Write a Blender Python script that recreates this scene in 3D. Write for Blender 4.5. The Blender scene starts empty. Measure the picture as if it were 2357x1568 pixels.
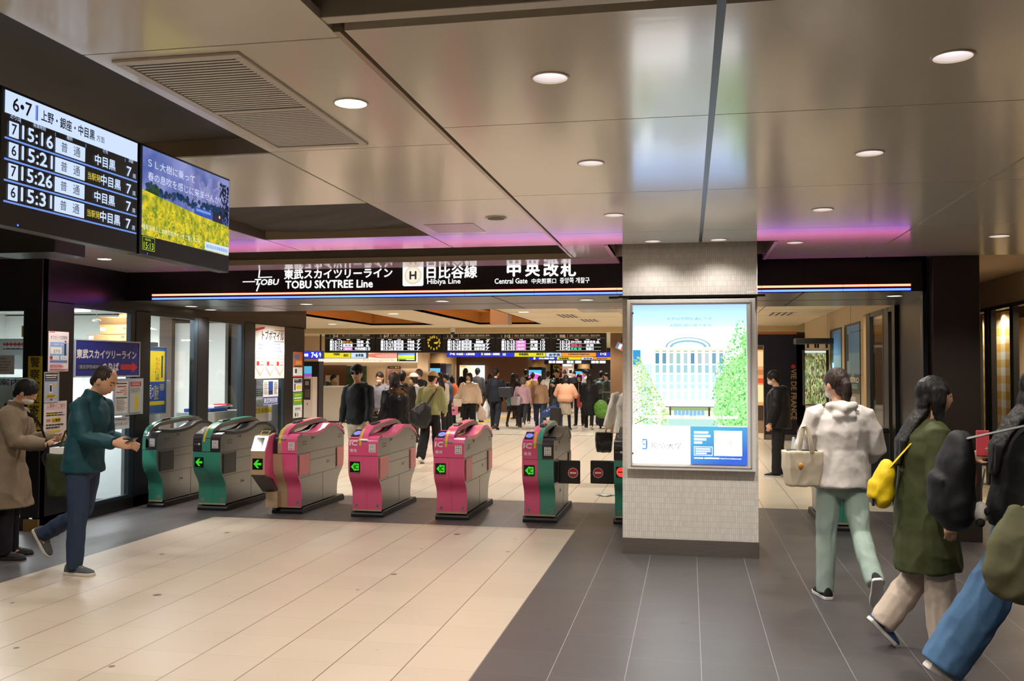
import bpy, bmesh, math, random
from mathutils import Vector, Matrix, noise
random.seed(7)
SC = bpy.context.scene
COL = SC.collection
# ------------------------------------------------------------------ camera
cam_data = bpy.data.cameras.new('camera'); cam = bpy.data.objects.new('camera', cam_data)
COL.objects.link(cam)
F_PX, YAW, PITCH, ROLL, EYE = 2118.24, 0.18995, 0.03129, 0.00289, 1.62
cam_data.sensor_width = 36; cam_data.sensor_fit = 'HORIZONTAL'; cam_data.lens = 36 * F_PX / 2357
cam_data.clip_start = 0.05; cam_data.clip_end = 200
cam.matrix_world = (Matrix.Translation((0, 0, EYE)) @ Matrix.Rotation(YAW, 4, 'Z')
                    @ Matrix.Rotation(math.pi / 2 + PITCH, 4, 'X') @ Matrix.Rotation(ROLL, 4, 'Z'))
SC.camera = cam
# ------------------------------------------------------------------ world and exposure
wd = bpy.data.worlds.new('world'); SC.world = wd; wd.use_nodes = True
wd.node_tree.nodes['Background'].inputs[0].default_value = (1.0, 0.86, 0.70, 1)
wd.node_tree.nodes['Background'].inputs[1].default_value = 0.10
SC.view_settings.view_transform = 'Standard'; SC.view_settings.look = 'None'
SC.view_settings.gamma = 1; SC.view_settings.use_curve_mapping = False
SC.view_settings.exposure = 0.0
cy = SC.cycles
cy.use_denoising = True; cy.max_bounces = 7; cy.diffuse_bounces = 4; cy.glossy_bounces = 3
cy.transmission_bounces = 5; cy.transparent_max_bounces = 10
cy.sample_clamp_indirect = 4.0; cy.caustics_reflective = False; cy.caustics_refractive = False
WARM = (1.0, 0.86, 0.68); NEUT = (1.0, 0.935, 0.85); HALL = (1.0, .96, .90); COOL = (0.93, 0.97, 1.0)
def lamp(name, kind, loc, energy, color=NEUT, rot=(0, 0, 0), **kw):
    d = bpy.data.lights.new(name, kind); d.energy = energy; d.color = color
    for k, v in kw.items(): setattr(d, k, v)
    o = bpy.data.objects.new(name, d); COL.objects.link(o); o.location = loc; o.rotation_euler = rot
    return o
def spot(loc, energy, color=NEUT, angle=130, blend=0.6, r=0.05, rot=(0, 0, 0)):
    return lamp('downlight_or_fill', 'SPOT', loc, energy, color, rot, spot_size=math.radians(angle), spot_blend=blend, shadow_soft_size=r)
# ------------------------------------------------------------------ materials
def lin(c):
    if isinstance(c, str): c = [int(c[i:i + 2], 16) for i in (0, 2, 4)]
    f = lambda v: v / 12.92 if v <= 0.04045 else ((v + 0.055) / 1.055) ** 2.4
    return tuple(f(v / 255) for v in c) + (1.0,)
MATS = {}
def mat(col, rough=0.5, metal=0.0, emit=0.0, bump=0.0, bscale=60, var=0.0, vscale=6, spec=0.5, alpha=1.0, trans=0.0, coat=0.0, name=None, stretch=None, aniso=0.0):
    key = (str(col), rough, metal, emit, bump, bscale, var, vscale, spec, alpha, trans, coat, stretch, aniso)
    if key in MATS: return MATS[key]
    m = bpy.data.materials.new(name or 'material'); m.use_nodes = True
    nt = m.node_tree; b = nt.nodes['Principled BSDF']; c = lin(col)
    b.inputs['Base Color'].default_value = c; b.inputs['Roughness'].default_value = rough
    b.inputs['Metallic'].default_value = metal; b.inputs['Specular IOR Level'].default_value = spec
    if coat: b.inputs['Coat Weight'].default_value = coat; b.inputs['Coat Roughness'].default_value = 0.08
    if emit:
        b.inputs['Emission Color'].default_value = c; b.inputs['Emission Strength'].default_value = emit
        b.inputs['Base Color'].default_value = tuple(v * .2 for v in c[:3]) + (1,)
    if alpha < 1: b.inputs['Alpha'].default_value = alpha
    if trans: b.inputs['Transmission Weight'].default_value = trans; b.inputs['IOR'].default_value = 1.02
    if bump or var:
        tc = nt.nodes.new('ShaderNodeTexCoord'); src = tc.outputs['Object']
        if stretch:
            mp = nt.nodes.new('ShaderNodeMapping'); mp.inputs['Scale'].default_value = stretch
            nt.links.new(src, mp.inputs['Vector']); src = mp.outputs['Vector']
        if var:
            n = nt.nodes.new('ShaderNodeTexNoise'); n.inputs['Scale'].default_value = vscale; n.inputs['Detail'].default_value = 4
            nt.links.new(src, n.inputs['Vector'])
            mx = nt.nodes.new('ShaderNodeMix'); mx.data_type = 'RGBA'
            mx.inputs[6].default_value = tuple(max(0, v * (1 - var)) for v in c[:3]) + (1,)
            mx.inputs[7].default_value = tuple(min(1, v * (1 + var)) for v in c[:3]) + (1,)
            nt.links.new(n.outputs['Fac'], mx.inputs[0]); nt.links.new(mx.outputs[2], b.inputs['Base Color'])
        if bump:
            n = nt.nodes.new('ShaderNodeTexNoise'); n.inputs['Scale'].default_value = bscale; n.inputs['Detail'].default_value = 5
            nt.links.new(src, n.inputs['Vector'])
            bp = nt.nodes.new('ShaderNodeBump'); bp.inputs['Strength'].default_value = bump; bp.inputs['Distance'].default_value = 0.01
            nt.links.new(n.outputs['Fac'], bp.inputs['Height']); nt.links.new(bp.outputs['Normal'], b.inputs['Normal'])
    MATS[key] = m; return m
def window_glass():
    m = bpy.data.materials.new('window_glass'); m.use_nodes = True; nt = m.node_tree; nt.nodes.remove(nt.nodes['Principled BSDF']); out = nt.nodes['Material Output']
    tr = nt.nodes.new('ShaderNodeBsdfTransparent'); tr.inputs[0].default_value = (.93, .95, .95, 1); gl = nt.nodes.new('ShaderNodeBsdfGlossy'); gl.inputs['Roughness'].default_value = .02; lw = nt.nodes.new('ShaderNodeLayerWeight'); lw.inputs[0].default_value = .5; pw = nt.nodes.new('ShaderNodeMath'); pw.operation = 'POWER'; pw.inputs[1].default_value = 4; fr = nt.nodes.new('ShaderNodeMath'); fr.operation = 'MULTIPLY_ADD'; fr.inputs[1].default_value = .45; fr.inputs[2].default_value = .035
    nt.links.new(lw.outputs['Facing'], pw.inputs[0]); nt.links.new(pw.outputs[0], fr.inputs[0]); mx = nt.nodes.new('ShaderNodeMixShader')
    nt.links.new(fr.outputs[0], mx.inputs[0]); nt.links.new(tr.outputs[0], mx.inputs[1]); nt.links.new(gl.outputs[0], mx.inputs[2]); nt.links.new(mx.outputs[0], out.inputs[0]); return m
def glow(col, s=1.0): return mat(col, 0.4, emit=s, name='lit')
def tile_mat(name, base, grout, size, x0, y0, wx, wy, rough, var=.06, gy=None, wear=.03, spots=None, streak=.25, bump=.25):
    """floor tiles: a grid of joints in object coordinates, tone changing from tile to tile"""
    m = bpy.data.materials.new(name); m.use_nodes = True; nt = m.node_tree; N = nt.nodes; L = nt.links
    b = N['Principled BSDF']; tc = N.new('ShaderNodeTexCoord'); sp = N.new('ShaderNodeSeparateXYZ'); L.new(tc.outputs['Object'], sp.inputs[0])
    def M(op, a, bb=None):
        n = N.new('ShaderNodeMath'); n.operation = op
        for i, v in enumerate((a, bb)):
            if v is None: continue
            if isinstance(v, (int, float)): n.inputs[i].default_value = v
            else: L.new(v, n.inputs[i])
        return n.outputs[0]
    ux = M('DIVIDE', M('SUBTRACT', sp.outputs[0], x0), size); uy = M('DIVIDE', M('SUBTRACT', sp.outputs[1], y0), gy or size)
    fx = M('FRACT', ux); fy = M('FRACT', uy)
    dx = M('MULTIPLY', M('MINIMUM', fx, M('SUBTRACT', 1, fx)), size); dy = M('MULTIPLY', M('MINIMUM', fy, M('SUBTRACT', 1, fy)), gy or size)
    jx = M('LESS_THAN', dx, wx); jy = M('LESS_THAN', dy, wy)
    cid = N.new('ShaderNodeCombineXYZ'); L.new(M('FLOOR', ux), cid.inputs[0]); L.new(M('FLOOR', uy), cid.inputs[1])
    wn = N.new('ShaderNodeTexWhiteNoise'); wn.noise_dimensions = '3D'; L.new(cid.outputs[0], wn.inputs['Vector'])
    n1 = N.new('ShaderNodeTexNoise'); n1.inputs['Scale'].default_value = 2.2; n1.inputs['Detail'].default_value = 6; L.new(tc.outputs['Object'], n1.inputs['Vector'])
    mp = N.new('ShaderNodeMapping'); mp.inputs['Scale'].default_value = (2, 26, 1); L.new(tc.outputs['Object'], mp.inputs[0])
    n2 = N.new('ShaderNodeTexNoise'); n2.inputs['Scale'].default_value = 1.4; n2.inputs['Detail'].default_value = 5; L.new(mp.outputs[0], n2.inputs['Vector'])
    f = M('ADD', M('ADD', M('MULTIPLY', wn.outputs['Value'], .35), M('MULTIPLY', n1.outputs['Fac'], .65 - streak)), M('MULTIPLY', n2.outputs['Fac'], streak))
    c = lin(base); mx = N.new('ShaderNodeMix'); mx.data_type = 'RGBA'
    mx.inputs[6].default_value = tuple(v * (1 - var) for v in c[:3]) + (1,); mx.inputs[7].default_value = tuple(min(1, v * (1 + var)) for v in c[:3]) + (1,)
    L.new(f, mx.inputs[0]); out = mx.outputs[2]
    g = lin(grout)
    for j, k in ((jy, .55), (jx, 1.0)):
        m2 = N.new('ShaderNodeMix'); m2.data_type = 'RGBA'; L.new(M('MULTIPLY', j, k), m2.inputs[0]); L.new(out, m2.inputs[6]); m2.inputs[7].default_value = g; out = m2.outputs[2]
    if spots:   # trodden-in dark gum spots
        vo = N.new('ShaderNodeTexVoronoi'); vo.voronoi_dimensions = '2D'; vo.inputs['Scale'].default_value = 1.35; L.new(tc.outputs['Object'], vo.inputs['Vector'])
        sz = N.new('ShaderNodeSeparateColor'); L.new(vo.outputs['Color'], sz.inputs[0])
        k = M('LESS_THAN', vo.outputs['Distance'], M('MULTIPLY', M('POWER', sz.outputs[0], 4.0), .05))
        m2 = N.new('ShaderNodeMix'); m2.data_type = 'RGBA'; L.new(M('MULTIPLY', k, .85), m2.inputs[0]); L.new(out, m2.inputs[6]); m2.inputs[7].default_value = lin(spots); out = m2.outputs[2]
    L.new(out, b.inputs['Base Color'])
    L.new(M('ADD', rough, M('MULTIPLY', n1.outputs['Fac'], wear * 4)), b.inputs['Roughness'])
    b.inputs['Specular IOR Level'].default_value = .5
    bp = N.new('ShaderNodeBump'); bp.inputs['Strength'].default_value = bump; bp.inputs['Distance'].default_value = .002
    L.new(M('MULTIPLY', M('MAXIMUM', jx, jy), -1), bp.inputs['Height']); 
    if bump: L.new(bp.outputs[0], b.inputs['Normal'])
    return m
# ------------------------------------------------------------------ mesh building
def text_geo(s, cache={}):
    if s in cache: return cache[s]
    cu = bpy.data.curves.new('t', 'FONT'); cu.body = s; cu.resolution_u = 2; cu.size = 1
    o = bpy.data.objects.new('t', cu); COL.objects.link(o)
    dg = bpy.context.evaluated_depsgraph_get(); me = bpy.data.meshes.new_from_object(o.evaluated_get(dg))
    vs = [(v.co.x, v.co.y) for v in me.vertices]; fs = [tuple(p.vertices) for p in me.polygons]
    bpy.data.objects.remove(o); bpy.data.curves.remove(cu); bpy.data.meshes.remove(me)
    if not vs: vs = [(0, 0)]
    x0 = min(v[0] for v in vs); x1 = max(v[0] for v in vs); y0 = min(v[1] for v in vs); y1 = max(v[1] for v in vs)
    cache[s] = (vs, fs, x0, x1, y0, y1); return cache[s]
def frame(O, U, V):
    """matrix of a panel: local x along U, y along V, z out of the panel"""
    U = Vector(U).normalized(); V = Vector(V).normalized(); Nn = U.cross(V).normalized()
    return Matrix(((U.x, V.x, Nn.x, O[0]), (U.y, V.y, Nn.y, O[1]), (U.z, V.z, Nn.z, O[2]), (0, 0, 0, 1)))
class G:
    def __init__(s, M=None): s.v = []; s.f = []; s.m = []; s.mats = []; s.M = M or Matrix.Identity(4)
    def mi(s, m):
        if m is None: return 0
        if m not in s.mats: s.mats.append(m)
        return s.mats.index(m)
    def add(s, vs, fs, m=None):
        b = len(s.v); k = s.mi(m)
        s.v.extend(tuple(s.M @ Vector(p)) for p in vs); s.f.extend(tuple(b + i for i in f) for f in fs); s.m.extend([k] * len(fs)); return s
    def box(s, x0, x1, y0, y1, z0, z1, m=None):
        return s.add([(x0, y0, z0), (x1, y0, z0), (x1, y1, z0), (x0, y1, z0), (x0, y0, z1), (x1, y0, z1), (x1, y1, z1), (x0, y1, z1)],
                     [(0, 3, 2, 1), (4, 5, 6, 7), (0, 1, 5, 4), (1, 2, 6, 5), (2, 3, 7, 6), (3, 0, 4, 7)], m)
    def quad(s, p, m=None): return s.add(p, [tuple(range(len(p)))], m)
    def rect(s, x0, y0, x1, y1, m=None, z=0.0): return s.add([(x0, y0, z), (x1, y0, z), (x1, y1, z), (x0, y1, z)], [(0, 1, 2, 3)], m)
    def disc(s, x, y, r, m=None, z=0.0, n=24, ry=None):
        ry = ry or r
        return s.add([(x + r * math.cos(2 * math.pi * i / n), y + ry * math.sin(2 * math.pi * i / n), z) for i in range(n)], [tuple(range(n))], m)
    def prism(s, poly, ax, d0, d1, m=None):
        n = len(poly)
        def P(a, b, d): return {'x': (d, a, b), 'y': (a, d, b), 'z': (a, b, d)}[ax]
        vs = [P(a, b, d0) for a, b in poly] + [P(a, b, d1) for a, b in poly]
        return s.add(vs, [tuple(range(n))[::-1], tuple(range(n, 2 * n))] + [(i, (i + 1) % n, n + (i + 1) % n, n + i) for i in range(n)], m)
    def cyl(s, p0, p1, r, m=None, n=16, r1=None, cap=True):
        p0 = Vector(p0); p1 = Vector(p1); d = (p1 - p0).normalized(); a = d.orthogonal().normalized(); b = d.cross(a); r1 = r if r1 is None else r1
        vs = [p + (a * math.cos(t) + b * math.sin(t)) * q for p, q in ((p0, r), (p1, r1)) for t in [2 * math.pi * i / n for i in range(n)]]
        fs = [(i, (i + 1) % n, n + (i + 1) % n, n + i) for i in range(n)]
        if cap: fs += [tuple(range(n))[::-1], tuple(range(n, 2 * n))]
        return s.add(vs, fs, m)
    def loft(s, rings, m=None, cap=True):
        n = len(rings[0]); vs = [p for r in rings for p in r]; fs = []
        for j in range(len(rings) - 1):
            fs += [(j * n + i, j * n + (i + 1) % n, (j + 1) * n + (i + 1) % n, (j + 1) * n + i) for i in range(n)]
        if cap: fs += [tuple(range(n))[::-1], tuple(range((len(rings) - 1) * n, len(rings) * n))]
        return s.add(vs, fs, m)
    def tube(s, pts, rad, m=None, n=12, ref=None, round_ends=True):
        """tube through pts; rad: number, list of numbers or list of (a, b): a along ref, b across"""
        pts = [Vector(p) for p in pts]; k = len(pts)
        rad = [rad] * k if isinstance(rad, (int, float)) else list(rad)
        rad = [(r, r) if isinstance(r, (int, float)) else r for r in rad]
        rings = []; ref0 = Vector(ref) if ref else None
        T = []
        for i in range(k):
            d = (pts[min(i + 1, k - 1)] - pts[max(i - 1, 0)])
            T.append(d.normalized() if d.length > 1e-9 else Vector((0, 0, 1)))
        a = None
        for i in range(k):
            r = ref0 if ref0 is not None else a
            if r is None: r = T[i].orthogonal()
            a = r - T[i] * r.dot(T[i])
            a = a.normalized() if a.length > 1e-6 else T[i].orthogonal().normalized()
            b = T[i].cross(a)
            def ring(c, q): return [c + a * (math.cos(t) * rad[i][0] * q) + b * (math.sin(t) * rad[i][1] * q) for t in [2 * math.pi * j / n for j in range(n)]]
            e = min(rad[i]) * .8
            if i == 0 and round_ends: rings += [ring(pts[0] - T[0] * e, .35), ring(pts[0] - T[0] * e * .6, .78)]
            rings.append(ring(pts[i], 1))
            if i == k - 1 and round_ends: rings += [ring(pts[i] + T[i] * e * .6, .78), ring(pts[i] + T[i] * e, .35)]
        return s.loft(rings, m)
    def ball(s, c, r, m=None, n=16, R=None):
        c = Vector(c); r = (r, r, r) if isinstance(r, (int, float)) else r; k = n // 2; vs = []; fs = []
        for j in range(1, k):
            t = math.pi * j / k
            for i in range(n):
                p = 2 * math.pi * i / n; q = Vector((r[0] * math.sin(t) * math.cos(p), r[1] * math.sin(t) * math.sin(p), r[2] * math.cos(t)))
                vs.append(c + (R @ q if R else q))
        top = len(vs); q = Vector((0, 0, r[2])); vs += [c + (R @ q if R else q), c - (R @ q if R else q)]
        for j in range(k - 2): fs += [(j * n + i, (j + 1) * n + i, (j + 1) * n + (i + 1) % n, j * n + (i + 1) % n) for i in range(n)]
        fs += [(top, i, (i + 1) % n) for i in range(n)] + [(top + 1, (k - 2) * n + (i + 1) % n, (k - 2) * n + i) for i in range(n)]
        return s.add(vs, fs, m)
    def text(s, t, x, y, h, m=None, z=0.001, w=None, align='l', bold=0.0, slant=0.0):
        """text whose ink box is h tall (and w wide when given) with its lower left (or centre/right) at x, y"""
        vs, fs, x0, x1, y0, y1 = text_geo(t); k = h / max(1e-6, y1 - y0) if h else w / (x1 - x0)
        kx = w / max(1e-6, x1 - x0) if w else k; ww = (x1 - x0) * kx
        ox = x - (ww / 2 if align == 'c' else ww if align == 'r' else 0)
        offs = [(0, 0)] + ([(bold, 0), (-bold, 0), (0, bold), (0, -bold)] if bold else [])
        for n, (bx, by) in enumerate(offs):
            s.add([(ox + (a - x0) * kx + bx + slant * (b - y0) * k, y + (b - y0) * k + by, z + n * .00015) for a, b in vs], fs, m)
        return s
    def build(s, name, m=None, parent=None, smooth=False, bevel=0.0, seg=2, org=None, autosmooth=True, **props):
        me = bpy.data.meshes.new(name)
        vs = s.v if org is None else [(a - org[0], b - org[1], c - org[2]) for a, b, c in s.v]
        me.from_pydata(vs, [], s.f); ms = s.mats or ([m] if m else [])
        for q in ms: me.materials.append(q)
        if len(s.mats) > 1: me.polygons.foreach_set('material_index', s.m)
        if smooth:
            me.polygons.foreach_set('use_smooth', [True] * len(me.polygons))
            if autosmooth: me.set_sharp_from_angle(angle=math.radians(40))
        me.update()
        o = bpy.data.objects.new(name, me); COL.objects.link(o)
        if org is not None: o.location = org
        if parent is not None: o.parent = parent
        if bevel:
            b = o.modifiers.new('bevel', 'BEVEL'); b.width = bevel; b.segments = seg; b.limit_method = 'ANGLE'; b.angle_limit = .6
        for k, v in props.items(): o[k] = v
        return o
def fix_normals(o):
    bm = bmesh.new(); bm.from_mesh(o.data); bmesh.ops.recalc_face_normals(bm, faces=bm.faces); bm.to_mesh(o.data); bm.free(); return o
def thing(name, label, cat, loc=(0, 0, 0), rz=0.0, group=None):
    o = bpy.data.objects.new(name, None); o.empty_display_size = .1; COL.objects.link(o); o.location = loc; o.rotation_euler = (0, 0, rz)
    o['label'] = label; o['category'] = cat
    if group: o['group'] = group
    return o
def tag(o, label, cat, group=None, kind=None):
    o['label'] = label; o['category'] = cat
    if group: o['group'] = group
    if kind: o['kind'] = kind
    return o
def dup(root, loc, label, group=None, rz=None):
    r = root.copy(); COL.objects.link(r); r.location = loc; r['label'] = label
    if group: r['group'] = group
    if rz is not None: r.rotation_euler = (0, 0, rz)
    for ch in list(root.children):
        c = ch.copy(); COL.objects.link(c); c.parent = r
        for g in ch.children:
            d = g.copy(); COL.objects.link(d); d.parent = c
    return r
# picture measurements -> places in the station (the calibration of the camera above)
_R = cam.matrix_world.to_3x3()
def ray(px, py): return (_R @ Vector(((px - 1178.5) / F_PX, -(py - 784) / F_PX, -1)))
def onY(px, py, y): d = ray(px, py); k = y / d.y; return Vector((d.x * k, y, EYE + d.z * k))
def onX(px, py, x): d = ray(px, py); k = x / d.x; return Vector((x, d.y * k, EYE + d.z * k))
def onZ(px, py, z): d = ray(px, py); k = (z - EYE) / d.z; return Vector((d.x * k, d.y * k, z))
ZC = 2.72     # height of the panel ceiling
HY = 9.55     # face of the sign header
WX = -6.35    # left glass wall
RX = 2.45     # right wall of the inner hall
# ================================================================== STRUCTURE
def struct(o): o['kind'] = 'structure'; return o
M_CEIL = mat('F2EBDA', .16, var=.02, vscale=.8, bump=.03, bscale=3, stretch=(1, 6, 1), coat=.12, name='ceiling_panel')
M_DARKV = mat('1A1815', .9, name='void')
M_BLACKP = mat('171414', .28, spec=.5, name='black_panel')
M_FRAME = mat('23262A', .35, metal=.3, name='dark_frame')
M_STEEL = mat('8E8780', .32, metal=.9, bump=.05, bscale=8, stretch=(1, 1, 30), var=.12, vscale=3, name='stainless')
M_WHITEP = mat('D6D2CA', .45, name='white_paint')
M_OFFW = mat('D4DAD8', .5, name='office_white')
M_LIGHTT = tile_mat('light_floor_tile', 'B2A493', '4E4338', .397, -1.13, 9.31, .0027, .0011, .30, gy=.405, var=.10, spots='4A4038')
M_DARKT = tile_mat('dark_floor_tile', '4A4647', '8C878A', .397, -1.13, 9.31, .0018, .0009, .33, gy=.405, var=.14, spots='3A3532')
M_PALET = tile_mat('pale_floor_tile', 'D2C8B6', '5C5044', .397, -1.13, 11.22, .0030, .0006, .24, gy=.405, var=.03, wear=0, streak=.0, bump=0)
# floor: one mesh, dark paving with the light field in front of the gates and the pale hall behind them
g = G()
g.rect(-5.1, -3, -1.13, 9.31, M_LIGHTT); g.rect(-14, -3, -5.1, 9.31, M_DARKT); g.rect(-1.13, -3, 9, 9.31, M_DARKT)
g.rect(-14, 9.31, 9, 11.22, M_DARKT); g.rect(-22, 11.22, 9, 62, M_PALET)
struct(g.build('floor'))
g = G(); g.box(-7.8, 1.9, 22.42, 22.50, 0, .003, M_STEEL); struct(g.build('trim_1'))
# ---- panel ceiling over the concourse: plates with open joints between them
HOLES = [(-.51, 3.40), (.91, 3.42), (-.51, 4.86), (.9, 4.88), (-.52, 6.53), (.9, 6.55), (-.3, 7.92), (.25, 7.92), (.9, 8.21), (2.49, 8.09), (-1.37, 3.58), (-5.78, 8.3)]
def plates(g, xs, ys, jx=.008, jy=.008):
    for i in range(len(xs) - 1):
        for j in range(len(ys) - 1):
            g.box(xs[i] + jx, xs[i + 1] - jx, ys[j] + jy / 2, ys[j + 1] - jy / 2, ZC, ZC + .03)
g = G()
plates(g, [-1.105, .1 - .006, ], [2.80, 4.03, 5.71, 7.39, 7.92 + .16])
plates(g, [.1 + .006, 1.70], [2.80, 4.03, 5.71, 7.39, 8.08])
plates(g, [1.70, 3.4, 5.2, 7.0], [-1, .4, 1.6, 2.80, 4.03, 5.71, 7.39, 9.42])
g.box(.75, 1.692, 8.084, 9.42, ZC, ZC + .03); g.box(-1.105, -.70, 8.084, 8.95, ZC, ZC + .03)
plates(g, [-2.095, -1.13], [-1, 1.2, 2.86, 4.33, 5.79, 7.26, 8.05], jx=.006)
plates(g, [-3.55, -2.095], [4.36, 5.79], jx=.006); plates(g, [-5.29, -3.55], [4.36, 5.79, 7.26, 8.05], jx=.006)
plates(g, [-3.55, -2.095], [7.30, 8.05], jx=.006)
plates(g, [-9.5, -7.2, -5.29], [-1, 2.0, 3.5, 4.7, 6.15], jx=.004)
plates(g, [-7.2, -5.29], [6.15, 9.06], jx=.004); plates(g, [-9.5, -7.2], [6.15, 8.13])
g.box(-6.36, -.70, 9.06, HY, ZC, ZC + .03)
ceil = g.build('ceiling', M_CEIL)
cut = G()
for x, y in HOLES: cut.cyl((x, y, ZC - .1), (x, y, ZC + .1), .066 if (x, y) != (2.49, 8.09) else .075, n=28)
cut = cut.build('cutter'); bo = ceil.modifiers.new('holes', 'BOOLEAN'); bo.object = cut; bo.solver = 'EXACT'; bo.operation = 'DIFFERENCE'
dg = bpy.context.evaluated_depsgraph_get(); nm = bpy.data.meshes.new_from_object(ceil.evaluated_get(dg))
ceil.modifiers.clear(); ceil.data = nm; bpy.data.objects.remove(cut); struct(ceil)
# raised void above the joints, the higher ceiling behind the camera, walls of the recesses
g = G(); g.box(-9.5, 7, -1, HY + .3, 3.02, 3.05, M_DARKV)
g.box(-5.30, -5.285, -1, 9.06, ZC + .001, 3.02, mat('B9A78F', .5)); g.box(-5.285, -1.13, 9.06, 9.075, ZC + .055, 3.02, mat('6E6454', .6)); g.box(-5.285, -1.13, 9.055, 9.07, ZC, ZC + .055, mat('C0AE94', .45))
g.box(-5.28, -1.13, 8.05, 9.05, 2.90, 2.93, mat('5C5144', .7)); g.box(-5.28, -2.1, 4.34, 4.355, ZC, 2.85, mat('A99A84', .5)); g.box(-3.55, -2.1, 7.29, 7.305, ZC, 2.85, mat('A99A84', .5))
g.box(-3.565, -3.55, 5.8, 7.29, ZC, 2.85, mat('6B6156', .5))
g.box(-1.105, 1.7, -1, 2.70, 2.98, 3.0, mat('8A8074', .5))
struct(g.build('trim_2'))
g = G(); g.box(-1.16, -.03, 2.70, 2.755, 2.725, 2.785); g.box(-.025, 1.69, 2.70, 2.755, 2.725, 2.785)
struct(g.build('trim_3', mat('D9D2C4', .4), bevel=.003))
g = G(); g.box(-1.135, -1.112, 2.80, 8.95, ZC - .004, ZC + .05); struct(g.build('trim_4', mat('B9AA94', .25, metal=.3)))
g = G(); g.box(.085, .115, 2.78, 8.1, ZC + .012, ZC + .03); struct(g.build('trim_5', mat('3A3A3C', .4, metal=.4)))
g = G()   # white edge strips of the recess round the pillar
g.box(-.735, -.70, 8.1, 8.95, ZC - .006, ZC + .10); g.box(.72, .75, 8.1, 9.40, ZC - .006, ZC + .10); g.box(-.70, .75, 8.95, 8.97, ZC, ZC + .12)
struct(g.build('trim_6', mat('C9BBA8', .3)))
# grey cloth sheets stretched over the two open ceiling bays
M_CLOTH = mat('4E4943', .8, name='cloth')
def cloth(x0, x1, y0, y1, z, seed):
    g = G(); n, k = 46, 60; vs = []
    for j in range(k + 1):
        for i in range(n + 1):
            x = x0 + (x1 - x0) * i / n; y = y0 + (y1 - y0) * j / k
            u = x * .55 + y * .9
            dz = .035 * noise.noise((u * 1.5, x * .5, seed)) + .016 * noise.noise((u * 4.2, x * .9, seed + 3)) + .006 * noise.noise((u * 10, x * 1.5, seed + 5))
            vs.append((x, y, z + dz))
    g.add(vs, [(j * (n + 1) + i, j * (n + 1) + i + 1, (j + 1) * (n + 1) + i + 1, (j + 1) * (n + 1) + i) for j in range(k) for i in range(n)])
    return g.build('cloth_sheet', M_CLOTH, smooth=True, autosmooth=False)
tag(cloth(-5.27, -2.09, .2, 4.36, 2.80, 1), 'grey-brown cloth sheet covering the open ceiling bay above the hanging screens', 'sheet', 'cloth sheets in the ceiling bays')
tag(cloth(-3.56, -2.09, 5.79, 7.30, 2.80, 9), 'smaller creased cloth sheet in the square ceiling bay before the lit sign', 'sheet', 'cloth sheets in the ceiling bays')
# ---- downlights
M_REFL = mat('E6E4EE', .25, spec=.6, name='reflector'); M_LAMPW = glow('FFF3E2', 9.0); M_RING = mat('CFC6B8', .35, name='ring')
def downlight(x, y, z, r, label, power, col=NEUT, group='downlights in the panel ceiling', lampm=None, deep=True):
    t = thing('ceiling_downlight', label, 'ceiling light', (x, y, z), 0, group)
    g = G(); n = 28
    ri = [[(q * math.cos(a), q * math.sin(a), h) for a in [2 * math.pi * i / n for i in range(n)]] for q, h in ((r * 1.13, 0), (r * 1.12, -.004), (r, -.005), (r * .97, .002))]
    g.loft(ri, cap=False); g.build('trim_ring', M_RING, t, smooth=True)
    if deep:
        g = G(); g.loft([[(q * math.cos(a), q * math.sin(a), h) for a in [2 * math.pi * i / n for i in range(n)]] for q, h in ((r * .98, .0), (r * .82, .03), (r * .62, .062))], cap=False)
        g.build('reflector', M_REFL, t, smooth=True)
        g = G(); g.disc(0, 0, r * .64, z=.060, n=n); g.build('lamp_disc', lampm or M_LAMPW, t)
    else:
        g = G(); g.disc(0, 0, r * .98, z=-.001, n=n); g.build('lamp_disc', lampm or M_LAMPW, t)
    if power: spot((x, y, z - .03), power, col)
    return t
P1 = 84
wh = ['round downlight nearest the camera, before the grey middle joint', 'round downlight nearest the camera, beyond the middle joint by the dark upper corner', 'second downlight in the row left of the middle joint', 'second downlight in the row right of the middle joint',
      'third downlight in the row left of the middle joint', 'third downlight in the row right of the middle joint', 'small downlight just before the white pillar, left of the middle joint', 'small downlight just before the white pillar, right of the middle joint',
      'downlight in the pink ceiling glow right of the white pillar', 'downlight at the far right above the gingham shop', 'bright full-glowing downlight beside the ceiling air grilles', 'flat downlight over the dark office corner under the hanging screens']
for (x, y), w in zip(HOLES, wh):
    hot = (x, y) == (-1.37, 3.58)
    downlight(x, y, ZC, .0745 if x == 2.49 else .0655, w, P1 * (1.5 if hot else .17 if y == 7.92 else .7 if y > 8 else 1.35 if y > 6 else 1), deep=not hot and x > -5, lampm=glow('FFF6E4', 12) if hot else None)
for x, y, e in ((-1.37, 1.5, .6), (-.5, 1.6, .5), (.9, 1.6, .5), (-3.7, 1.2, .7), (-3.7, 2.9, .9), (-4.4, 5.1, 1.2), (-2.8, 5.1, 1.0), (-5.9, 5.2, .8), (-5.9, 2.2, .9), (2.49, 5.2, .45), (2.49, 2.6, .4), (-2.6, 7.7, 1.0), (-4.4, 7.6, .9)):
    spot((x, y, ZC - .03), P1 * e, WARM if y < 3 else NEUT)
t = thing('ceiling_speaker', 'round grey speaker grille in the pink-lit ceiling panel', 'speaker', (-1.37, 6.5, ZC))
g = G(); g.cyl((0, 0, 0), (0, 0, -.008), .078, n=28); g.build('speaker_ring', M_RING, t, bevel=.002); g = G(); g.cyl((0, 0, -.002), (0, 0, -.011), .062, n=28); g.build('speaker_grille', mat('7C756C', .6, bump=.3, bscale=300), t)
g = G()
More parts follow.
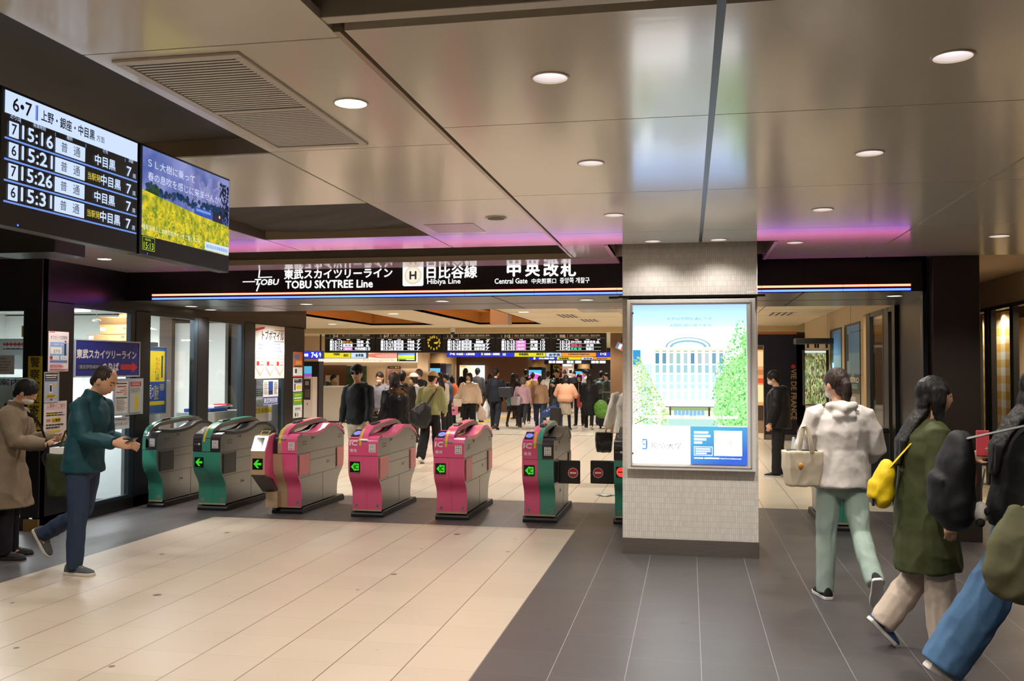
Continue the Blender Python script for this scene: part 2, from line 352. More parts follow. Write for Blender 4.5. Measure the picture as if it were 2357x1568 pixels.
a = onZ(975, 517, ZC); b = onZ(1090, 514, ZC); c = onZ(1120, 533, ZC)
g.box(a.x, b.x, a.y, c.y, ZC - .003, ZC); tag(g.build('access_hatch', mat('B5A692', .24), bevel=.001), 'flat square access hatch in the ceiling before the lit sign', 'hatch')
# air grilles
t = thing('ceiling_vent', 'white framed air grille pair in the ceiling beside the screens', 'vent', (-1.755, 3.6, ZC))
g = G(); x0, x1, y0, y1, ym = -.265, .225, -.68, .64, -.01
for q in ((x0, x1, y0, y0 + .035), (x0, x1, y1 - .035, y1), (x0, x0 + .035, y0 + .035, y1 - .035), (x1 - .035, x1, y0 + .035, y1 - .035), (x0 + .035, x1 - .035, ym - .015, ym + .015)): g.box(*q, -.012, 0)
g.build('frame', mat('CFC6B6', .4), t, bevel=.003)
for ya, yb in ((y0 + .035, ym - .015), (ym + .015, y1 - .035)):
    g = G(); g.box(x0 + .035, x1 - .035, ya, yb, -.0015, -.0005, mat('2E2A26', .7)); n = int((yb - ya) / .026)
    for i in range(n):
        y = ya + (i + .5) * (yb - ya) / n; g.add([(x0 + .035, y - .006, -.005), (x1 - .035, y - .006, -.005), (x1 - .035, y + .005, -.0072), (x0 + .035, y + .005, -.0072)], [(0, 1, 2, 3)], mat('D8D2C8', .45))
    g.build('grille', None, t)
# ---- black sign header over the gates
g = G(); g.box(WX, 2.28, HY, HY + .06, 2.395, 3.02, M_BLACKP); g.box(WX, 2.46, HY + .06, 11.6, 2.395, 2.42, mat('504E4D', .3, name='soffit'))
for x in (-5.2, -2.05, -.55, 1.13): g.box(x - .004, x + .004, HY - .002, HY, 2.47, ZC, M_DARKV); g.box(x - .006, x + .006, HY, 11.5, 2.393, 2.395, M_DARKV)
g.box(WX, 2.28, 10.6, 10.61, 2.393, 2.395, M_DARKV); g.box(WX, 2.46, 11.44, 11.5, 2.42, 3.0, M_BLACKP)
struct(g.build('wall_front'))
for px, py in ((440, 705), (485, 713), (1018, 693), (1350, 690), (2059, 681), (705, 700)):
    p = onZ(px, py, 2.394)
    downlight(p.x, p.y, 2.394, .075, {440: 'flat downlight under the black header nearest the left office', 485: 'second flat downlight under the black header by the office', 1018: 'flat downlight under the black header above the middle gates', 1350: 'flat downlight under the black header beside the white pillar', 2059: 'flat downlight under the header at its right end', 705: 'flat downlight under the header above the pink gate with ticket unit'}[px], 60, group='downlights under the sign header', lampm=glow('FFF4E6', 3), deep=False)
# ---- right black column, return wall, glass
g = G(); g.box(2.30, 2.72, 9.42, 9.9, 0, 3.0, mat('352D27', .4)); struct(g.build('wall_column', bevel=.004))
g = G(); g.box(2.24, 2.30, HY, 9.62, 0, 2.72, M_FRAME); g.box(2.44, 2.50, 9.9, 11.6, 0, 2.42, mat('141414', .3)); g.box(2.40, 2.50, 11.58, 11.74, 0, 2.42, M_FRAME)
struct(g.build('wall_right_dark'))
# right wall of the hall: beige panels with two shop windows
M_BEIGE = mat('B29F7F', .5, bump=.05, bscale=20, name='beige_wall'); M_GLASS = window_glass()
g = G(); Z1 = 2.66
yw = [onX(px, 850, RX).y for px in (2067, 2045, 2033, 2002, 1988)]      # frame edges of the windows
g.box(RX, RX + .12, 11.75, yw[0], 0, Z1, M_BEIGE); g.box(RX, RX + .12, yw[0], yw[4], 2.41, Z1, M_BEIGE); g.box(RX, RX + .12, yw[4], 20.6, 0, Z1, M_BEIGE)
g.box(RX, RX + .12, yw[0], yw[4], 0, .25, M_FRAME)
for yy in (14.9, 17.3): g.box(RX - .002, RX, yy - .004, yy + .004, 0, Z1, M_DARKV)
for zz in (.75, 1.55, 2.2): g.box(RX - .002, RX, yw[4] + .1, 14.9, zz - .003, zz + .003, M_DARKV)
struct(g.build('wall_right'))
for i, (a, b) in enumerate(((yw[0], yw[1] + .02), (yw[2], yw[3]))):
    g = G()
    for q in ((a - .03, a + .02, .25, 2.41), (b - .04, b + .24, .25, 2.41)): g.box(RX - .004, RX + .06, q[0], q[1], q[2], q[3], M_FRAME)
    g.box(RX - .004, RX + .06, a, b, 2.35, 2.41, M_FRAME)
    o = struct(g.build('window_%d' % (8 + i))); h = G(); h.box(RX + .02, RX + .03, a + .08, b - .08, .25, 2.35, M_GLASS); h.build('pane', None, o)
# ---- hall ceiling with orange timber coffers, beam
M_HCEIL = mat('CDBFA2', .5, name='hall_ceiling'); M_ORANGE = mat('B8803E', .45, var=.12, vscale=3, stretch=(1, .2, 6), name='orange_timber')
HZ = 2.64; YB = 22.0
cof = []
for (lx, rx, py, n0) in ((857, 1003, 749, 11.6), (1104, 1248, 747, 11.6)):
    p = onZ(lx, py, HZ); q = onZ(rx, py, HZ); cof.append((p.x, q.x, n0, min(p.y, 21.8)))
g = G(); xs = [-22] + [v for c in cof for v in c[:2]] + [RX]
for i in range(0, len(xs), 2): g.box(xs[i], xs[i + 1], 11.5, YB, HZ, HZ + .04, M_HCEIL)
for c in cof: g.box(c[0], c[1], c[3], YB, HZ, HZ + .04, M_HCEIL)
g.box(-22, 8, YB + .4, 62, 2.69, 2.73, M_HCEIL)
for yy in (13, 14.6, 16.2, 17.8): g.box(cof[1][1] + .05, RX, yy, yy + .012, HZ - .001, HZ, M_DARKV)
for xx in (-1.2, .0, 1.2): g.box(xx, xx + .012, 11.5, YB, HZ - .001, HZ, M_DARKV)
g.box(-22, 8, YB, YB + .4, 2.51, 2.73, mat('C5AE86', .5))
struct(g.build('ceiling_hall'))
for i, c in enumerate(cof):
    g = G(); t = .03; zt = 3.25
    g.box(c[0] - t, c[0], c[2], c[3] + t, HZ, zt); g.box(c[1], c[1] + t, c[2], c[3] + t, HZ, zt); g.box(c[0], c[1], c[3], c[3] + t, HZ, zt); g.box(c[0] - t, c[1] + t, c[2], c[3] + t, zt, zt + t)
    g.box(c[0] + .0, c[0] + .25, c[2], c[3], HZ + .28, HZ + .30)
    struct(g.build('ceiling_coffer_%d' % (i + 1), M_ORANGE))
    lamp('coffer_lamp', 'AREA', ((c[0] + c[1]) / 2, (c[2] + c[3]) / 2, HZ + .34), 80, (1, .78, .55), (math.pi, 0, 0), shape='RECTANGLE', size=.6, size_y=5)
p0 = onY(1128, 705, 17.5); p1 = onY(1169, 748, 17.5)
g = G(); g.box(p0.x, p1.x, 17.5, 17.9, p1.z, 3.2); struct(g.build('wall_hanging', mat('BFB2A8', .5), bevel=.005))
g = G(); g.box(3.5, 3.57, 12.9, 16.9, 0, 2.6, mat('C2A06C', .5)); g.box(3.48, 3.62, 12.8, 12.9, 0, 2.6, mat('12100F', .5)); g.box(3.57, 3.62, 12.9, 16.9, 0, 2.6, mat('12100F', .5)); g.box(RX + .12, 3.5, 12.9, 16.9, 2.5, 2.55, mat('C9B488', .5)); g.box(RX + .12, 3.6, 16.8, 16.9, 0, 2.5, mat('C8A468', .5)); struct(g.build('wall_shop_room'))
lamp('shop_room_lamp', 'AREA', (3.0, 14, 2.44), 55, (1, .78, .48), shape='RECTANGLE', size=.5, size_y=3)
t = thing('bread_shelf', 'tall shelf of warm lit bread behind the right wall windows', 'shelf', (2.98, 16.5, 0), -math.pi / 2)
g = G(); g.box(-.15, .15, -.5, -.46, 0, 2.1); g.box(-.15, .15, .46, .5, 0, 2.1); g.box(.12, .15, -.46, .46, 0, 2.1)
for z_ in (.4, .8, 1.15, 1.5, 1.85): g.box(-.15, .12, -.46, .46, z_, z_ + .03)
g.build('shelf_frame', mat('3A2A20', .5), t); g = G(); r_ = random.Random(2)
for z_ in (.43, .83, 1.18, 1.53):
    for k in range(6): g.ball((-.05 + .06 * r_.random(), -.38 + k * .15, z_ + .05), (.08, .06, .05), n=10)
g.build('bread', mat('C8843C', .5, var=.3, vscale=8), t, smooth=True)
# hall lights
hl = [(905, 722, HZ), (1205, 718, HZ), (765, 746, HZ), (1020, 744, 2.69)]
names = ['downlight between the two orange ceiling coffers', 'downlight right of the hanging grey box in the hall ceiling', 'downlight in the hall ceiling over the white counter', 'downlight beside the dome camera']
for (px, py, z), w in zip(hl, names):
    p = onZ(px, py, z); downlight(p.x, p.y, z - .003, .10, w, 0, group='downlights in the hall ceiling', lampm=glow('FFF4E0', 3.5), deep=False)
for x in (-8.5, -5.6, -2.7, .2):
    for y in (13.2, 16.2, 19.2, 23, 27, 31.5, 36.5, 43, 51):
        if y < 14 and x < -6: continue
        spot((x, y, 2.57 if y < 22 else 2.62), 170 if y < 22 else 250, HALL, 140)
spot((-13, 22, 2.6), 260, HALL, 140); spot((-13.5, 26, 2.6), 330, HALL, 140); spot((1.6, 12.6, 2.58), 50, WARM, 140); spot((1.6, 16.5, 2.58), 70, WARM, 140)
# ceiling diffusers of the hall
for k, (px, py, w, l) in enumerate(((1308, 728, .35, 1.1), (1358, 738, .35, 1.0), (1260, 707, .4, .5), (1800, 723, .45, 1.0))):
    p = onZ(px, py, HZ - .004)
    g = G(); g.box(p.x - w / 2, p.x + w / 2, p.y - l / 2, p.y + l / 2, HZ - .006, HZ - .001, mat('B7AB95', .5))
    for i in range(4): g.box(p.x - w / 2 + .03 + i * w / 4.3, p.x - w / 2 + .06 + i * w / 4.3, p.y - l / 2 + .03, p.y + l / 2 - .03, HZ - .008, HZ - .006, M_DARKV)
    tag(g.build('ceiling_diffuser'), ['slotted air diffuser in the hall ceiling above the right departure boards', 'farther slotted air diffuser above the rightmost departure board', 'slotted air diffuser at the edge of the black header', 'slotted air diffuser right of the white pillar'][k], 'vent', 'slot diffusers in the hall ceiling')
p = onZ(1395, 714, HZ); g = G(); g.box(p.x - .45, p.x + .45, p.y - .45, p.y + .45, HZ - .012, HZ - .001); tag(g.build('ceiling_light_panel', mat('B9B6B0', .2), bevel=.005), 'square translucent panel in the hall ceiling beside the pillar', 'ceiling panel')
# ---- white tiled pillar
M_TILEP = bpy.data.materials.new('pillar_mosaic'); M_TILEP.use_nodes = True; nt = M_TILEP.node_tree; b = nt.nodes['Principled BSDF']
tc = nt.nodes.new('ShaderNodeTexCoord'); sp = nt.nodes.new('ShaderNodeSeparateXYZ'); cb = nt.nodes.new('ShaderNodeCombineXYZ'); ad = nt.nodes.new('ShaderNodeMath'); ad.operation = 'ADD'
nt.links.new(tc.outputs['Object'], sp.inputs[0]); nt.links.new(sp.outputs[0], ad.inputs[0]); nt.links.new(sp.outputs[1], ad.inputs[1]); nt.links.new(ad.outputs[0], cb.inputs[0]); nt.links.new(sp.outputs[2], cb.inputs[1])
br = nt.nodes.new('ShaderNodeTexBrick'); br.offset = 0; br.inputs['Scale'].default_value = 1; br.inputs['Brick Width'].default_value = .0175; br.inputs['Row Height'].default_value = .05; br.inputs['Mortar Size'].default_value = .0012; br.inputs['Mortar Smooth'].default_value = .3
br.inputs['Color1'].default_value = lin('F0EBE4'); br.inputs['Color2'].default_value = lin('E4DED6'); br.inputs['Mortar'].default_value = lin('CFC6BE')
nt.links.new(cb.outputs[0], br.inputs['Vector']); nt.links.new(br.outputs['Color'], b.inputs['Base Color'])
bp = nt.nodes.new('ShaderNodeBump'); bp.inputs['Strength'].default_value = .6; bp.inputs['Distance'].default_value = .003; bp.invert = True
nt.links.new(br.outputs['Fac'], bp.inputs['Height']); nt.links.new(bp.outputs[0], b.inputs['Normal']); b.inputs['Roughness'].default_value = .22
PX0, PX1, PY = -.58, .585, 8.22
g = G(); g.box(PX0, PX1, PY, 9.40, .13, ZC + .03); o = struct(g.build('wall_pillar', M_TILEP, bevel=.004))
g = G(); g.box(PX0 - .004, PX1 + .004, PY - .006, 9.41, 0, .14); struct(g.build('baseboard_pillar', mat('9A918A', .3, metal=.85, bump=.08, bscale=6, stretch=(1, 1, 20), var=.2, vscale=4), bevel=.002))
g = G(); g.box(PX0 - .03, PX1 + .06, PY - .07, PY, 2.252, 2.272); g.box(PX0 - .12, PX0, PY, 8.6, 2.252, 2.272); g.box(PX1, PX1 + .05, PY, 8.6, 2.252, 2.272); struct(g.build('trim_7', M_BLACKP))
# ---- left office: black panels and glass
def yl(px): return onX(px, 850, WX).y
posts = [(97, 168), (312, 345), (455, 480), (563, 590), (655, 700)]
g = G()
for a, b_ in posts:
    g.box(WX - .07, WX, 8.15 if a == 97 else yl(a), yl(b_), 0, 2.30, M_BLACKP if a in (97, 655) else M_FRAME)
g.box(WX - .12, WX, 8.15, 14.6, 2.29, ZC if False else 2.72, M_BLACKP); g.box(WX - .08, WX, 8.15, 14.6, 0, .13, M_BLACKP)
struct(g.build('wall_left'))
panes = [(168, 312), (345, 455), (480, 563), (590, 655)]
for i, (a, b_) in enumerate(panes):
    ya, yb = yl(a), yl(b_); fr = G()
    for q in ((ya, yb, 2.255, 2.29), (ya, yb, .13, .165), (ya, ya + .012, .165, 2.255), (yb - .10, yb, .165, 2.255)): fr.box(WX - .06, WX - .005, *q)
    o = struct(fr.build('window_%d' % (i + 1), mat('34414A', .3, metal=.5))); h = G(); h.box(WX - .035, WX - .027, ya + .01, yb - .02, .16, 2.26, M_GLASS); h.build('pane', None, o)
xf = onY(62, 850, 8.15).x
g = G(); g.box(xf, WX, 8.13, 8.22, .13, 3.0, M_BLACKP); g.box(-10.5, xf, 8.13, 8.22, 2.19, 3.0, M_BLACKP); g.box(-10.5, xf, 8.13, 8.22, 0, .13, M_BLACKP)
g.box(xf - .04, xf, 8.14, 8.2, .13, 2.19, M_FRAME)
struct(g.build('wall_office'))
g = G(); g.box(xf + .01, WX + .004, 8.122, 8.15, 0, .115); struct(g.build('baseboard_office', mat('A07F45', .35, metal=.6, var=.2)))
g = G(); g.box(-10.5, xf - .04, 8.16, 8.168, .13, 2.19, M_GLASS); struct(g.build('window_5'))
# office interior
g = G(); g.box(-11.5, -11.4, 8.2, 14.5, 0, 2.6, M_OFFW); g.box(-11.4, WX - .1, 8.2, 14.45, 2.52, 2.56, mat('AEB2B2', .6)); g.box(-11.4, WX - .08, 14.45, 14.55, 0, 2.72, mat('3A3C40', .5))
xa = onY(402, 850, 13.8).x; xb = onY(518, 850, 13.8).x; g.box(xa, xb, 13.8, 13.9, 0, 2.36, mat('D5D6D2', .45)); xq = onY(374, 850, 13.8).x; g.box(-11.4, xq, 13.7, 13.8, 0, 2.5, M_OFFW); g.box(xq, xa, 13.7, 13.8, 0, 2.5, mat('57473C', .5)); g.box(xb + .05, WX - .1, 13.9, 14.0, 0, 2.5, mat('2A2C30', .4))
g.box(-8.6, -8.5, 8.3, 9.9, 0, 1.15, M_OFFW); g.box(-8.5, -8.49, 8.3, 9.9, 0, .14, mat('6A6C6C', .5)); g.box(-9.4, -9.3, 9.0, 10.6, 0, 2.5, M_OFFW)
struct(g.build('wall_office_inner'))
for x, y, e in ((-7.6, 9.2, 150), (-7.6, 11.6, 150), (-9.9, 9.2, 130), (-9.8, 11.4, 130)): lamp('office_lamp', 'AREA', (x, y, 2.44), e, COOL, (0, 0, 0), shape='RECTANGLE', size=.3, size_y=1.2)
for x in (-9.2, -8.6): spot((x, 13.5, 2.40), 10, WARM, 80)
# far end of the hall
g = G(); g.box(-22, 8, 61.5, 61.6, 0, 2.8, mat('5A4234', .5)); g.box(2.45, 2.55, 26, 61, 0, 2.8, mat('4A382C', .5)); g.box(-22, -21.9, 11, 61, 0, 2.8, mat('B7A58A', .5)); struct(g.build('wall_back'))
# right shop beyond the black column
g = G(); XS = 4.2
g.box(XS, XS + .1, 5, 18, 2.51, 3.0, mat('A89C8C', .5)); g.box(XS - .01, XS + .1, 5, 18, 2.47, 2.52, M_FRAME); g.box(2.72, XS + 3, 17, 17.1, 0, 3, mat('141210', .5)); g.box(2.6, 8, 9.42, 17, 2.9, 2.95, mat('B9A48C', .4))
struct(g.build('wall_shop'))
g = G()
for px in (2272, 2331): p = onX(px, 850, XS); g.box(XS - .01, XS + .06, p.y - .07, p.y + .07, 0, 2.47, M_FRAME)
for px in (2284,): p = onX(px, 850, XS); g.box(XS - .01, XS + .06, p.y - .0, p.y + .1, 0, 2.47, M_FRAME)
struct(g.build('window_6'))
spot((3.1, 11.6, 2.86), 45, WARM, 120); spot((XS + .09, 14.3, 2.44), 40, NEUT, 160); spot((XS + .09, 15.5, 2.44), 40, NEUT, 160); lamp('shop_lamp', 'AREA', (5.6, 13, 2.4), 200, (1, .8, .55), shape='RECTANGLE', size=2, size_y=6)  # both spots inside the window head are added to brighten the curtains
g = G(); g.box(8, 8.1, -3, 62, 0, 3, mat('B39A75', .5)); g.box(-14, -13.9, -3, 8.2, 0, 3, mat('2A2622', .5)); g.box(-14, 8, -3.1, -3, 0, 3, mat('8A7C6C', .6)); struct(g.build('wall_rear'))
# ================================================================== TICKET GATES
PINK, GREEN, DARKG = 'DE5688', '3C8F7A', '2B2A2C'
M_GSTEEL = mat('8C8D8E', .32, metal=.92, bump=.03, bscale=5, stretch=(3, 1, 6), var=.07, vscale=2.5, name='brushed_steel')
M_SEAM = mat('2A2724', .6); M_RUB = mat('17171A', .45); M_SALM = mat('D8787A', .35); M_BEIGEP = mat('B39A7C', .4)
def gp(c): return mat(c, .3, spec=.5, coat=.2, name='gate_paint')
FRONT = [(.14, .075), (.14, .24), (.135, .29), (.118, .335), (.085, .38), (.05, .42), (.022, .465), (.007, .51), (0, .56), (0, .675)]
BACK = [(1.42, .70), (1.42, .50), (1.40, .43), (1.36, .38), (1.29, .33), (1.24, .28), (1.21, .22), (1.20, .16), (1.20, .075)]
DECK = [(.03, .872), (.10, .885), (.30, .868), (.48, .864), (.62, .874), (.76, .898), (.88, .935), (.97, .945), (1.12, .938), (1.28, .892), (1.38, .85), (1.42, .81)]
def fin_loops():
    n = 40; out = []; inn = []
    top = [(.0, .70), (.0, .80), (.02, .865), (.07, .925), (.22, .978), (.45, 1.0), (.75, 1.015), (1.0, 1.02), (1.10, 1.01), (1.20, .97), (1.28, .90), (1.31, .86), (1.0, .80), (.6, .78), (.3, .76), (.1, .70)]
    hole = [(.20, .900), (.205, .915), (.215, .928), (.24, .935), (.30, .942), (.50, .955), (.75, .968), (1.0, .975), (1.06, .970), (1.10, .955), (1.11, .94), (1.08, .925), (.9, .905), (.6, .885), (.4, .88), (.24, .885)]
    return top, hole
def deck_z(y):
    for (a, b), (c, d) in zip(DECK, DECK[1:]):
        if a <= y <= c: return b + (d - b) * (y - a) / (c - a)
    return DECK[0][1] if y < DECK[0][0] else DECK[-1][1]
def gate(label, x, y, cl, cr, left='ic', xl=-.165, xr=.165, num=('', ''), flapc=None, door=None, yellow=True):
    """x, y: middle of the front edge at the floor; cl / cr colours of the left and right module; left: what the left module carries"""
    t = thing('ticket_gate', label, 'ticket gate', (x, y, 0), 0, 'row of automatic ticket gates')
    g = G(); w = .185
    g.prism([(.13, 0), (.13, .03), (.16, .065), (1.36, .065), (1.40, .03), (1.40, 0)], 'x', xl - .02, xr + .02); g.build('plinth', M_RUB, t, bevel=.006)
    g = G(); g.prism(FRONT + [(0, .84)] + DECK + BACK, 'x', xl, xr); g.build('body', M_GSTEEL, t, bevel=.004)
    xm = (xl + xr) / 2; has_l = xl < -.1
    # coloured skins over the front, one per module
    def skin(x0, x1, pts, name, col, d=.006):
        vs = []; n = len(pts)
        for i, (a, b) in enumerate(pts):
            p, q = pts[max(0, i - 1)], pts[min(n - 1, i + 1)]; ty, tz = q[0] - p[0], q[1] - p[1]; l = math.hypot(ty, tz) or 1
            ny, nz = -tz / l, ty / l; vs += [(x0, a + ny * d, b + nz * d), (x1, a + ny * d, b + nz * d), (x1, a - ny * .002, b - nz * .002), (x0, a - ny * .002, b - nz * .002)]
        h = G(); h.loft([vs[i * 4:i * 4 + 4] for i in range(n)]); return h.build(name, gp(col), t, smooth=True)
    mods = [(xl - .002, xm - .001, cl), (xm + .001, xr + .002, cr)] if has_l else [(xl - .002, xr + .002, cr)]
    for a, b, c in mods: skin(a, b, FRONT, 'front_panel', c)
    hood = [(0, .682), (0, .80), (.008, .845), (.03, .872), (.10, .886)]
    fx0, fx1 = (-.055, .045) if has_l else (xl, xl + .07)
    if has_l: skin(xl - .002, fx0, hood, 'hood_front', {'ic': cl}.get(left, DARKG), .007)
    skin(fx1, xr + .002, hood, 'hood_front', cr if cr == PINK else DARKG, .007)
    # deck cover on the right of the fin, and on the left behind the reader
    dc = cr if cr == PINK else DARKG
    def deck(x0, x1, y0, c, lift=.024):
        h = G(); ys = [y0] + [p[0] for p in DECK if p[0] > y0 + .02]; rings = []
        for yy in ys: zz = deck_z(yy); rings.append([(x0, yy, zz + lift), (x1, yy, zz + lift), (x1, yy, zz - .012), (x0, yy, zz - .012)])
        h.loft(rings); return h.build('deck_cover', gp(c) if c == PINK else mat(c, .35), t, smooth=True)
    deck(fx1, xr + .007, .12, dc)
    if has_l: deck(xl - .007, fx0, .24, cl if cl == PINK else DARKG)
    # fin with its long slot
    top, hole = fin_loops(); h = G(); n = len(top)
    for xx, s in ((fx0, 1), (fx1, -1)): pass
    vs = [(xx, a, b) for xx in (fx0, fx1) for lp in (top, hole) for a, b in lp]; fs = []
    for i in range(n):
        j = (i + 1) % n
        fs += [(i, j, n + j, n + i), (2 * n + i, 3 * n + i, 3 * n + j, 2 * n + j), (i, 2 * n + i, 2 * n + j, j), (n + i, n + j, 3 * n + j, 3 * n + i)]
    h.add(vs, fs); fix_normals(h.build('fin', M_GSTEEL, t, smooth=True, bevel=.003))
    fm = (fx0 + fx1) / 2
    band = [(.0, .682), (.0, .80), (.02, .865), (.07, .925), (.22, .978), (.45, 1.001), (.75, 1.018), (1.0, 1.023)]
    for a, b, c in (((fx0 - .001, fm, cl), (fm, fx1 + .001, cr)) if has_l else ((fx0 - .001, fx1 - .03, cr),)): skin(a, b, band, 'fin_band', c, .008)
    if has_l and yellow:
        o = skin(fx0 + .012, fx0 + .036, [(.0, .79), (.006, .83), (.02, .865), (.07, .925), (.14, .952)], 'notice_strip', 'D9B63A', .0105)
    h = G(); h.prism([(.30, 1.0), (.33, 1.02), (.48, 1.026), (.52, 1.005)], 'x', fx0 + .02, fx1 - .02); h.build('sensor_cap', M_RUB, t, bevel=.006)
    # side fittings on the right flank
    h = G(); X = xr + .0015
    for y0, y1, z0, z1 in ((.02, 1.40, .668, .672), (.36, 1.16, .575, .579), (.10, 1.24, .40, .404), (.36, .365, .41, .66), (1.15, 1.155, .41, .66), (.75, .754, .08, .40)): h.box(xr, X, y0, y1, z0, z1)
    h.build('seam', M_SEAM, t)
    h = G(); h.box(xr, xr + .004, .42, .50, .81, .845, M_GSTEEL); h.box(xr + .004, xr + .0045, .44, .475, .818, .836, M_SEAM)
    if not flapc or door: h.box(xr, xr + .004, .50, .58, .28, .31, M_GSTEEL); h.box(xr + .004, xr + .0045, .52, .56, .286, .303, M_SEAM)
    h.build('lock', None, t)
    for y0, zz, yl_, zl_ in ((.16, .79, .12, .016), (.16, .76, .12, .016), (1.22, .80, .12, .016), (1.22, .77, .12, .016), (.86, .50, .08, .03)):
        h = G(); h.box(xr - .001, xr + .0014, y0, y0 + yl_, zz, zz + zl_); h.build('side_vent', mat('6E6A64', .4, metal=.6), t)
    for y0, y1 in ((.06, .34), (1.17, 1.38)):
        h = G(); h.box(xr - .01, xr + .012, y0, y1, .425, .655); h.build('side_flap', (M_SALM if flapc == PINK else mat('2C2C2E', .35)), t, bevel=.006)
    # card-logo sticker
    sx = (fx1 + xr) / 2; h = G(frame((sx, -.0085, .765), (1, 0, 0), (0, 0, 1))); s = .038 if has_l else .032
    h.rect(-s, -.045, s, .045, mat('E8E4E0', .4))
    for i in range(3):
        for j in range(3): h.disc((i - 1) * s * .58, (j - 1.4) * .022, .008, mat(['4C7BB8', 'C8A23C', '9AB0A0', 'B8584C', '6C9CC8', 'B0B0B0', '7CA85C', '5C6CA0', 'C09090'][(i * 3 + j * 2) % 9], .5), z=.0008, n=10)
    h.rect(-s * .8, .034, s * .8, .038, mat('55524E', .5), z=.0008); h.build('card_sticker', None, t)
    # number plates at the foot
    for k, (nx, nn) in enumerate(((xl + .045, num[0]), (xr - .045, num[1]))):
        if not nn: continue
        h = G(frame((nx, .1325, .125), (1, 0, 0), (0, 0, 1))); h.rect(-.017, -.02, .017, .02, mat('8E8880', .5)); h.text(nn, 0, -.012, .024, mat('26221F', .5), align='c'); h.build('number_plate', None, t)
    h = G()
    h.box(xl, xr, .131, .135, .066, .084, M_BEIGEP); h.build('kick_trim', None, t)
    # left module: display and reader
    if has_l and left in ('ic', 'arrow', 'stop'):
        cx = xl + .075; h = G(frame((cx, -.0075, .56), (1, 0, 0), (0, 0, 1))); q = .058 if left == 'ic' else .055
        h.rect(-q, -q, q, q, mat('0C120C', .25)); gn = glow('37C81E', 1.0)
        if left == 'ic':
            h.quad([(-.045, 0, .001), (.0, -.048, .001), (.0, -.038, .001), (.045, -.038, .001), (.045, .038, .001), (.0, .038, .001), (.0, .048, .001)], gn); h.text('IC', .012, -.022, .044, mat('0C120C', .4), z=.002, align='c', w=.042, bold=.0025)
        elif left == 'arrow':
            h.quad([(-.045, 0, .001), (-.005, -.042, .001), (.018, -.042, .001), (-.006, -.012, .001), (.042, -.012, .001), (.042, .012, .001), (-.006, .012, .001), (.018, .042, .001), (-.005, .042, .001)], gn)
        else:
            h.disc(0, 0, .05, glow('FF4038', 1.2), z=.001); h.rect(-.035, -.006, .035, .006, mat('1A0808', .4), z=.002)
        h.build('direction_display', None, t)
    if has_l and left == 'ic':
        h = G(frame(((xl + fx0) / 2, -.0085, .77), (1, 0, 0), (0, 0, 1)))
        h.text('IC', .0, .022, .05, mat('F1E9EC', .4), align='c', w=.085, bold=.003, slant=.12); h.text('専用', 0, -.052, .036, mat('EFE2E6', .4), align='c', w=.075, bold=.0008); h.build('lettering', None, t)
        h = G(); xa, xb = xl + .006, fx0 - .006; h.add([(xa, .01, .872), (xb, .01, .872), (xb, .235, .955), (xa, .235, .955), (xa, .01, .86), (xb, .01, .86), (xb, .26, .87), (xa, .26, .87)], [(0, 1, 2, 3), (4, 7, 6, 5), (0, 4, 5, 1), (1, 5, 6, 2), (2, 6, 7, 3), (3, 7, 4, 0)])
        o = h.build('reader', gp(PINK), t, bevel=.004); h = G(frame(((xa + xb) / 2, .122, .9165), (1, 0, 0), (0, .225, .083))); h.rect(-.046, -.095, .046, .095, mat('20222C', .2)); h.disc(0, 0, .04, glow('6E86E8', 1.0), z=.001, ry=.055); h.disc(0, .002, .016, mat('D5607F', .4), z=.0016, ry=.008); h.build('touch_pad', None, o)
    elif has_l and left in ('arrow', 'stop'):
        h = G(); xa, xb = xl + .004, fx0 - .004; h.add([(xa, -.012, .80), (xb, -.012, .80), (xb, .06, .885), (xa, .06, .885), (xa, .04, .70), (xb, .04, .70), (xb, .26, .87), (xa, .26, .87), (xa, .24, .95), (xb, .24, .95)], [(0, 1, 2, 3), (0, 4, 5, 1), (3, 2, 9, 8), (9, 6, 7, 8), (1, 5, 6, 9), (1, 9, 2), (0, 8, 7), (0, 3, 8), (0, 7, 4), (4, 7, 6, 5)])
        o = h.build('reader', mat(DARKG, .3), t, bevel=.004)
        h = G(frame(((xa + xb) / 2, .024, .8425), (1, 0, 0), (0, .072, .085))); yy = mat('D8C23A', .4)
        for q in ((-.046, -.035, .046, -.027), (-.046, .027, .046, .035), (-.046, -.035, -.038, .035), (.038, -.035, .046, .035)): h.rect(*q, yy, z=.0015)
        h.rect(-.036, -.014, .036, .014, M_SEAM, z=.001); h.build('ticket_slot', None, o)
        h = G(frame(((xa + xb) / 2, -.0155, .765), (1, 0, 0), (0, 0, 1))); h.disc(.02, 0, .013, mat('D8D8D8', .4), z=-.004); h.text('きっぷ', -.04, -.008, .014, mat('C8C8C8', .4), z=-.004, w=.042); h.build('lettering', None, o)
        h = G(frame(((xa + xb) / 2, .155, .9175), (1, 0, 0), (0, .18, .065))); h.disc(0, 0, .034, mat('9C9CA4', .3), z=.002, ry=.045); h.disc(0, 0, .026, mat('3A3A40', .3), z=.003, ry=.036); h.build('touch_pad', None, o)
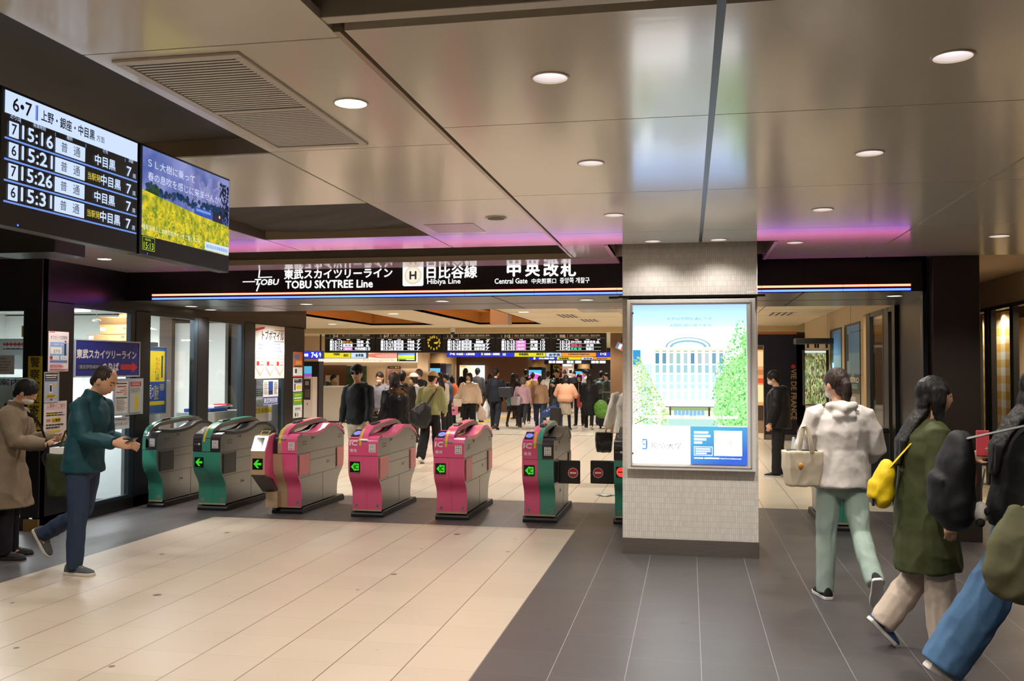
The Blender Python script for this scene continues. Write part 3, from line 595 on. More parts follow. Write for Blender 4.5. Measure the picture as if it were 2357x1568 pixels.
    if left == 'ticket':   # added ticket unit with a sloping screen
        h = G(); a, b = xl - .115, xl + .05
        h.prism([(.0, .40), (-.20, .46), (-.20, .72), (-.10, .875), (.06, .905), (.06, .40)], 'x', a, b); u = h.build('ticket_unit', M_BEIGEP, t, bevel=.006)
        h = G(); h.prism([(.0, .40), (-.20, .46), (.09, .24), (.15, .24), (.15, .40)], 'x', a + .004, b - .004); h.build('unit_underside', mat('5A5450', .4), u)
        h = G(); h.prism([(-.195, .47), (-.195, .71), (-.095, .87), (.06, .9), (.10, .40), (.10, .28), (.0, .40)], 'x', b, b + .006); h.build('unit_side', gp(PINK), u)
        h = G(frame(((a + b) / 2, -.203, .58), (1, 0, 0), (0, 0, 1))); h.rect(-.06, -.06, .06, .06, mat('0C120C', .25), z=.0)
        h.quad([(-.048, 0, .001), (-.005, -.045, .001), (.02, -.045, .001), (-.006, -.013, .001), (.045, -.013, .001), (.045, .013, .001), (-.006, .013, .001), (.02, .045, .001), (-.005, .045, .001)], glow('37C81E', 1.0)); h.build('direction_display', None, u)
        h = G(frame(((a + b) / 2, -.150, .7995), (1, 0, 0), (0, .10, .155))); h.rect(-.081, -.092, .081, .092, mat('B9B6B2', .25, metal=.6), z=.0015); h.rect(-.05, -.07, .04, .07, mat('1C1E22', .1), z=.003); h.build('screen', None, u)
        h = G(); h.add([(a + .01, -.05, .88), (b - .03, -.05, .88), (b - .03, .1, .955), (a + .01, .1, .955), (a + .01, -.05, .86), (b - .03, -.05, .86), (b - .03, .12, .86), (a + .01, .12, .86)], [(0, 1, 2, 3), (0, 4, 5, 1), (1, 5, 6, 2), (2, 6, 7, 3), (3, 7, 4, 0)]); o = h.build('reader', mat(DARKG, .3), u)
        h = G(frame(((a + b - .02) / 2, .0, .9085), (1, 0, 0), (0, .15, .075)))
        for q in ((-.05, -.04, .05, -.032), (-.05, .032, .05, .04), (-.05, -.04, -.042, .04), (.042, -.04, .05, .04)): h.rect(*q, mat('D8C23A', .4))
        h.build('ticket_slot', None, o)
        h = G(); h.box(a + .06, b + .035, .05, .135, .07, .25); h.build('unit_foot', M_BEIGEP, t, bevel=.003)
    if door:
        for side in door:
            sx = 1 if side == 'r' else -1; xo = xr if sx > 0 else xl; yd = .16
            h = G(); h.box(min(xo, xo + sx * .045), max(xo, xo + sx * .045), yd - .05, yd + .06, .43, .65); h.build('door_hinge', mat('1A1A1C', .35), t, bevel=.006)
            a, b = (xo + .03, xo + .262) if sx > 0 else (xo - .262, xo - .01); zz0, zz1 = .415, .66
            h = G(); h.box(a, b, yd - .013, yd + .013, zz0, zz1); dd = h.build('barrier_door', mat('17171A', .3), t, bevel=.012, seg=3)
            h = G(frame(((b - .075) if sx > 0 else (a + .082), yd - .0135, .53), (1, 0, 0), (0, 0, 1))); h.disc(0, 0, .054, mat('D9CFCF', .4), z=.0005, n=32); h.disc(0, 0, .048, mat('B8242C', .4), z=.001, n=32); h.rect(-.034, -.009, .034, .009, mat('ECE4E2', .4), z=.0015); h.build('no_entry_sign', None, dd)
    return t
GY = 9.5
gate('narrow green gate end at the far left against the office glass', -6.19, GY + .17, GREEN, GREEN, left='none', xl=-.01, xr=.165, num=('', '1'))
gate('green ticket gate with a green arrow and a yellow-rimmed ticket slot', -5.35, GY + .09, GREEN, GREEN, 'arrow', num=('1', '2'))
gate('pink ticket gate with a beige ticket unit and sloping screen on its left', -4.42, GY + .06, 'B39A7C', PINK, 'ticket', num=('2', '3'), flapc=PINK)
gate('pink contactless ticket gate numbered three and four', -3.462, GY, PINK, PINK, 'ic', num=('3', '4'), flapc=PINK)
gate('pink contactless ticket gate numbered four and five', -2.51, GY + .02, PINK, PINK, 'ic', num=('4', '5'), flapc=PINK)
gate('half pink, half green ticket gate with a closed black barrier door', -1.555, GY + .04, PINK, GREEN, 'ic', num=('5', '6'), flapc=GREEN, door='r')
gate('green gate showing a red no-entry light, half behind the white pillar', -.60, GY + .10, GREEN, GREEN, 'stop', num=('6', '7'), flapc=GREEN, door='l')
gate('ticket gate beyond the white pillar beside the woman in the white jacket', 1.52, GY + .15, GREEN, GREEN, 'arrow', num=('7', '8'))
# ================================================================== SIGNS, SCREENS, POSTERS
class Pl:
    """a vertical plane seen by the camera: picture measurements -> metres on it"""
    def __init__(s, ax, val, off=0.0, sgn=1):
        s.ax, s.val, s.off, s.sgn = ax, val, off, sgn
    def c(s, px, py):
        p = onY(px, py, s.val) if s.ax == 'y' else onX(px, py, s.val)
        return (p.x if s.ax == 'y' else p.y * s.sgn, p.z)
    def fr(s, u, v, d=0.0):
        if s.ax == 'y': return frame((u, s.val - s.off - d, v), (1, 0, 0), (0, 0, 1))
        return frame((s.val + (s.off + d) * s.sgn, u * s.sgn, v), (0, s.sgn, 0), (0, 0, 1))
    def box(s, px0, py0, px1, py1):
        u0, v1 = s.c(px0, py0); u1, v0 = s.c(px1, py1)
        if s.ax == 'x':
            v0 = s.c(px0, py1)[1] if s.sgn > 0 else v0; v1 = v1 if s.sgn > 0 else s.c(px1, py0)[1]
        return u0, v0, u1, v1
def fill(g, items, w, h, z=.0006):
    """print items in fractions of a w x h sheet, y measured from its top: ('r', x0, y0, x1, y1, mat) or ('t', text, x0, y0, x1, y1, mat, bold)"""
    for n, it in enumerate(items):
        zz = z + n * .00012
        if it[0] == 'r': g.rect(it[1] * w, (1 - it[4]) * h, it[3] * w, (1 - it[2]) * h, it[5], z=zz)
        elif it[0] == 't': g.text(it[1], it[2] * w, (1 - it[5]) * h, (it[5] - it[3]) * h, it[6], z=zz, w=(it[4] - it[2]) * w, bold=it[7] if len(it) > 7 else 0)
        elif it[0] == 'd': g.disc(it[1] * w, (1 - it[2]) * h, it[3] * w, it[4], z=zz, ry=(it[5] * h if len(it) > 5 else None))
        elif it[0] == 'p': g.quad([(a * w, (1 - b) * h, zz) for a, b in it[1]], it[2])
def lines(x0, x1, y0, y1, n, m, seed=1, duty=.5, ragged=.35):
    """n rows of small print set as dashes (too small in the photo to read)"""
    rnd = random.Random(seed); out = []; dy = (y1 - y0) / n
    for i in range(n):
        x = x0; xe = x1 - (x1 - x0) * ragged * rnd.random()
        while x < xe:
            q = min(xe, x + (x1 - x0) * rnd.uniform(.08, .3)); out.append(('r', x, y0 + i * dy, q, y0 + (i + duty) * dy, m)); x = q + (x1 - x0) * .025
    return out
K = mat('26221F', .6); RD = mat('B8322F', .5); BL = mat('27489C', .5); YE = mat('D9C02E', .5); WH = mat('E6E4DF', .5); GR = mat('8C8A86', .5); LB = mat('7FA6D8', .5)
def sheet(name, label, cat, pl, q, bg, items, thick=.002, group=None, d=.0, glowing=None, frm=None, fw=.012):
    u0, v0, u1, v1 = pl.box(*q); w, h = u1 - u0, v1 - v0; t = thing(name, label, cat, tuple(pl.fr(u0, v0, d).to_translation()), 0, group)
    M = Matrix.Translation(-t.location) @ pl.fr(u0, v0, d)
    g = G(M); g.box(0, w, 0, h, -thick, 0, bg); fill(g, items, w, h); g.build('print', None, t)
    if frm:
        g = G(M)
        for b in ((-fw, w + fw, -fw, 0), (-fw, w + fw, h, h + fw), (-fw, 0, 0, h), (w, w + fw, 0, h)): g.box(*b, -max(thick, .01), .008, frm)
        g.build('frame', None, t, bevel=.002)
    return t
# ---- the lit header sign: letters standing on the black fascia
HP = Pl('y', HY)
LETW = glow('FFFFFF', 1.0)
t = thing('station_sign', 'lit white line names on the black fascia over the gates', 'sign', (-2.5, HY, 2.55))
def htext(g, s, a, b, c, d, m=LETW, bold=.004, slant=0.0):
    u0, v1 = HP.c(a, b); u1, v0 = HP.c(c, d); v1_, v0_ = HP.c((a + c) / 2, b)[1], HP.c((a + c) / 2, d)[1]
    g.text(s, u0, v0_, v1_ - v0_, m, z=.006, w=u1 - u0, bold=bold, slant=slant)
def hg(): return G(Matrix.Translation((2.5, -HY, -2.55)) @ HP.fr(0, 0))
g = hg(); htext(g, '東武スカイツリーライン', 655, 619, 903, 641, bold=.0035); htext(g, 'TOBU SKYTREE Line', 658, 645.5, 858, 663, bold=.0035); g.build('line_name', None, t)
g = hg(); htext(g, '日比谷線', 983, 613, 1098, 640.5, bold=.004); htext(g, 'Hibiya Line', 984, 642, 1060, 657, bold=.0015); g.build('line_name', None, t)
g = hg()
for ch, a, b in (('中', 1168, 1198), ('央', 1210, 1242), ('改', 1252, 1285), ('札', 1291, 1325)): htext(g, ch, a, 607, b, 636, bold=.006)
htext(g, 'Central Gate', 1139, 641, 1214, 653, bold=.0015); htext(g, '中央剪票口', 1224, 641, 1280, 653, bold=.001); htext(g, '중앙쪽 개찰구', 1289, 639, 1357, 652, bold=.0012); g.build('gate_name', None, t)
g = hg()
def hbar(x0, y0, x1, y1, w):
    a = Vector(HP.c(x0, y0)); b = Vector(HP.c(x1, y1)); d = (b - a).normalized() * w; n_ = Vector((-d.y, d.x)); g.quad([tuple(a - n_) + (.006,), tuple(b - n_) + (.006,), tuple(b + n_) + (.006,), tuple(a + n_) + (.006,)], LETW)
hbar(559, 649, 588, 648.5, .006); hbar(600, 606, 596, 640, .008); hbar(598, 652, 591, 671, .008); hbar(597, 639, 627, 638, .006)
htext(g, 'T', 585, 643, 599, 656, bold=.003, slant=.2); htext(g, 'OBU', 600, 643, 640, 656, bold=.003, slant=.2); g.build('emblem', None, t)
g = hg(); u, v = HP.c(951, 634); r = HP.c(975, 634)[0] - u
q = [(u + sx * (r - .02) + .02 * math.cos(a), v + sy * (r - .02) + .02 * math.sin(a), .005) for sx, sy, a0 in ((1, 1, 0), (-1, 1, 90), (-1, -1, 180), (1, -1, 270)) for a in [math.radians(a0 + k * 15) for k in range(7)]]
g.quad(q, LETW); g.disc(u, v, r * .85, glow('E7DCC0', 1.0), z=.0065, n=40); g.disc(u, v, r * .66, glow('F3EEDC', 1.0), z=.007, n=40); g.text('H', u, v - .042, .084, glow('38322A', .6), z=.0075, align='c', bold=.004); g.build('line_symbol', None, t)
def rawglow(rgb, s):
    m = bpy.data.materials.new('led'); m.use_nodes = True; b = m.node_tree.nodes['Principled BSDF']; b.inputs['Base Color'].default_value = (.02, .02, .02, 1); b.inputs['Emission Color'].default_value = rgb + (1,); b.inputs['Emission Strength'].default_value = s; return m
LED_R, LED_B = rawglow((1, .11, .062), 7.5), rawglow((.038, .08, 1), 7.5); LED_R2, LED_B2 = rawglow((1, .06, .03), 1.0), rawglow((.02, .04, 1), 1.0)
for nm, z, m1, m2, lb in (('light_strip', 2.456, LED_R, LED_R2, 'upper glowing red-white light strip along the black sign header'), ('light_strip', 2.414, LED_B, LED_B2, 'lower glowing blue light strip along the black sign header')):
    t = thing(nm, lb, 'light strip', (-2, HY, z), 0, 'light strips on the header')
    g = G(Matrix.Translation((2, -HY, -z))); xs = [-6.03, -4.95, -3.75, -2.35, -1.6, -.73, .62, .72, 1.5, 1.74, 2.13]
    for a, b in zip(xs, xs[1:]): g.box(a + .002, b - .002, HY - .012, HY + .001, z - .0095, z + .0095, m1)
    g.build('tube', None, t); g = G(Matrix.Translation((2, -HY, -z))); g.box(-6.035, 2.135, HY - .006, HY + .001, z - .0122, z + .0122, m2); g.build('edge', None, t)
# ---- hanging screens on the left
TX = -2.4; TP = Pl('x', TX)
M_BEZ = mat('121113', .3); SW = glow('CFE2FF', 1.0); SLN = glow('6F95E6', 1.0); SBK = mat('08090C', .3)
def tu(px): return onX(px, 430, TX).y
def screen(label, y0, y1, z0=2.128, z1=2.628):
    t = thing('hanging_screen', label, 'screen', (TX, (y0 + y1) / 2, z1), 0, 'information screens hung in a row')
    g = G(); g.box(-.06, 0, -(y1 - y0) / 2, (y1 - y0) / 2, z0 - z1, 0); g.build('housing', M_BEZ, t, bevel=.004)
    return t
Y1a, Y1b, Z0, Z1t = 2.842, 3.676, 2.128, 2.628
t = screen('large screen listing departure times 15:16 to 15:31 with black lower edge', Y1a, Y1b)
def tg(y0, y1): return G(frame((.0015, -(y1 - y0) / 2, 0), (0, 1, 0), (0, 0, 1)))
g = tg(Y1a, Y1b); W = Y1b - Y1a
def U(px): return tu(px) - Y1a
def row(f): return -(.012 + f * .476)           # down the screen, 0 at its top
g.rect(.018, row(0) - .082, W - .012, row(0), SW, z=.001)
BK2 = mat('0A0C12', .4)
g.text('6•7', U(24), row(0) - .066, .05, glow('0C1020', .3), z=.002, w=U(68) - U(24), bold=.001); g.rect(U(76), row(0) - .07, U(79), row(0) - .012, glow('9AA4C0', 1), z=.002); g.rect(U(79), row(0) - .07, U(82.5), row(0) - .012, glow('3C66E8', 1), z=.002)
INK = glow('10162C', .4)
g.text('上野・銀座・中目黒', U(90), row(0) - .062, .042, INK, z=.002, w=U(214) - U(90), bold=.0008); g.text('方面', U(219), row(0) - .058, .026, INK, z=.002, w=U(237) - U(219))
for s_, a in (('のりば', 19), ('発車時刻', 72), ('種別', 150), ('行先', 234), ('両数', 294)): g.text(s_, U(a), row(.205), .016, SW, z=.002)
for a in (42, 123, 194, 285): g.rect(U(a), row(.215), U(a) + .003, row(.185), SLN, z=.002)
for i, (pf, tm, dep) in enumerate((('7', '15:16', 0), ('6', '15:21', 1), ('7', '15:26', 0), ('6', '15:31', 1))):
    b = .365 + i * .160; zb = row(b - .022)
    g.rect(.018, row(b) - .002, W - .012, row(b) + .005, SLN, z=.0022)
    g.rect(U(16.5), zb, U(39), zb + .056, SW, z=.002); g.text(pf, (U(16.5) + U(39)) / 2, zb + .010, .038, INK, z=.003, align='c', bold=.0008)
    g.text(tm, U(47), zb + .006, .050, SW, z=.002, w=U(118) - U(47), bold=.0016)
    g.rect(U(124), zb, U(193), zb + .058, SW, z=.002); g.text('普', U(137), zb + .011, .038, INK, z=.003); g.text('通', U(166), zb + .011, .038, INK, z=.003)
    if dep: g.text('当駅発', U(200), zb + .013, .030, glow('E6D24A', 1), z=.002, w=U(229) - U(200)); g.text('中目黒', U(230), zb + .006, .044, SW, z=.002, w=U(276) - U(230), bold=.001)
    else: g.text('中目黒', U(216), zb + .006, .044, SW, z=.002, w=U(263) - U(216), bold=.001)
    g.text('7', U(289.5), zb + .003, .042, SW, z=.002, w=U(300) - U(289.5), bold=.001); g.text('両', U(304), zb + .002, .020, SW, z=.002)
g.disc(U(41), -.489, .004, glow('4C7CFF', 2), z=.002); g.build('display', None, t)
def noisy(ca, cb, sc, s=1.0, det=4, stretch=(1, 1, 1), name='picture'):
    m = bpy.data.materials.new(name); m.use_nodes = True; nt = m.node_tree; b = nt.nodes['Principled BSDF']; tc = nt.nodes.new('ShaderNodeTexCoord'); mp = nt.nodes.new('ShaderNodeMapping'); mp.inputs['Scale'].default_value = stretch
    n = nt.nodes.new('ShaderNodeTexNoise'); n.inputs['Scale'].default_value = sc; n.inputs['Detail'].default_value = det; cr = nt.nodes.new('ShaderNodeValToRGB')
    cr.color_ramp.elements[0].position = .36; cr.color_ramp.elements[0].color = lin(ca); cr.color_ramp.elements[1].position = .64; cr.color_ramp.elements[1].color = lin(cb)
    nt.links.new(tc.outputs['Object'], mp.inputs[0]); nt.links.new(mp.outputs[0], n.inputs['Vector']); nt.links.new(n.outputs['Fac'], cr.inputs[0]); nt.links.new(cr.outputs[0], b.inputs['Emission Color'] if s else b.inputs['Base Color'])
    if s: b.inputs['Emission Strength'].default_value = s; b.inputs['Base Color'].default_value = (.02, .02, .02, 1)
    return m
Y2a, Y2b = 3.690, 4.505; W = Y2b - Y2a
t = screen('screen showing a yellow flower field with a steam train advert', Y2a, Y2b)
g = tg(Y2a, Y2b); H2 = .40; zt = -.012; zb = zt - H2; x0, x1 = .014, W - .010
g.rect(x0, zb, x1, zt, noisy('4E62A8', '8C94CC', 5), z=.001)
rnd = random.Random(4)
for k in range(150):
    a = x0 + .02 + rnd.random() ** .8 * (x1 - x0 - .06); hh = zb + .20 + .035 * rnd.random(); 
    g.disc(a, hh, .006 + .010 * rnd.random(), glow('26406A' if k % 3 else '1E3A4A', .8), z=.0013, n=7)
for k in range(190): g.disc(x1 - .012 - rnd.random() ** 1.4 * .09, zb + .15 + rnd.random() * .22, .003 + .007 * rnd.random(), glow('141C30' if k % 2 else '283050', .8), z=.0014, n=6)
for k in range(40): g.disc(x0 + .01 + rnd.random() * .12, zb + .19 + rnd.random() * .06 * rnd.random(), .010, glow('2C4A28', .8), z=.0014, n=6)
for k in range(60): g.disc(x0 + .40 + rnd.random() * .34, zb + .25 + rnd.random() * .11, .018 + .016 * rnd.random(), glow(['7E82B8', '6A70A8', '9598C4'][k % 3], .9), z=.00125, n=9)
for k in range(5): g.rect(x0 + .36 + k * .05, zb + .16, x0 + .362 + k * .05, zb + .29, glow('1C2444', .8), z=.0015)
g.rect(x0 + .44, zb + .165, x0 + .62, zb + .205, glow('2A4FA8', 1), z=.0016); g.rect(x0 + .46, zb + .185, x0 + .60, zb + .198, glow('6C96E0', 1), z=.0017); g.rect(x0 + .62, zb + .15, x0 + .72, zb + .21, glow('141A34', 1), z=.0016); g.disc(x0 + .69, zb + .19, .008, glow('F0C890', 1.0), z=.0018)
g.quad([(x0, zb, .002), (x1, zb, .002), (x1, zb + .155, .002), (x0 + .5, zb + .165, .002), (x0 + .25, zb + .185, .002), (x0, zb + .205, .002)], noisy('6F8A1E', 'E8D024', 26, det=3))
for k in range(420):
    a = x0 + rnd.random() * (x1 - x0); b = zb + .008 + rnd.random() ** 1.5 * .14; g.disc(a, b, .002 + .004 * rnd.random(), glow(['F0DA2A', 'D8C020', '93A024', '5C7C1C'][k % 4], .95), z=.0023, n=7)
T1 = glow('D9DCF8', 1)
g.text('ＳＬ大樹に乗って', x0 + .04, zt - .085, .040, T1, z=.003, w=.40); g.text('春の息吹を感じに来ませんか！', x0 + .04, zt - .145, .040, T1, z=.003, w=.66)
g.text('運転日はＳＬ大樹公式サイトをご覧ください', x0 + .004, zb + .028, .024, glow('E8F0D0', 1), z=.003, w=.50); g.rect(x1 - .245, zb + .004, x1 - .003, zb + .045, glow('CFE6FF', 1), z=.003); g.text('東武鉄道 新規事業連絡会', x1 - .235, zb + .014, .020, glow('2C50B0', .8), z=.004, w=.22)
for q in ((.022, -.476, .118, -.474), (.022, -.418, .118, -.416), (.022, -.476, .024, -.416), (.116, -.476, .118, -.416)): g.rect(*q, glow('B4D83A', 1), z=.002)
g.text('15:13', .032, -.470, .030, glow('C8E83C', 1), z=.002, w=.076); g.text('現在時刻', .040, -.434, .011, glow('B4D83A', 1), z=.002)
g.disc(.06, -.491, .003, glow('3C6CFF', 2), z=.002); g.build('display', None, t)
t = screen('screen cut off by the picture edge left of the departure list', 2.0, 2.826)
g = tg(2.0, 2.826); g.rect(.02, -.095, .826 - .012, -.012, SW, z=.001); g.build('display', None, t)
t = thing('monitor_back', 'black box monitor hanging low behind the departure screen', 'monitor', (-4.2, 5.2, 2.42))
a = onY(-40, 525, 5.9); b = onY(125, 580, 5.9); t.location = ((a.x + b.x) / 2, 5.9, b.z)
g = G(); w = (b.x - a.x) / 2; g.box(-w, w, 0, .35, 0, a.z - b.z + .03); g.build('housing', M_BEZ, t, bevel=.006); g = G(); g.box(w - .2, w - .06, .1, .2, a.z - b.z + .03, ZC - b.z); g.build('hanger', M_BEZ, t)
# ---- lit poster on the pillar
PP = Pl('y', PY - .075)
u0, v0, u1, v1 = PP.box(1443, 690, 1741, 1087)
t = thing('poster_case', 'big lit poster case with a white building and green trees on the pillar', 'poster', ((u0 + u1) / 2, PY - .001, v0))
MT = Matrix.Translation(-t.location); M_ALU = mat('E4DFDA', .35)
g = G(MT); yb = PY - .075
g.box(u0, u1, yb, PY - .002, v0, v1); g.build('case', M_ALU, t, bevel=.005)
g = G(MT); a0, b0, a1, b1 = PP.box(1452, 697, 1731, 1080)
for q in ((a0, a1, b1 - .012, b1), (a0, a1, b0, b0 + .012), (a0, a0 + .012, b0, b1), (a1 - .012, a1, b0, b1)): g.box(q[0], q[1], yb - .006, yb + .002, q[2], q[3])
g.build('door_frame', mat('BDB8B2', .3, metal=.2), t, bevel=.002)
g = G(MT)
for zz in (v1 - .12, v0 + .14): g.cyl((a0 + .018, yb - .012, zz), (a0 + .018, yb, zz), .008, n=14)
g.build('lock', M_STEEL, t)
c0, d0, c1, d1 = PP.box(1457, 703, 1720, 1071); W, H = c1 - c0, d1 - d0
g = G(MT @ frame((c0, yb - .004, d0), (1, 0, 0), (0, 0, 1)))
E1 = 1.0
def q(x0, y0, x1, y1, m, z): g.rect(x0 * W, (1 - y1) * H, x1 * W, (1 - y0) * H, m, z=z)
sk = bpy.data.materials.new('poster_sky'); sk.use_nodes = True; nt = sk.node_tree; b = nt.nodes['Principled BSDF']; tc = nt.nodes.new('ShaderNodeTexCoord'); sp = nt.nodes.new('ShaderNodeSeparateXYZ'); cr = nt.nodes.new('ShaderNodeValToRGB'); mr = nt.nodes.new('ShaderNodeMapRange')
nt.links.new(tc.outputs['Object'], sp.inputs[0]); nt.links.new(sp.outputs[2], mr.inputs[0]); mr.inputs[1].default_value = (d0 + H * .2) - v0; mr.inputs[2].default_value = d1 - v0; nt.links.new(mr.outputs[0], cr.inputs[0])
e = cr.color_ramp.elements; sc_ = lambda c, f: tuple(v * f for v in lin(c)[:3]) + (1,)
e[0].color = sc_('EAF8F4', .6); e[0].position = 0; e[1].color = (.115, .185, .34, 1); e[1].position = 1; k = e.new(.55); k.color = sc_('F4FDFF', 1); k = e.new(.84); k.color = (.20, .34, .60, 1)
nt.links.new(cr.outputs[0], b.inputs['Emission Color']); b.inputs['Emission Strength'].default_value = 4.0; b.inputs['Base Color'].default_value = (.05, .05, .05, 1); b.inputs['Roughness'].default_value = .15
q(0, 0, 1, .765, sk, 0)
PWH, PCY, PCB, PGL = glow('FFFFFF', 4.5), glow('C6F2FA', E1), glow('8CCBE6', E1 * .8), glow('B0E4F0', E1 * .85)
q(0, .285, .068, .38, glow('3CA0DC', 1.0), .0004); q(.07, .375, .18, .76, glow('D8FAFA', E1), .0003)
# dome and building front
for k, (rx, yy, hh) in enumerate(((.20, .268, .062), (.185, .268, .056), (.165, .268, .046), (.14, .268, .034))):
    pts = [((.49 + rx * math.cos(a)) * W, (1 - yy + hh * math.sin(a)) * H, .0005 + k * .0002) for a in [math.pi * i / 24 for i in range(25)]]
    g.quad(pts, [PCB, PWH, glow('A6DDF2', E1 * .8), glow('F0FFFF', E1)][k])
q(.17, .272, .82, .292, glow('F2F4EC', E1), .0009); q(.17, .292, .82, .64, glow('E8FCFF', 1.6), .0008)
for i in range(10):
    x = .2 + i * .0625
    q(x, .290, x + .034, .298, glow('C8CC9A', 1.0), .0012); q(x, .305, x + .034, .372, [glow('5C98BC', .9), glow('74A8C6', .9), glow('B4D2D2', 1.0), glow('A8D0C8', 1.0), glow('BCD6E0', 1.0), glow('6E98B6', 1), glow('B8CCD4', 1.0), glow('CADADA', 1.0), glow('7CAECA', 1), glow('8CB8D2', 1)][i], .0012)
    q(x, .380, x + .034, .43, PGL, .0012); q(x, .44, x + .034, .49, PCY, .0012); q(x, .50, x + .034, .53, PCY, .0012); q(x, .545, x + .034, .60, glow('DDF9FC', E1), .0012)
q(.24, .64, .74, .645, glow('6C7C78', .8), .0013); q(.25, .645, .72, .72, glow('E6ECD2', 1.0), .0010); q(.32, .645, .69, .665, glow('9CB47C', 1), .0014); q(.325, .645, .338, .70, glow('5C5044', .9), .0016); q(.665, .645, .68, .70, glow('4C483C', .9), .0016)
for i in range(8): q(.365 + i * .034, .665, .392 + i * .034, .70, glow('8CC0EA', 1.0), .0017)
q(.25, .72, .75, .765, glow('BEE6E2', 1.0), .0012)
rnd = random.Random(11)
def foliage(n, f, cols, z):
    ms = [glow(c, s) for c, s in cols]
    for k in range(n):
        x, y, r = f(); m_ = ms[rnd.randrange(len(ms))]
        if not (0.006 < x < .994 and y < .752): continue
        a = rnd.random() * 6.28; r *= rnd.uniform(.5, 1.1)
        g.quad([(min(W, max(0, x * W + r * math.cos(a + t_) * (1 if i % 2 else .62))), (1 - y) * H + r * math.sin(a + t_) * (1 if i % 2 else .62), z + k * 1e-6) for i, t_ in enumerate([i * 6.283 / 6 for i in range(6)])], m_)
GRN = [('7EE06A', 1.0), ('A4F08C', 1.0), ('C4F8B0', 1.0), ('5CC85A', .9), ('E2FFD0', 1.0), ('8AE890', 1.0)]
def rt():
    y = .10 + .66 * rnd.random() ** .62; e = .86 - .16 * max(0, (y - .22) / .2) if y < .42 else .71 + .03 * math.sin(y * 30)
    e = .93 - (y - .08) * .5 if y < .22 else e; return e + (1 - e) * rnd.random() ** .8, y, .011
GB = glow('B4ECA8', 1.0)
g.quad([(x_ * W, (1 - y_) * H, .0028) for x_, y_ in ((1, .16), (.955, .2), (.96, .3), (.85, .36), (.78, .42), (.72, .5), (.74, .6), (.70, .66), (.74, .73), (.80, .762), (1, .762))][::-1], GB)
foliage(1500, rt, GRN, .003)
YGR = [('C8F090', 1.0), ('E4FAB8', 1.0), ('A8D878', 1.0), ('F4FFE0', 1.0), ('8CC86C', 1.0), ('D8F4E0', 1.0)]
def lt():
    y = .33 + .43 * rnd.random() ** .7; e = .06 + .26 * min(1, max(0, (y - .33) / .36)); return e * rnd.random() ** .8, y, .011
foliage(900, lt, YGR, .004)
for x0_, y0_, x1_, y1_ in ((.0, .60, .12, .52), (.0, .68, .16, .60), (.02, .75, .2, .69), (.0, .55, .05, .5), (.93, .74, .985, .70), (.96, .76, .95, .70)):
    g.quad([(x0_ * W, (1 - y0_) * H, .0055), (x0_ * W, (1 - y0_ - .006) * H, .0055), (x1_ * W, (1 - y1_) * H, .0055)], glow('6E7448', .7))
TG = glow('8FA8A4', .9)
g.text('大学は学問を通じての', .30 * W, (1 - .098) * H, .026, TG, z=.006, w=.40 * W); g.text('人間形成の場である', .325 * W, (1 - .14) * H, .026, TG, z=.006, w=.37 * W)
g.text('獨協大学前（草加松原）下車（「北千住」駅より急行12分）', .10 * W, (1 - .715) * H, .026, PWH, z=.006, w=.82 * W, bold=.0012)
q(0, .765, .507, 1, PWH, .0058); bg = bpy.data.materials.new('poster_blue'); bg.use_nodes = True; nt = bg.node_tree; b = nt.nodes['Principled BSDF']; tc = nt.nodes.new('ShaderNodeTexCoord'); gr = nt.nodes.new('ShaderNodeTexGradient'); mp = nt.nodes.new('ShaderNodeMapping'); cr = nt.nodes.new('ShaderNodeValToRGB')
mp.inputs['Scale'].default_value = (1.4, 1, -3.2); mp.inputs['Location'].default_value = (-.0, 0, .85); sp = nt.nodes.new('ShaderNodeSeparateXYZ'); ad = nt.nodes.new('ShaderNodeMath'); ad.operation = 'ADD'
nt.links.new(tc.outputs['Object'], mp.inputs[0]); nt.links.new(mp.outputs[0], sp.inputs[0]); nt.links.new(sp.outputs[0], ad.inputs[0]); nt.links.new(sp.outputs[2], ad.inputs[1]); nt.links.new(ad.outputs[0], cr.inputs[0]); nt.nodes.remove(gr)
cr.color_ramp.elements[0].color = lin('58BEE8'); cr.color_ramp.elements[1].color = lin('3468E0'); nt.links.new(cr.outputs[0], b.inputs['Emission Color']); b.inputs['Emission Strength'].default_value = 1.0; b.inputs['Base Color'].default_value = (.02, .03, .05, 1)
q(.507, .765, 1, 1, bg, .0059)
g.text('獨協大学', .155 * W, (1 - .912) * H, .062, glow('5A5E62', .8), z=.0066, w=.28 * W); BLU = glow('4C96E4', 1.0)
for qq in ((.082, .848, .124, .857), (.086, .877, .112, .885), (.114, .857, .128, .905), (.084, .857, .091, .877), (.08, .905, .124, .914)): q(*qq, BLU, .0066)
for y_, xe in ((.795, .67), (.817, .695), (.838, .65), (.858, .63)):
    for x_ in [.54 + i * .018 for i in range(int((xe - .54) / .018))]: q(x_, y_, x_ + .0155, y_ + .013, PWH, .0066)
q(.715, .79, .955, .945, PWH, .0066); g.disc(.86 * W, (1 - .832) * H, .008, glow('F06060', 1), z=.0068, n=16); g.disc(.86 * W, (1 - .832) * H, .0045, PWH, z=.007, n=12)
for y_, c_ in ((.856, 'F0C040'), (.868, 'F0A040'), (.883, 'F0D060')): g.disc(.86 * W, (1 - y_) * H, .006, glow(c_, 1.1), z=.0068, n=12)
for qq in ((.54, .89, .70, .893), (.54, .942, .70, .945), (.54, .89, .543, .945), (.697, .89, .70, .945)): q(*qq, PWH, .0066)
for y_, n_ in ((.90, 8), (.914, 8), (.928, 6)):
    for i in range(n_): q(.553 + i * .0165, y_, .566 + i * .0165, y_ + .008, PWH, .0066)
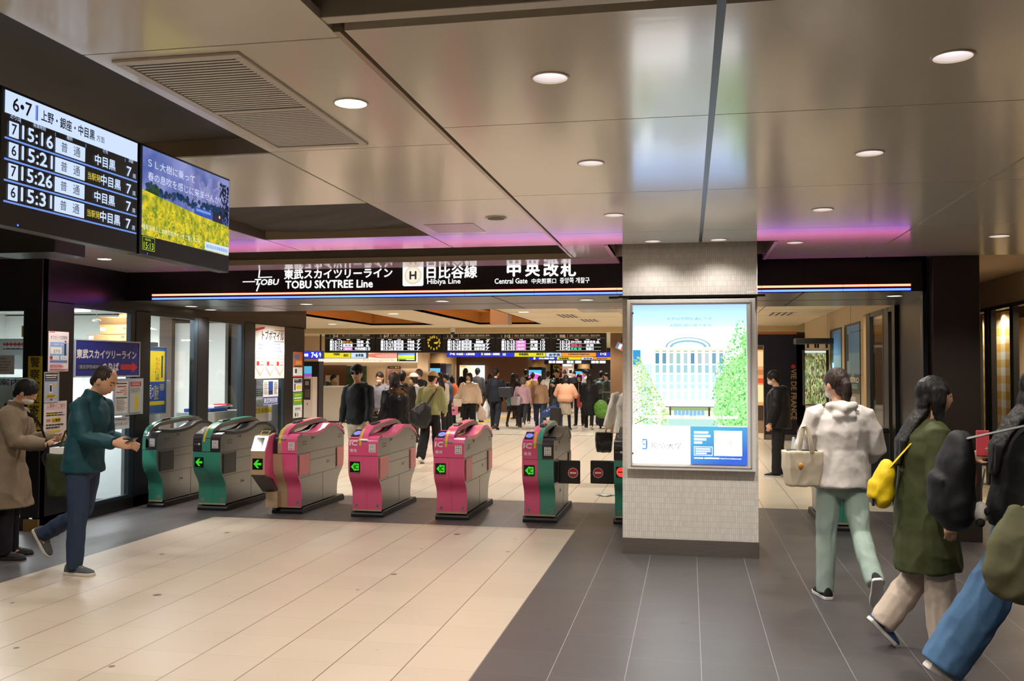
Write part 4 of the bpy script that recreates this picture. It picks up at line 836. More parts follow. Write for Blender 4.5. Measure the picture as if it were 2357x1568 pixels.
g.text('http://www.dokkyo.ac.jp/', .77 * W, (1 - .966) * H, .009, PWH, z=.0066, w=.18 * W); q(.54, .958, .62, .965, PWH, .0066); q(.63, .958, .76, .965, PWH, .0066)
g.build('poster_print', None, t)
# ================================================================== OFFICE WINDOW NOTICES
LW = Pl('x', WX + .001); GW = Pl('x', WX - .024)
PKP = mat('E6D3D0', .5)
sheet('notice_poster', 'white and blue season-ticket poster on the black office panel', 'poster', LW, (112, 762, 157, 855), mat('E3D6D8', .5),
      [('r', .03, .01, .3, .03, RD), ('t', 'オフピーク定期券', .10, .10, .92, .20, K), ('r', .08, .27, .94, .80, LB), ('t', 'ピーク時間帯のご案内', .10, .30, .72, .35, WH), ('r', .10, .39, .66, .56, WH), ('t', '北千住', .24, .45, .58, .54, K), ('r', .22, .61, .52, .71, WH), ('t', '7:10', .28, .635, .46, .69, GR), ('r', .60, .61, .92, .71, WH), ('t', '8:40', .66, .635, .86, .69, GR), ('d', .14, .66, .07, RD, .04), ('r', .08, .74, .94, .765, RD), ('r', .78, .30, .86, .56, K), ('d', .82, .275, .055, mat('C9A088', .5), .022), ('r', .79, .225, .88, .255, K), ('r', .78, .55, .815, .60, K), ('r', .83, .55, .865, .60, K)]
      + lines(.08, .95, .83, .93, 4, RD, 2, .4) + [('r', .06, .945, .95, .965, RD)])
sheet('notice_poster', 'small blue phone notice with a yellow cross on the black panel', 'poster', LW, (102, 858, 133, 925), mat('A9B4C8', .5),
      [('r', .05, .03, .95, .30, mat('20264E', .5)), ('r', .10, .07, .6, .11, WH), ('r', .62, .06, .9, .12, YE), ('r', .12, .15, .85, .19, YE), ('r', .1, .24, .9, .265, LB), ('r', .36, .40, .58, .72, mat('D8D8DC', .4)), ('r', .40, .44, .54, .66, K), ('p', [(.64, .38), (.70, .36), (.86, .50), (.80, .52)], YE), ('p', [(.82, .36), (.88, .38), (.70, .52), (.64, .50)], YE), ('r', .14, .76, .88, .88, YE), ('r', .2, .79, .8, .81, K), ('r', .2, .83, .7, .85, K), ('r', .45, .92, .6, .96, K)], frm=mat('C4C8D0', .4), fw=.006)
sheet('notice_poster', 'white admission-ticket notice with a red heading behind the teal-jacketed man', 'poster', LW, (101, 925, 152, 1022), mat('E2D6D2', .5),
      [('t', '入場券のご案内', .12, .06, .92, .17, RD), ('r', .12, .185, .9, .19, RD), ('r', .14, .27, .6, .32, YE), ('t', '入場券', .36, .41, .72, .50, K), ('r', .34, .40, .74, .51, YE), ('t', '入場券', .36, .42, .72, .50, K, .001), ('r', .12, .42, .3, .49, mat('C88A50', .5)), ('r', .12, .70, .74, .75, YE)] + lines(.1, .9, .27, .38, 2, K, 3, .4) + lines(.1, .92, .55, .68, 2, K, 4, .5) + lines(.1, .9, .80, .94, 3, K, 5, .45))
FW = Pl('y', 8.124)
t = sheet('notice_strip', 'yellow vertical strip reading 警察官立寄所 on the office corner', 'notice', FW, (65, 820, 94, 990), mat('C9B52A', .5),
      [('t', c, .16, .015 + i * .162, .84, .015 + i * .162 + .135, K, .0012) for i, c in enumerate('警察官立寄所')])
sheet('hanging_sign', 'big dark blue boarding sign with a red arrow hung on the office glass', 'sign', GW, (166, 783, 312, 866), mat('1F318C', .35),
      [('t', '東武スカイツリーライン', .02, .25, .95, .50, WH, .004), ('r', .04, .64, .37, .84, mat('23264C', .5)), ('t', '（東武伊勢崎線）', .05, .68, .36, .80, mat('A9B2C8', .5)), ('t', 'のりば', .40, .62, .66, .86, WH, .005), ('p', [(.69, .66), (.88, .66), (.88, .57), (.98, .74), (.88, .91), (.88, .82), (.69, .82)], mat('D02E3C', .4))], d=.04, thick=.006, frm=mat('C9CCD2', .4), fw=.014)
t = sheet('notice_holder', 'clear holder with two printed timetable sheets low on the office glass', 'notice', GW, (252, 872, 320, 958), mat('B9C2CC', .2),
      [('r', .06, .08, .47, .94, WH), ('r', .09, .12, .44, .15, K), ('r', .12, .20, .42, .23, RD), ('r', .22, .30, .40, .34, mat('C8A03C', .5)), ('r', .09, .36, .30, .38, RD), ('r', .08, .50, .45, .54, mat('4C7C58', .5)), ('r', .33, .26, .44, .46, mat('D8B0B0', .5))] + lines(.09, .44, .57, .88, 7, GR, 6, .4) +
      [('r', .53, .06, .93, .94, mat('B9C0C4', .4)), ('r', .55, .09, .91, .22, RD), ('r', .60, .12, .86, .135, WH), ('r', .60, .165, .86, .18, WH), ('r', .70, .50, .83, .88, YE), ('r', .70, .43, .84, .46, YE)] + lines(.56, .9, .26, .40, 4, GR, 7, .4), d=.05, thick=.012)
for q, lb, tx in (((228, 962, 246, 1000), 'small white fare note below the timetable holder', '金額'), ((252, 962, 292, 990), 'small white request note low on the office glass', 'ご協力をお願いします')):
    sheet('paper_note', lb, 'notice', GW, q, mat('DDE2E2', .5), [('t', tx, .1, .45, .9, .68, K), ('r', .2, .16, .8, .22, RD)], d=.03, group='paper notes on the office glass')
sheet('hanging_board', 'yellow and blue warning posters on a board in the second office window', 'notice', Pl('x', WX - .30), (345, 800, 380, 952), mat('3A5C98', .4),
      [('r', .0, .05, .94, .52, YE), ('t', 'ち', .34, .15, .62, .21, RD), ('t', 'か', .34, .22, .62, .28, RD), ('t', 'ん', .34, .29, .62, .34, RD), ('t', 'に', .34, .35, .62, .39, K), ('t', '注', .34, .40, .62, .45, K), ('t', '意', .34, .455, .62, .50, K), ('r', .72, .12, .8, .46, K), ('r', .0, .53, .94, .86, BL), ('t', '不法投棄', .62, .55, .9, .66, YE), ('t', '落書きを', .30, .57, .56, .80, YE), ('t', '見つ', .0, .57, .26, .78, WH), ('r', .0, .82, .94, .88, YE)], thick=.012, frm=mat('6C7C94', .4))
sheet('campaign_poster', 'white point-scheme poster with three pink pennants in the last office window', 'poster', Pl('x', WX + .004), (588, 746, 654, 872), mat('DDD9D6', .4),
      [('t', 'トブポマイル', .22, .10, .96, .27, K, .003), ('r', .62, .08, .97, .09, K), ('r', .62, .29, .97, .30, K), ('p', [(.0, .08), (.3, .03), (.3, .07), (.0, .13)], RD), ('r', .02, .5, 1, .505, GR)] + [w for i, (x, y) in enumerate(((.1, .36), (.5, .33), (.1, .42), (.5, .40), (.55, .46))) for w in [('r', x, y, x + .35, y + .03, mat('9CA2C4', .4))]]
      + [w for k in range(3) for x in [.01 + k * .335] for w in [('p', [(x, .55), (x + .31, .55), (x + .31, .80), (x + .155, .95), (x, .80)], mat('E0A6AC', .5)), ('p', [(x + .02, .57), (x + .29, .57), (x + .29, .79), (x + .155, .92), (x + .02, .79)], mat('E6C8C8', .5)), ('t', 'トブポマイル', x + .03, .60, x + .28, .655, K), ('r', x + .04, .68, x + .12, .76, RD), ('r', x + .16, .68, x + .27, .69, GR), ('r', x + .16, .74, x + .27, .75, K)]])
sheet('campaign_poster', 'admission-ticket rules poster with yellow bands behind the last office window', 'poster', Pl('x', WX - .20), (563, 872, 626, 976), mat('D9DEE0', .4),
      [('t', '入場券のご案内', .1, .06, .9, .17, RD), ('r', .62, .22, .78, .32, YE), ('t', 'ICカードは', .5, .47, .98, .56, K), ('r', .05, .68, .98, .80, YE), ('t', '入場できません。', .1, .69, .98, .79, K)] + lines(.1, .95, .24, .42, 4, K, 9, .4) + lines(.1, .9, .58, .66, 2, GR, 10, .4))
sheet('timetable_poster', 'small blue and white line timetable poster on the last office window', 'poster', Pl('x', WX + .006), (606, 875, 640, 933), mat('DDE0E2', .4),
      [('r', .34, .06, .64, .60, BL), ('r', .0, .68, 1, .98, BL), ('t', '東武時刻表', .05, .72, .95, .94, WH, .001), ('r', .38, .44, .6, .56, K)] + lines(.05, .3, .1, .6, 7, GR, 12, .4) + lines(.7, .95, .1, .6, 7, GR, 13, .4))
for q, lb, it in (((675, 810, 696, 868), 'orange travel poster at the top of the dark column beyond the gates', [('r', 0, 0, 1, .62, mat('B8623C', .5)), ('r', .1, .1, .6, .3, mat('4C6C98', .5)), ('r', .3, .35, .9, .5, mat('D89A40', .5)), ('r', .1, .55, .95, .61, mat('3A2A24', .5)), ('r', .2, .68, .4, .85, K), ('r', 0, .95, 1, 1, RD)]),
                  ((675, 871, 695, 902), 'small blue phone sticker on the dark column beyond the gates', [('r', .1, .05, .95, .35, mat('2A3050', .5)), ('r', .2, .1, .6, .15, YE), ('r', .35, .55, .9, .8, YE), ('r', .12, .4, .26, .9, K), ('r', .3, .4, .95, .44, GR)]),
                  ((675, 904, 695, 963), 'green and white leaflet at the bottom of the dark column posters', [('r', 0, 0, 1, .5, mat('5CA032', .5)), ('r', .2, .08, .8, .12, YE), ('r', .1, .2, .9, .24, WH), ('r', .15, .3, .85, .34, YE), ('r', .2, .6, .8, .68, GR), ('r', .1, .72, .9, .73, mat('5CA032', .5)), ('r', .2, .8, .34, .95, K), ('r', .44, .8, .58, .95, GR)])):
    sheet('column_poster', lb, 'poster', LW, q, mat('D4DCE0', .45), it, group='posters on the dark column')
sheet('notice_poster', 'information sheet on the front office window, above the coat-wearing person', 'notice', FW, (-60, 818, 34, 862), mat('BFC6C8', .4), [('t', 'お客様へ', .6, .1, .85, .25, K)] + lines(.3, .95, .32, .9, 4, GR, 14, .4), d=.01)
sheet('notice_poster', 'white guidance poster in the front office window behind the coat-wearing person', 'notice', Pl('y', 8.2), (-60, 868, 58, 1030), mat('CFDADC', .4), [('t', 'ご案内', .30, .02, .88, .12, K, .001), ('r', .55, .5, .95, .9, WH), ('r', .80, .52, .95, .54, RD)] + lines(.1, .95, .62, .9, 5, GR, 15, .3))
sheet('zigzag_drawing', 'picture board with a red zigzag band in the front office window', 'picture', Pl('y', 8.6), (-20, 780, 52, 850), mat('C9CCC8', .5),
      [('p', [(.38 + .62 * i / 10 if i <= 10 else .38 + .62 * (21 - i) / 10, (.12 if i <= 10 else .20) + (.05 if i % 2 else 0)) for i in range(22)], RD)] + [('p', [(.38 + .62 * i / 8 if i <= 8 else .38 + .62 * (17 - i) / 8, (.30 if i <= 8 else .32) + (.05 if i % 2 else 0)) for i in range(18)], GR)])
sheet('notice_strip', 'little yellow notice at the upper edge of the front office window', 'notice', Pl('y', 8.3), (50, 750, 64, 776), YE, [('t', '見', .4, .1, .9, .4, K), ('t', '守', .4, .5, .9, .85, K)])
# office things behind the glass
BOXC = mat('A07A4C', .7, var=.08); 
def carton(label, px0, py0, px1, py1, Y, dep, flaps=False):
    P = Pl('y', Y); u0, v0, u1, v1 = P.box(px0, py0, px1, py1); t = thing('cardboard_box', label, 'box', ((u0 + u1) / 2, Y + dep / 2, v0), 0, 'cartons in the office'); w = (u1 - u0) / 2; h = v1 - v0
    g = G(); g.box(-w, w, -dep / 2, dep / 2, 0, h); g.build('carton', BOXC, t, bevel=.003)
    g = G(); g.M = frame((0, -dep / 2 - .001, h * .5), (1, 0, 0), (0, 0, 1)); g.v = []; g.f = []; g.m = []; g.rect(-w + .015, -.02, -w + .09, .03, WH); g.rect(w - .10, .0, w - .05, .03, mat('5A4630', .7)); g.build('label_print', None, t)
    if flaps:
        for a, b, c, d in (((-w, -dep / 2, h), (w, -dep / 2, h), (w * 1.15, -dep * .75, h + .10), (-w * .85, -dep * .75, h + .10)), ((-w, dep / 2, h), (w, dep / 2, h), (w * .9, dep * .6, h + .18), (-w * .8, dep * .6, h + .18)), ((w, -dep / 2, h), (w, dep / 2, h), (w + .2, dep / 2, h - .06), (w + .2, -dep / 2, h - .06))):
            f = G(); f.quad([a, b, c, d]); o = f.build('flap', BOXC, t); so = o.modifiers.new('s', 'SOLIDIFY'); so.thickness = .004
    else:
        g = G(); g.box(-w, w, -.02, .02, h, h + .001); g.build('tape', mat('C2A070', .4), t)
    return t
carton('open cardboard box with raised flaps on top of the office cupboard', 229, 748, 298, 769.5, 11.4, .35, True)
carton('flat cardboard box lying under the open box in the office', 202, 771, 294, 785, 11.35, .45)
P = Pl('y', 11.3); u0, v0, u1, v1 = P.box(188, 786, 306, 812); g = G(); g.box(u0, u1, 11.3, 11.9, .0, v1); struct(g.build('wall_cupboard', mat('C4CACA', .5)))
for px, py, w, lb in ((186, 715, .30, 'fluorescent tube light at the left of the office ceiling'), (306, 727, .30, 'fluorescent tube light at the right of the office ceiling'), (358, 731, .45, 'fluorescent tube light seen through the second office window')):
    p = onZ(px, py, 2.47); t = thing('tube_light', lb, 'ceiling light', (p.x, p.y, 2.47), 0, 'office tube lights'); g = G(); g.cyl((-w / 2, 0, 0), (w / 2, 0, 0), .02, n=12); g.build('tube', glow('F2FAFF', 4), t); g = G(); g.box(-w / 2 - .02, w / 2 + .02, -.05, .05, .02, .05); g.build('fitting', M_WHITEP, t)
p = onY(222, 738, 10.6); t = thing('ceiling_hung_mouse_lamp', 'small oval white lamp hanging from the office ceiling', 'lamp', tuple(p)); t.name = 'pendant_lamp'
g = G(); g.ball((0, 0, 0), (.055, .055, .022)); g.build('lamp_body', M_WHITEP, t, smooth=True); g = G(); g.cyl((0, 0, .02), (0, 0, 2.52 - p.z), .004, n=8); g.build('cord', GR, t)
P = Pl('x', WX - .5); u0, v0, u1, v1 = P.box(345, 868, 390, 1000); t = thing('counter_desk', 'white office counter end with a projecting ledge in the second window', 'counter', (WX - .8, (u0 + u1) / 2 - .3, 0))
g = G(); g.box(-.4, .25, -.45, .4, 0, 1.42); g.build('counter_body', M_OFFW, t); g = G(); g.box(-.4, .30, -.45, .55, 1.42, 1.46); g.build('ledge', M_WHITEP, t, bevel=.004)
t = thing('stationery_tray', 'blue tray of papers on the office counter behind the first gate', 'tray', (WX - .45, 12.4, 1.0)); g = G(); g.box(-.25, .2, -.6, .5, -1.0, 0, M_OFFW); g.build('table', None, t); g = G(); g.box(-.2, .15, -.5, .1, 0, .05, BL); g.build('tray', None, t, bevel=.005); g = G(); g.box(-.15, .1, -.2, .35, .05, .075, WH); g.build('paper', None, t); g = G(); g.box(-.1, .1, .15, .3, .075, .095, RD); g.build('folder', None, t)
# ================================================================== DEPARTURE BOARDS IN THE HALL
BP = Pl('y', 25.0); BK = mat('232225', .35); BS = mat('050608', .3); BW = glow('F2F4FA', 1.25); BGREY = mat('B8B4AE', .5)
def board(label, x0, x1, head, dest, rows, yt=767, yb=812, marks=True):
    u0, v0, u1, v1 = BP.box(x0, yt, x1, yb); t = thing('departure_board', label, 'departure board', ((u0 + u1) / 2, 25, v1), 0, 'departure boards hung across the hall')
    M = Matrix.Translation(-t.location); g = G(M); g.box(u0 + .012, u1 - .012, 25, 25.25, v0, v1); g.build('housing', BK, t, bevel=.008)
    g = G(M @ BP.fr(0, 0)); U = lambda px: BP.c(px, 800)[0]; V = lambda py: BP.c((x0 + x1) / 2, py)[1]
    def T(s_, a, b, c, d, m, bold=.0): g.text(s_, U(a), V(d), V(b) - V(d), m, z=.006, w=U(c) - U(a), bold=bold) if s_ else None
    def Rr(a, b, c, d, m, z=.004): g.rect(U(a), V(d), U(c), V(b), m, z=z)
    k = (x1 - x0) / 120.
    Rr(x0 + 3, 778.2, x1 - 3, 779, BGREY); Rr(x0 + 10 * k, 780.5, x1 - 10 * k, 808.5, BS, .002)
    T('1', x0 + 12 * k, 771.5, x0 + 14 * k, 776, BGREY); T(head, x0 + 20 * k, 770.5, x0 + 32 * k if len(head) > 1 else x0 + 24 * k, 776.8, mat('F0ECE6', .5), .008); Rr(x0 + 36 * k, 770, x0 + 37.5 * k, 777.5, mat('D0743C', .5)); T(dest, x0 + 41 * k, 770.5, x1 - 14 * k, 774.5, BGREY, .003); Rr(x0 + 41 * k, 775.4, x1 - 20 * k, 776.6, GR)
    for a, w in ((14, 6), (30, 8), (52, 8), (76, 8), (100, 7)): Rr(x0 + a * k, 781.3, x0 + (a + w) * k, 782.5, BW)
    for i, (tm, ty, col, de, n) in enumerate(rows):
        y = 784 + i * 7.9; Rr(x0 + 12 * k, y + 6.9, x1 - 12 * k, y + 7.5, glow(['F0D8E8', 'D0ECE0', 'E8E8F0'][i], 1))
        if marks: Rr(x0 + 13 * k, y, x0 + 19 * k, y + 6.4, BW)
        T(tm, x0 + 21 * k, y + .3, x0 + 42 * k, y + 6.3, BW, .004)
        if col in ('W', 'P'): Rr(x0 + 44 * k, y, x0 + 66 * k, y + 6.5, BW if col == 'W' else glow('F08CE8', 1)); T(ty, x0 + 48 * k, y + 1.2, x0 + 62 * k, y + 5.4, glow('8890A0' if col == 'W' else 'FFF0FF', .9), .004)
        else: T(ty, x0 + 44 * k, y + .8, x0 + 66 * k, y + 5.8, glow(col, 1), .008)
        T(de, x0 + (76 - 4 * (len(de) > 3)) * k, y + .4, x0 + (92 + 4 * (len(de) > 3)) * k, y + 6.2, BW, .004); T(n, x0 + 98 * k, y + .4, x0 + (102 + 3 * len(n)) * k, y + 6.2, BW, .004)
    g.build('display', None, t)
    g = G(M)
    for f in (.24, .76): x = u0 + (u1 - u0) * f; g.box(x - .02, x + .02, 25.1, 25.14, v1, 2.69); g.box(x - .08, x + .08, 25.06, 25.18, v1, v1 + .05)
    g.build('hanger', mat('2A2622', .5), t)
    return t
board('departure board headed 3・4 at the left end of the row', 747, 864, '3•4', '浅草・とうきょうスカイツリー・北千住方面', [('15:13', 'けごん', 'E8A040', '浅草', '6'), ('15:14', '普通', 'W', '浅草', '6'), ('15:19', '急行', 'P', '中央林間', '10')])
board('departure board headed 6・7 left of the clock', 864, 981, '6•7', '上野・銀座・中目黒 方面', [('15:16', '普通', 'W', '中目黒', '7'), ('15:21', '普通', 'W', '中目黒', '7'), ('15:26', '普通', 'W', '中目黒', '7')])
board('departure board headed 5 right of the clock', 1017, 1141, '5', '竹ノ塚・北越谷・北春日部・東武動物公園・南栗橋', [('15:18', '普通', 'W', '南栗橋', '7'), ('15:28', '普通', 'W', '東武動物公園', '7'), ('15:38', '普通', 'W', '北春日部', '7')])
board('departure board headed 1・2 with three pink express rows', 1141, 1267, '1•2', '新越谷・春日部・東武動物公園・久喜・南栗橋', [('15:15', '急行', 'P', '南栗橋', '10'), ('15:25', '急行', 'P', '久喜', '10'), ('15:35', '急行', 'P', '南栗橋', '10')])
board('limited express departure board at the right end of the row', 1267, 1396, '特急', '館林・太田・東武日光・鬼怒川温泉', [('15:12', 'スペーシアX 11', 'F4F4FA', '東武日光', '6'), ('15:32', '両毛 21', 'F05078', '太田', ''), ('15:42', 'きぬ 35', '40E0A0', '鬼怒川', '')], marks=False)
u0, v0, u1, v1 = BP.box(981, 767, 1017, 812); t = thing('hall_clock', 'round black clock with amber figures in the departure board row', 'clock', ((u0 + u1) / 2, 25, v1)); M = Matrix.Translation(-t.location)
g = G(M); g.box(u0 + .003, u1 - .003, 25, 25.25, v0, v1); g.build('housing', BK, t, bevel=.008)
g = G(M @ BP.fr(0, 0)); cu, cv = BP.c(999, 789.5); AM = glow('D8B020', 1); rr = (u1 - u0) * .46; g.disc(cu, cv, rr, mat('1A1C10', .3), z=.003, n=32)
for h in range(1, 13): a = math.pi / 2 - h * math.pi / 6; g.text(str(h), cu + math.cos(a) * rr * .8, cv + math.sin(a) * rr * .8 - .03, .06, AM, z=.006, align='c', bold=.006)
for an, l, w in ((3 + 13 / 60, .5, .02), (13 / 5, .68, .014)):
    a = math.pi / 2 - an * math.pi / 6; dx, dy = math.cos(a), math.sin(a); g.quad([(cu - dy * w, cv + dx * w, .007), (cu + dy * w, cv - dx * w, .007), (cu + dy * w + dx * rr * l, cv - dx * w + dy * rr * l, .007), (cu - dy * w + dx * rr * l, cv + dx * w + dy * rr * l, .007)], AM)
g.build('clock_face', None, t); g = G(M); g.box(cu - .02, cu + .02, 25.1, 25.14, v1, 2.69); g.build('hanger', BK, t)
# overhead direction sign strips
DBL, DYE, DLB, DOR = glow('2838E0', 1), glow('E6DC28', 1), glow('CBE4FA', 1), glow('F49A2C', 1)
def strip(label, Y, y0, y1, segs, group='lit direction signs over the hall'):
    P = Pl('y', Y); u0, v0, u1, v1 = P.box(segs[0][0], y0, segs[-1][1], y1); t = thing('direction_sign', label, 'sign', ((u0 + u1) / 2, Y, v1), 0, group); M = Matrix.Translation(-t.location)
    g = G(M); g.box(u0, u1, Y, Y + .15, v0, v1, mat('3A3A40', .4)); g.build('housing', None, t); g = G(M @ P.fr(0, 0)); h = v1 - v0
    for a, b, m, tx in segs:
        ua, ub = P.c(a, y0)[0], P.c(b, y0)[0]; g.rect(ua, v0 + .01, ub - .015, v1 - .005, m, z=.003); dk = glow('FFFFFF', 1) if m is DBL else mat('3A341C', .5) if m is DYE else mat('3C60A0', .5)
        for s_, fx0, fx1, fy0, fy1 in tx: g.text(s_, ua + (ub - ua) * fx0, v1 - h * fy1, h * (fy1 - fy0), dk, z=.006, w=(ub - ua) * (fx1 - fx0), bold=.008)
    g.build('display', None, t); g = G(M)
    for f in (.12, .88): x = u0 + (u1 - u0) * f; g.box(x - .02, x + .02, Y + .05, Y + .09, v1, 2.69)
    g.build('hanger', mat('2A2622', .5), t)
strip('blue lit sign with 7・6 beside the dark column', 26.0, 808, 826, [(690, 742, DBL, [('中目黒', .1, .38, .35, .7), ('7•6', .52, .80, .2, .85), ('↑', .85, .95, .2, .8)])])
strip('yellow and white lit sign under the 3・4 departure board', 26.2, 811, 825, [(742, 808, DYE, [('中央改札', .4, .62, .15, .5), ('出口', .75, .9, .3, .7)]), (808, 844, DLB, [('お手洗', .3, .8, .3, .75)])])
strip('long blue, yellow and orange lit sign under the right departure boards', 29, 811, 822, [(1028, 1104, DBL, [('7•6', .1, .25, .1, .6), ('中目黒・上野方面', .3, .85, .2, .6)]), (1104, 1155, DBL, [('5', .08, .14, .1, .6), ('北越谷・南栗橋', .2, .9, .2, .6)]), (1155, 1184, DBL, [('1•2', .1, .3, .2, .7)]), (1184, 1257, DYE, [('中央改札', .15, .45, .2, .7), ('出口', .7, .9, .2, .6)]), (1257, 1293, DLB, [('お手洗', .2, .9, .3, .8)]), (1293, 1373, DOR, [('Limited Express', .2, .8, .3, .6)]), (1373, 1405, DBL, [('1•2', .3, .7, .1, .6)])])
strip('second, farther row of blue, yellow and orange lit signs', 36, 822, 829, [(1162, 1222, DBL, [('7•6', .1, .3, .1, .8), ('中目黒', .4, .9, .2, .7)]), (1222, 1282, DBL, [('5', .1, .18, .1, .8), ('北越谷', .3, .9, .2, .7)]), (1282, 1338, DYE, [('中央改札', .1, .5, .2, .8)]), (1338, 1366, DLB, [('お手洗', .2, .9, .3, .8)]), (1366, 1406, DOR, [('Express', .2, .8, .3, .7)])])
P = Pl('y', 44); u0, v0, u1, v1 = P.box(1238, 829, 1408, 838.5); t = thing('departure_board', 'tiny far departure board strip behind the second sign row', 'departure board', ((u0 + u1) / 2, 44, v1), 0, 'departure boards hung across the hall'); M = Matrix.Translation(-t.location)
g = G(M); g.box(u0, u1, 44, 44.2, v0, v1); g.build('housing', BK, t); g = G(M @ P.fr(0, 0)); g_ = lambda px: P.c(px, 830)[0]
for a, b, c in ((1263, 1270, 'F4F4FA'), (1271, 1278, 'CFE6FF'), (1280, 1296, 'F4F4FA'), (1305, 1312, 'E8F4FA'), (1313, 1320, 'B8DCFA'), (1324, 1338, 'F0F0F0'), (1361, 1370, 'F4F4FA'), (1371, 1378, 'F8F8FA'), (1380, 1394, 'F4F4FA')): g.rect(g_(a), v0 + .04, g_(b), v1 - .03, glow(c, 1.1), z=.004)
g.build('display', None, t); g = G(M); g.box(-4, -3.9, 44.1, 44.15, v1, 2.69); g.M = M; g.v = []; g.f = []; g.m = []; g.box(u0 + 1, u0 + 1.05, 44.1, 44.15, v1, 2.69); g.box(u1 - 1, u1 - .95, 44.1, 44.15, v1, 2.69); g.build('hanger', BK, t)
# ---- left side of the hall: shop front, counter, lit canopy
CP = Pl('y', 28.5)
def wallrect(name, Y, q, m, dep=.2, base=None, bev=0.0):
    P = Pl('y', Y); u0, v0, u1, v1 = P.box(*q); g = G(); g.box(u0, u1, Y, Y + dep, v0 if base is None else base, v1, m); return struct(g.build(name, bevel=bev))
SLAT = noisy('8A5C3E', '9A6A48', 8, 0, name='slat'); SLAT.node_tree.nodes['Principled BSDF'].inputs['Roughness'].default_value = .5
u0, v0, u1, v1 = CP.box(690, 838, 985, 992); g = G(); g.box(-18, u1, 28.5, 28.7, 0, 2.69, mat('C8AA88', .5))
a, b = CP.c(735, 840)[0], CP.c(799, 840)[0]
for i in range(34): x = a + (b - a) * i / 34; g.box(x, x + (b - a) / 68, 28.42, 28.5, 0, 1.74, mat('7E5238', .5))
struct(g.build('wall_counter_back'))
sheet('jungle_picture', 'dark picture of green leaves on the wall behind the man in the black cap', 'picture', Pl('y', 28.45), (791, 843, 843, 893), noisy('10180E', '3A5228', 4.5, 0), [], thick=.03)
sheet('shop_window', 'small lit service hatch in the slatted wall behind the white counter', 'window', Pl('y', 28.4), (749, 864, 780, 893), mat('B8A48C', .5), [('r', .55, .05, .75, .35, mat('C04038', .5))], thick=.02)
t = thing('shop_counter', 'long white counter with a pale top left of the man in the black cap', 'counter', (-10.2, 26.4, 0)); P = Pl('y', 26.3); u0, v0, u1, v1 = P.box(733, 893, 803, 963); v0 = 0
g = G(Matrix.Translation((10.2, -26.4, 0))); g.box(u0, u1, 26.3, 27.2, .04, v1); g.build('counter_front', mat('D9CFC4', .4), t, bevel=.01); g = G(Matrix.Translation((10.2, -26.4, 0))); g.box(u0 - .03, u1 + .03, 26.26, 27.25, v1, v1 + .05); g.build('counter_top', mat('E4DED6', .4), t, bevel=.008); g = G(Matrix.Translation((10.2, -26.4, 0))); g.box(u0 + .05, u1 - .05, 26.35, 27.2, 0, .04); g.build('toe_kick', K, t)
sheet('lit_canopy', 'glowing cream canopy sign with pastry pictures over the counter', 'sign', Pl('y', 28.2), (733, 812, 955, 834), glow('FFF3DC', 1.0),
      [('r', 0, .72, 1, .80, glow('F6D8A0', 1)), ('t', "Fit's gork", .47, .62, .80, .98, glow('F0C8A0', .9)), ('d', .60, .20, .35, glow('F0B878', 1), .3), ('d', .60, .28, .3, glow('F6DCB0', 1), .25), ('d', .72, .30, .22, glow('E88070', 1), .3), ('d', .74, .36, .14, glow('F0A898', 1), .2), ('r', 0, 0, .5, .3, glow('FBF6EA', 1))], thick=.35)
sheet('hanging_screen', 'small tilted screen with the flower advert under the boards', 'screen', Pl('y', 27.6), (914, 812, 956, 832), mat('0A0A0C', .3), [('r', .04, .05, .96, .3, glow('5A74B8', 1)), ('r', .04, .3, .96, .78, glow('A8B830', 1)), ('r', .04, .62, .96, .72, glow('7C9A24', 1)), ('r', .5, .76, .96, .84, glow('D8F0FF', 1)), ('r', .06, .86, .12, .93, glow('A0D830', 1))], thick=.08)
sheet('campaign_poster', 'pink campaign poster with a black heading behind the gray hoodie', 'poster', Pl('y', 28.35), (892, 843, 922, 905), mat('D89C98', .5), [('r', 0, 0, 1, .1, K), ('t', '10% 還元', .2, .02, .9, .08, YE), ('d', .55, .26, .2, WH, .09), ('d', .55, .25, .1, K, .05), ('r', .2, .6, .9, .9, RD), ('t', '1等', .3, .66, .8, .82, WH)], thick=.02)
# side kiosk by the column
t = sheet('side_panel', 'black stand with a purple and blue picture just beyond the dark column', 'advert stand', Pl('y', 22), (700, 832, 733, 972), mat('1C1A1C', .35), [('r', 0, 0, 1, .01, K), ('r', .0, .08, .52, .34, glow('9A5CC4', .8)), ('r', 0, .08, .52, .20, glow('58B4DC', .9))], thick=.3); 
t = sheet('leaflet_stand', 'white leaflet stand with dark posters at the foot of the dark column', 'stand', Pl('y', 19), (698, 868, 719, 962), mat('CFCBC8', .4), [('r', .05, .05, .78, .56, mat('2A2830', .5)), ('r', .2, .1, .6, .2, GR), ('r', .2, .3, .7, .5, mat('5A5040', .5)), ('d', .45, .66, .045, RD, .035)], thick=.25)
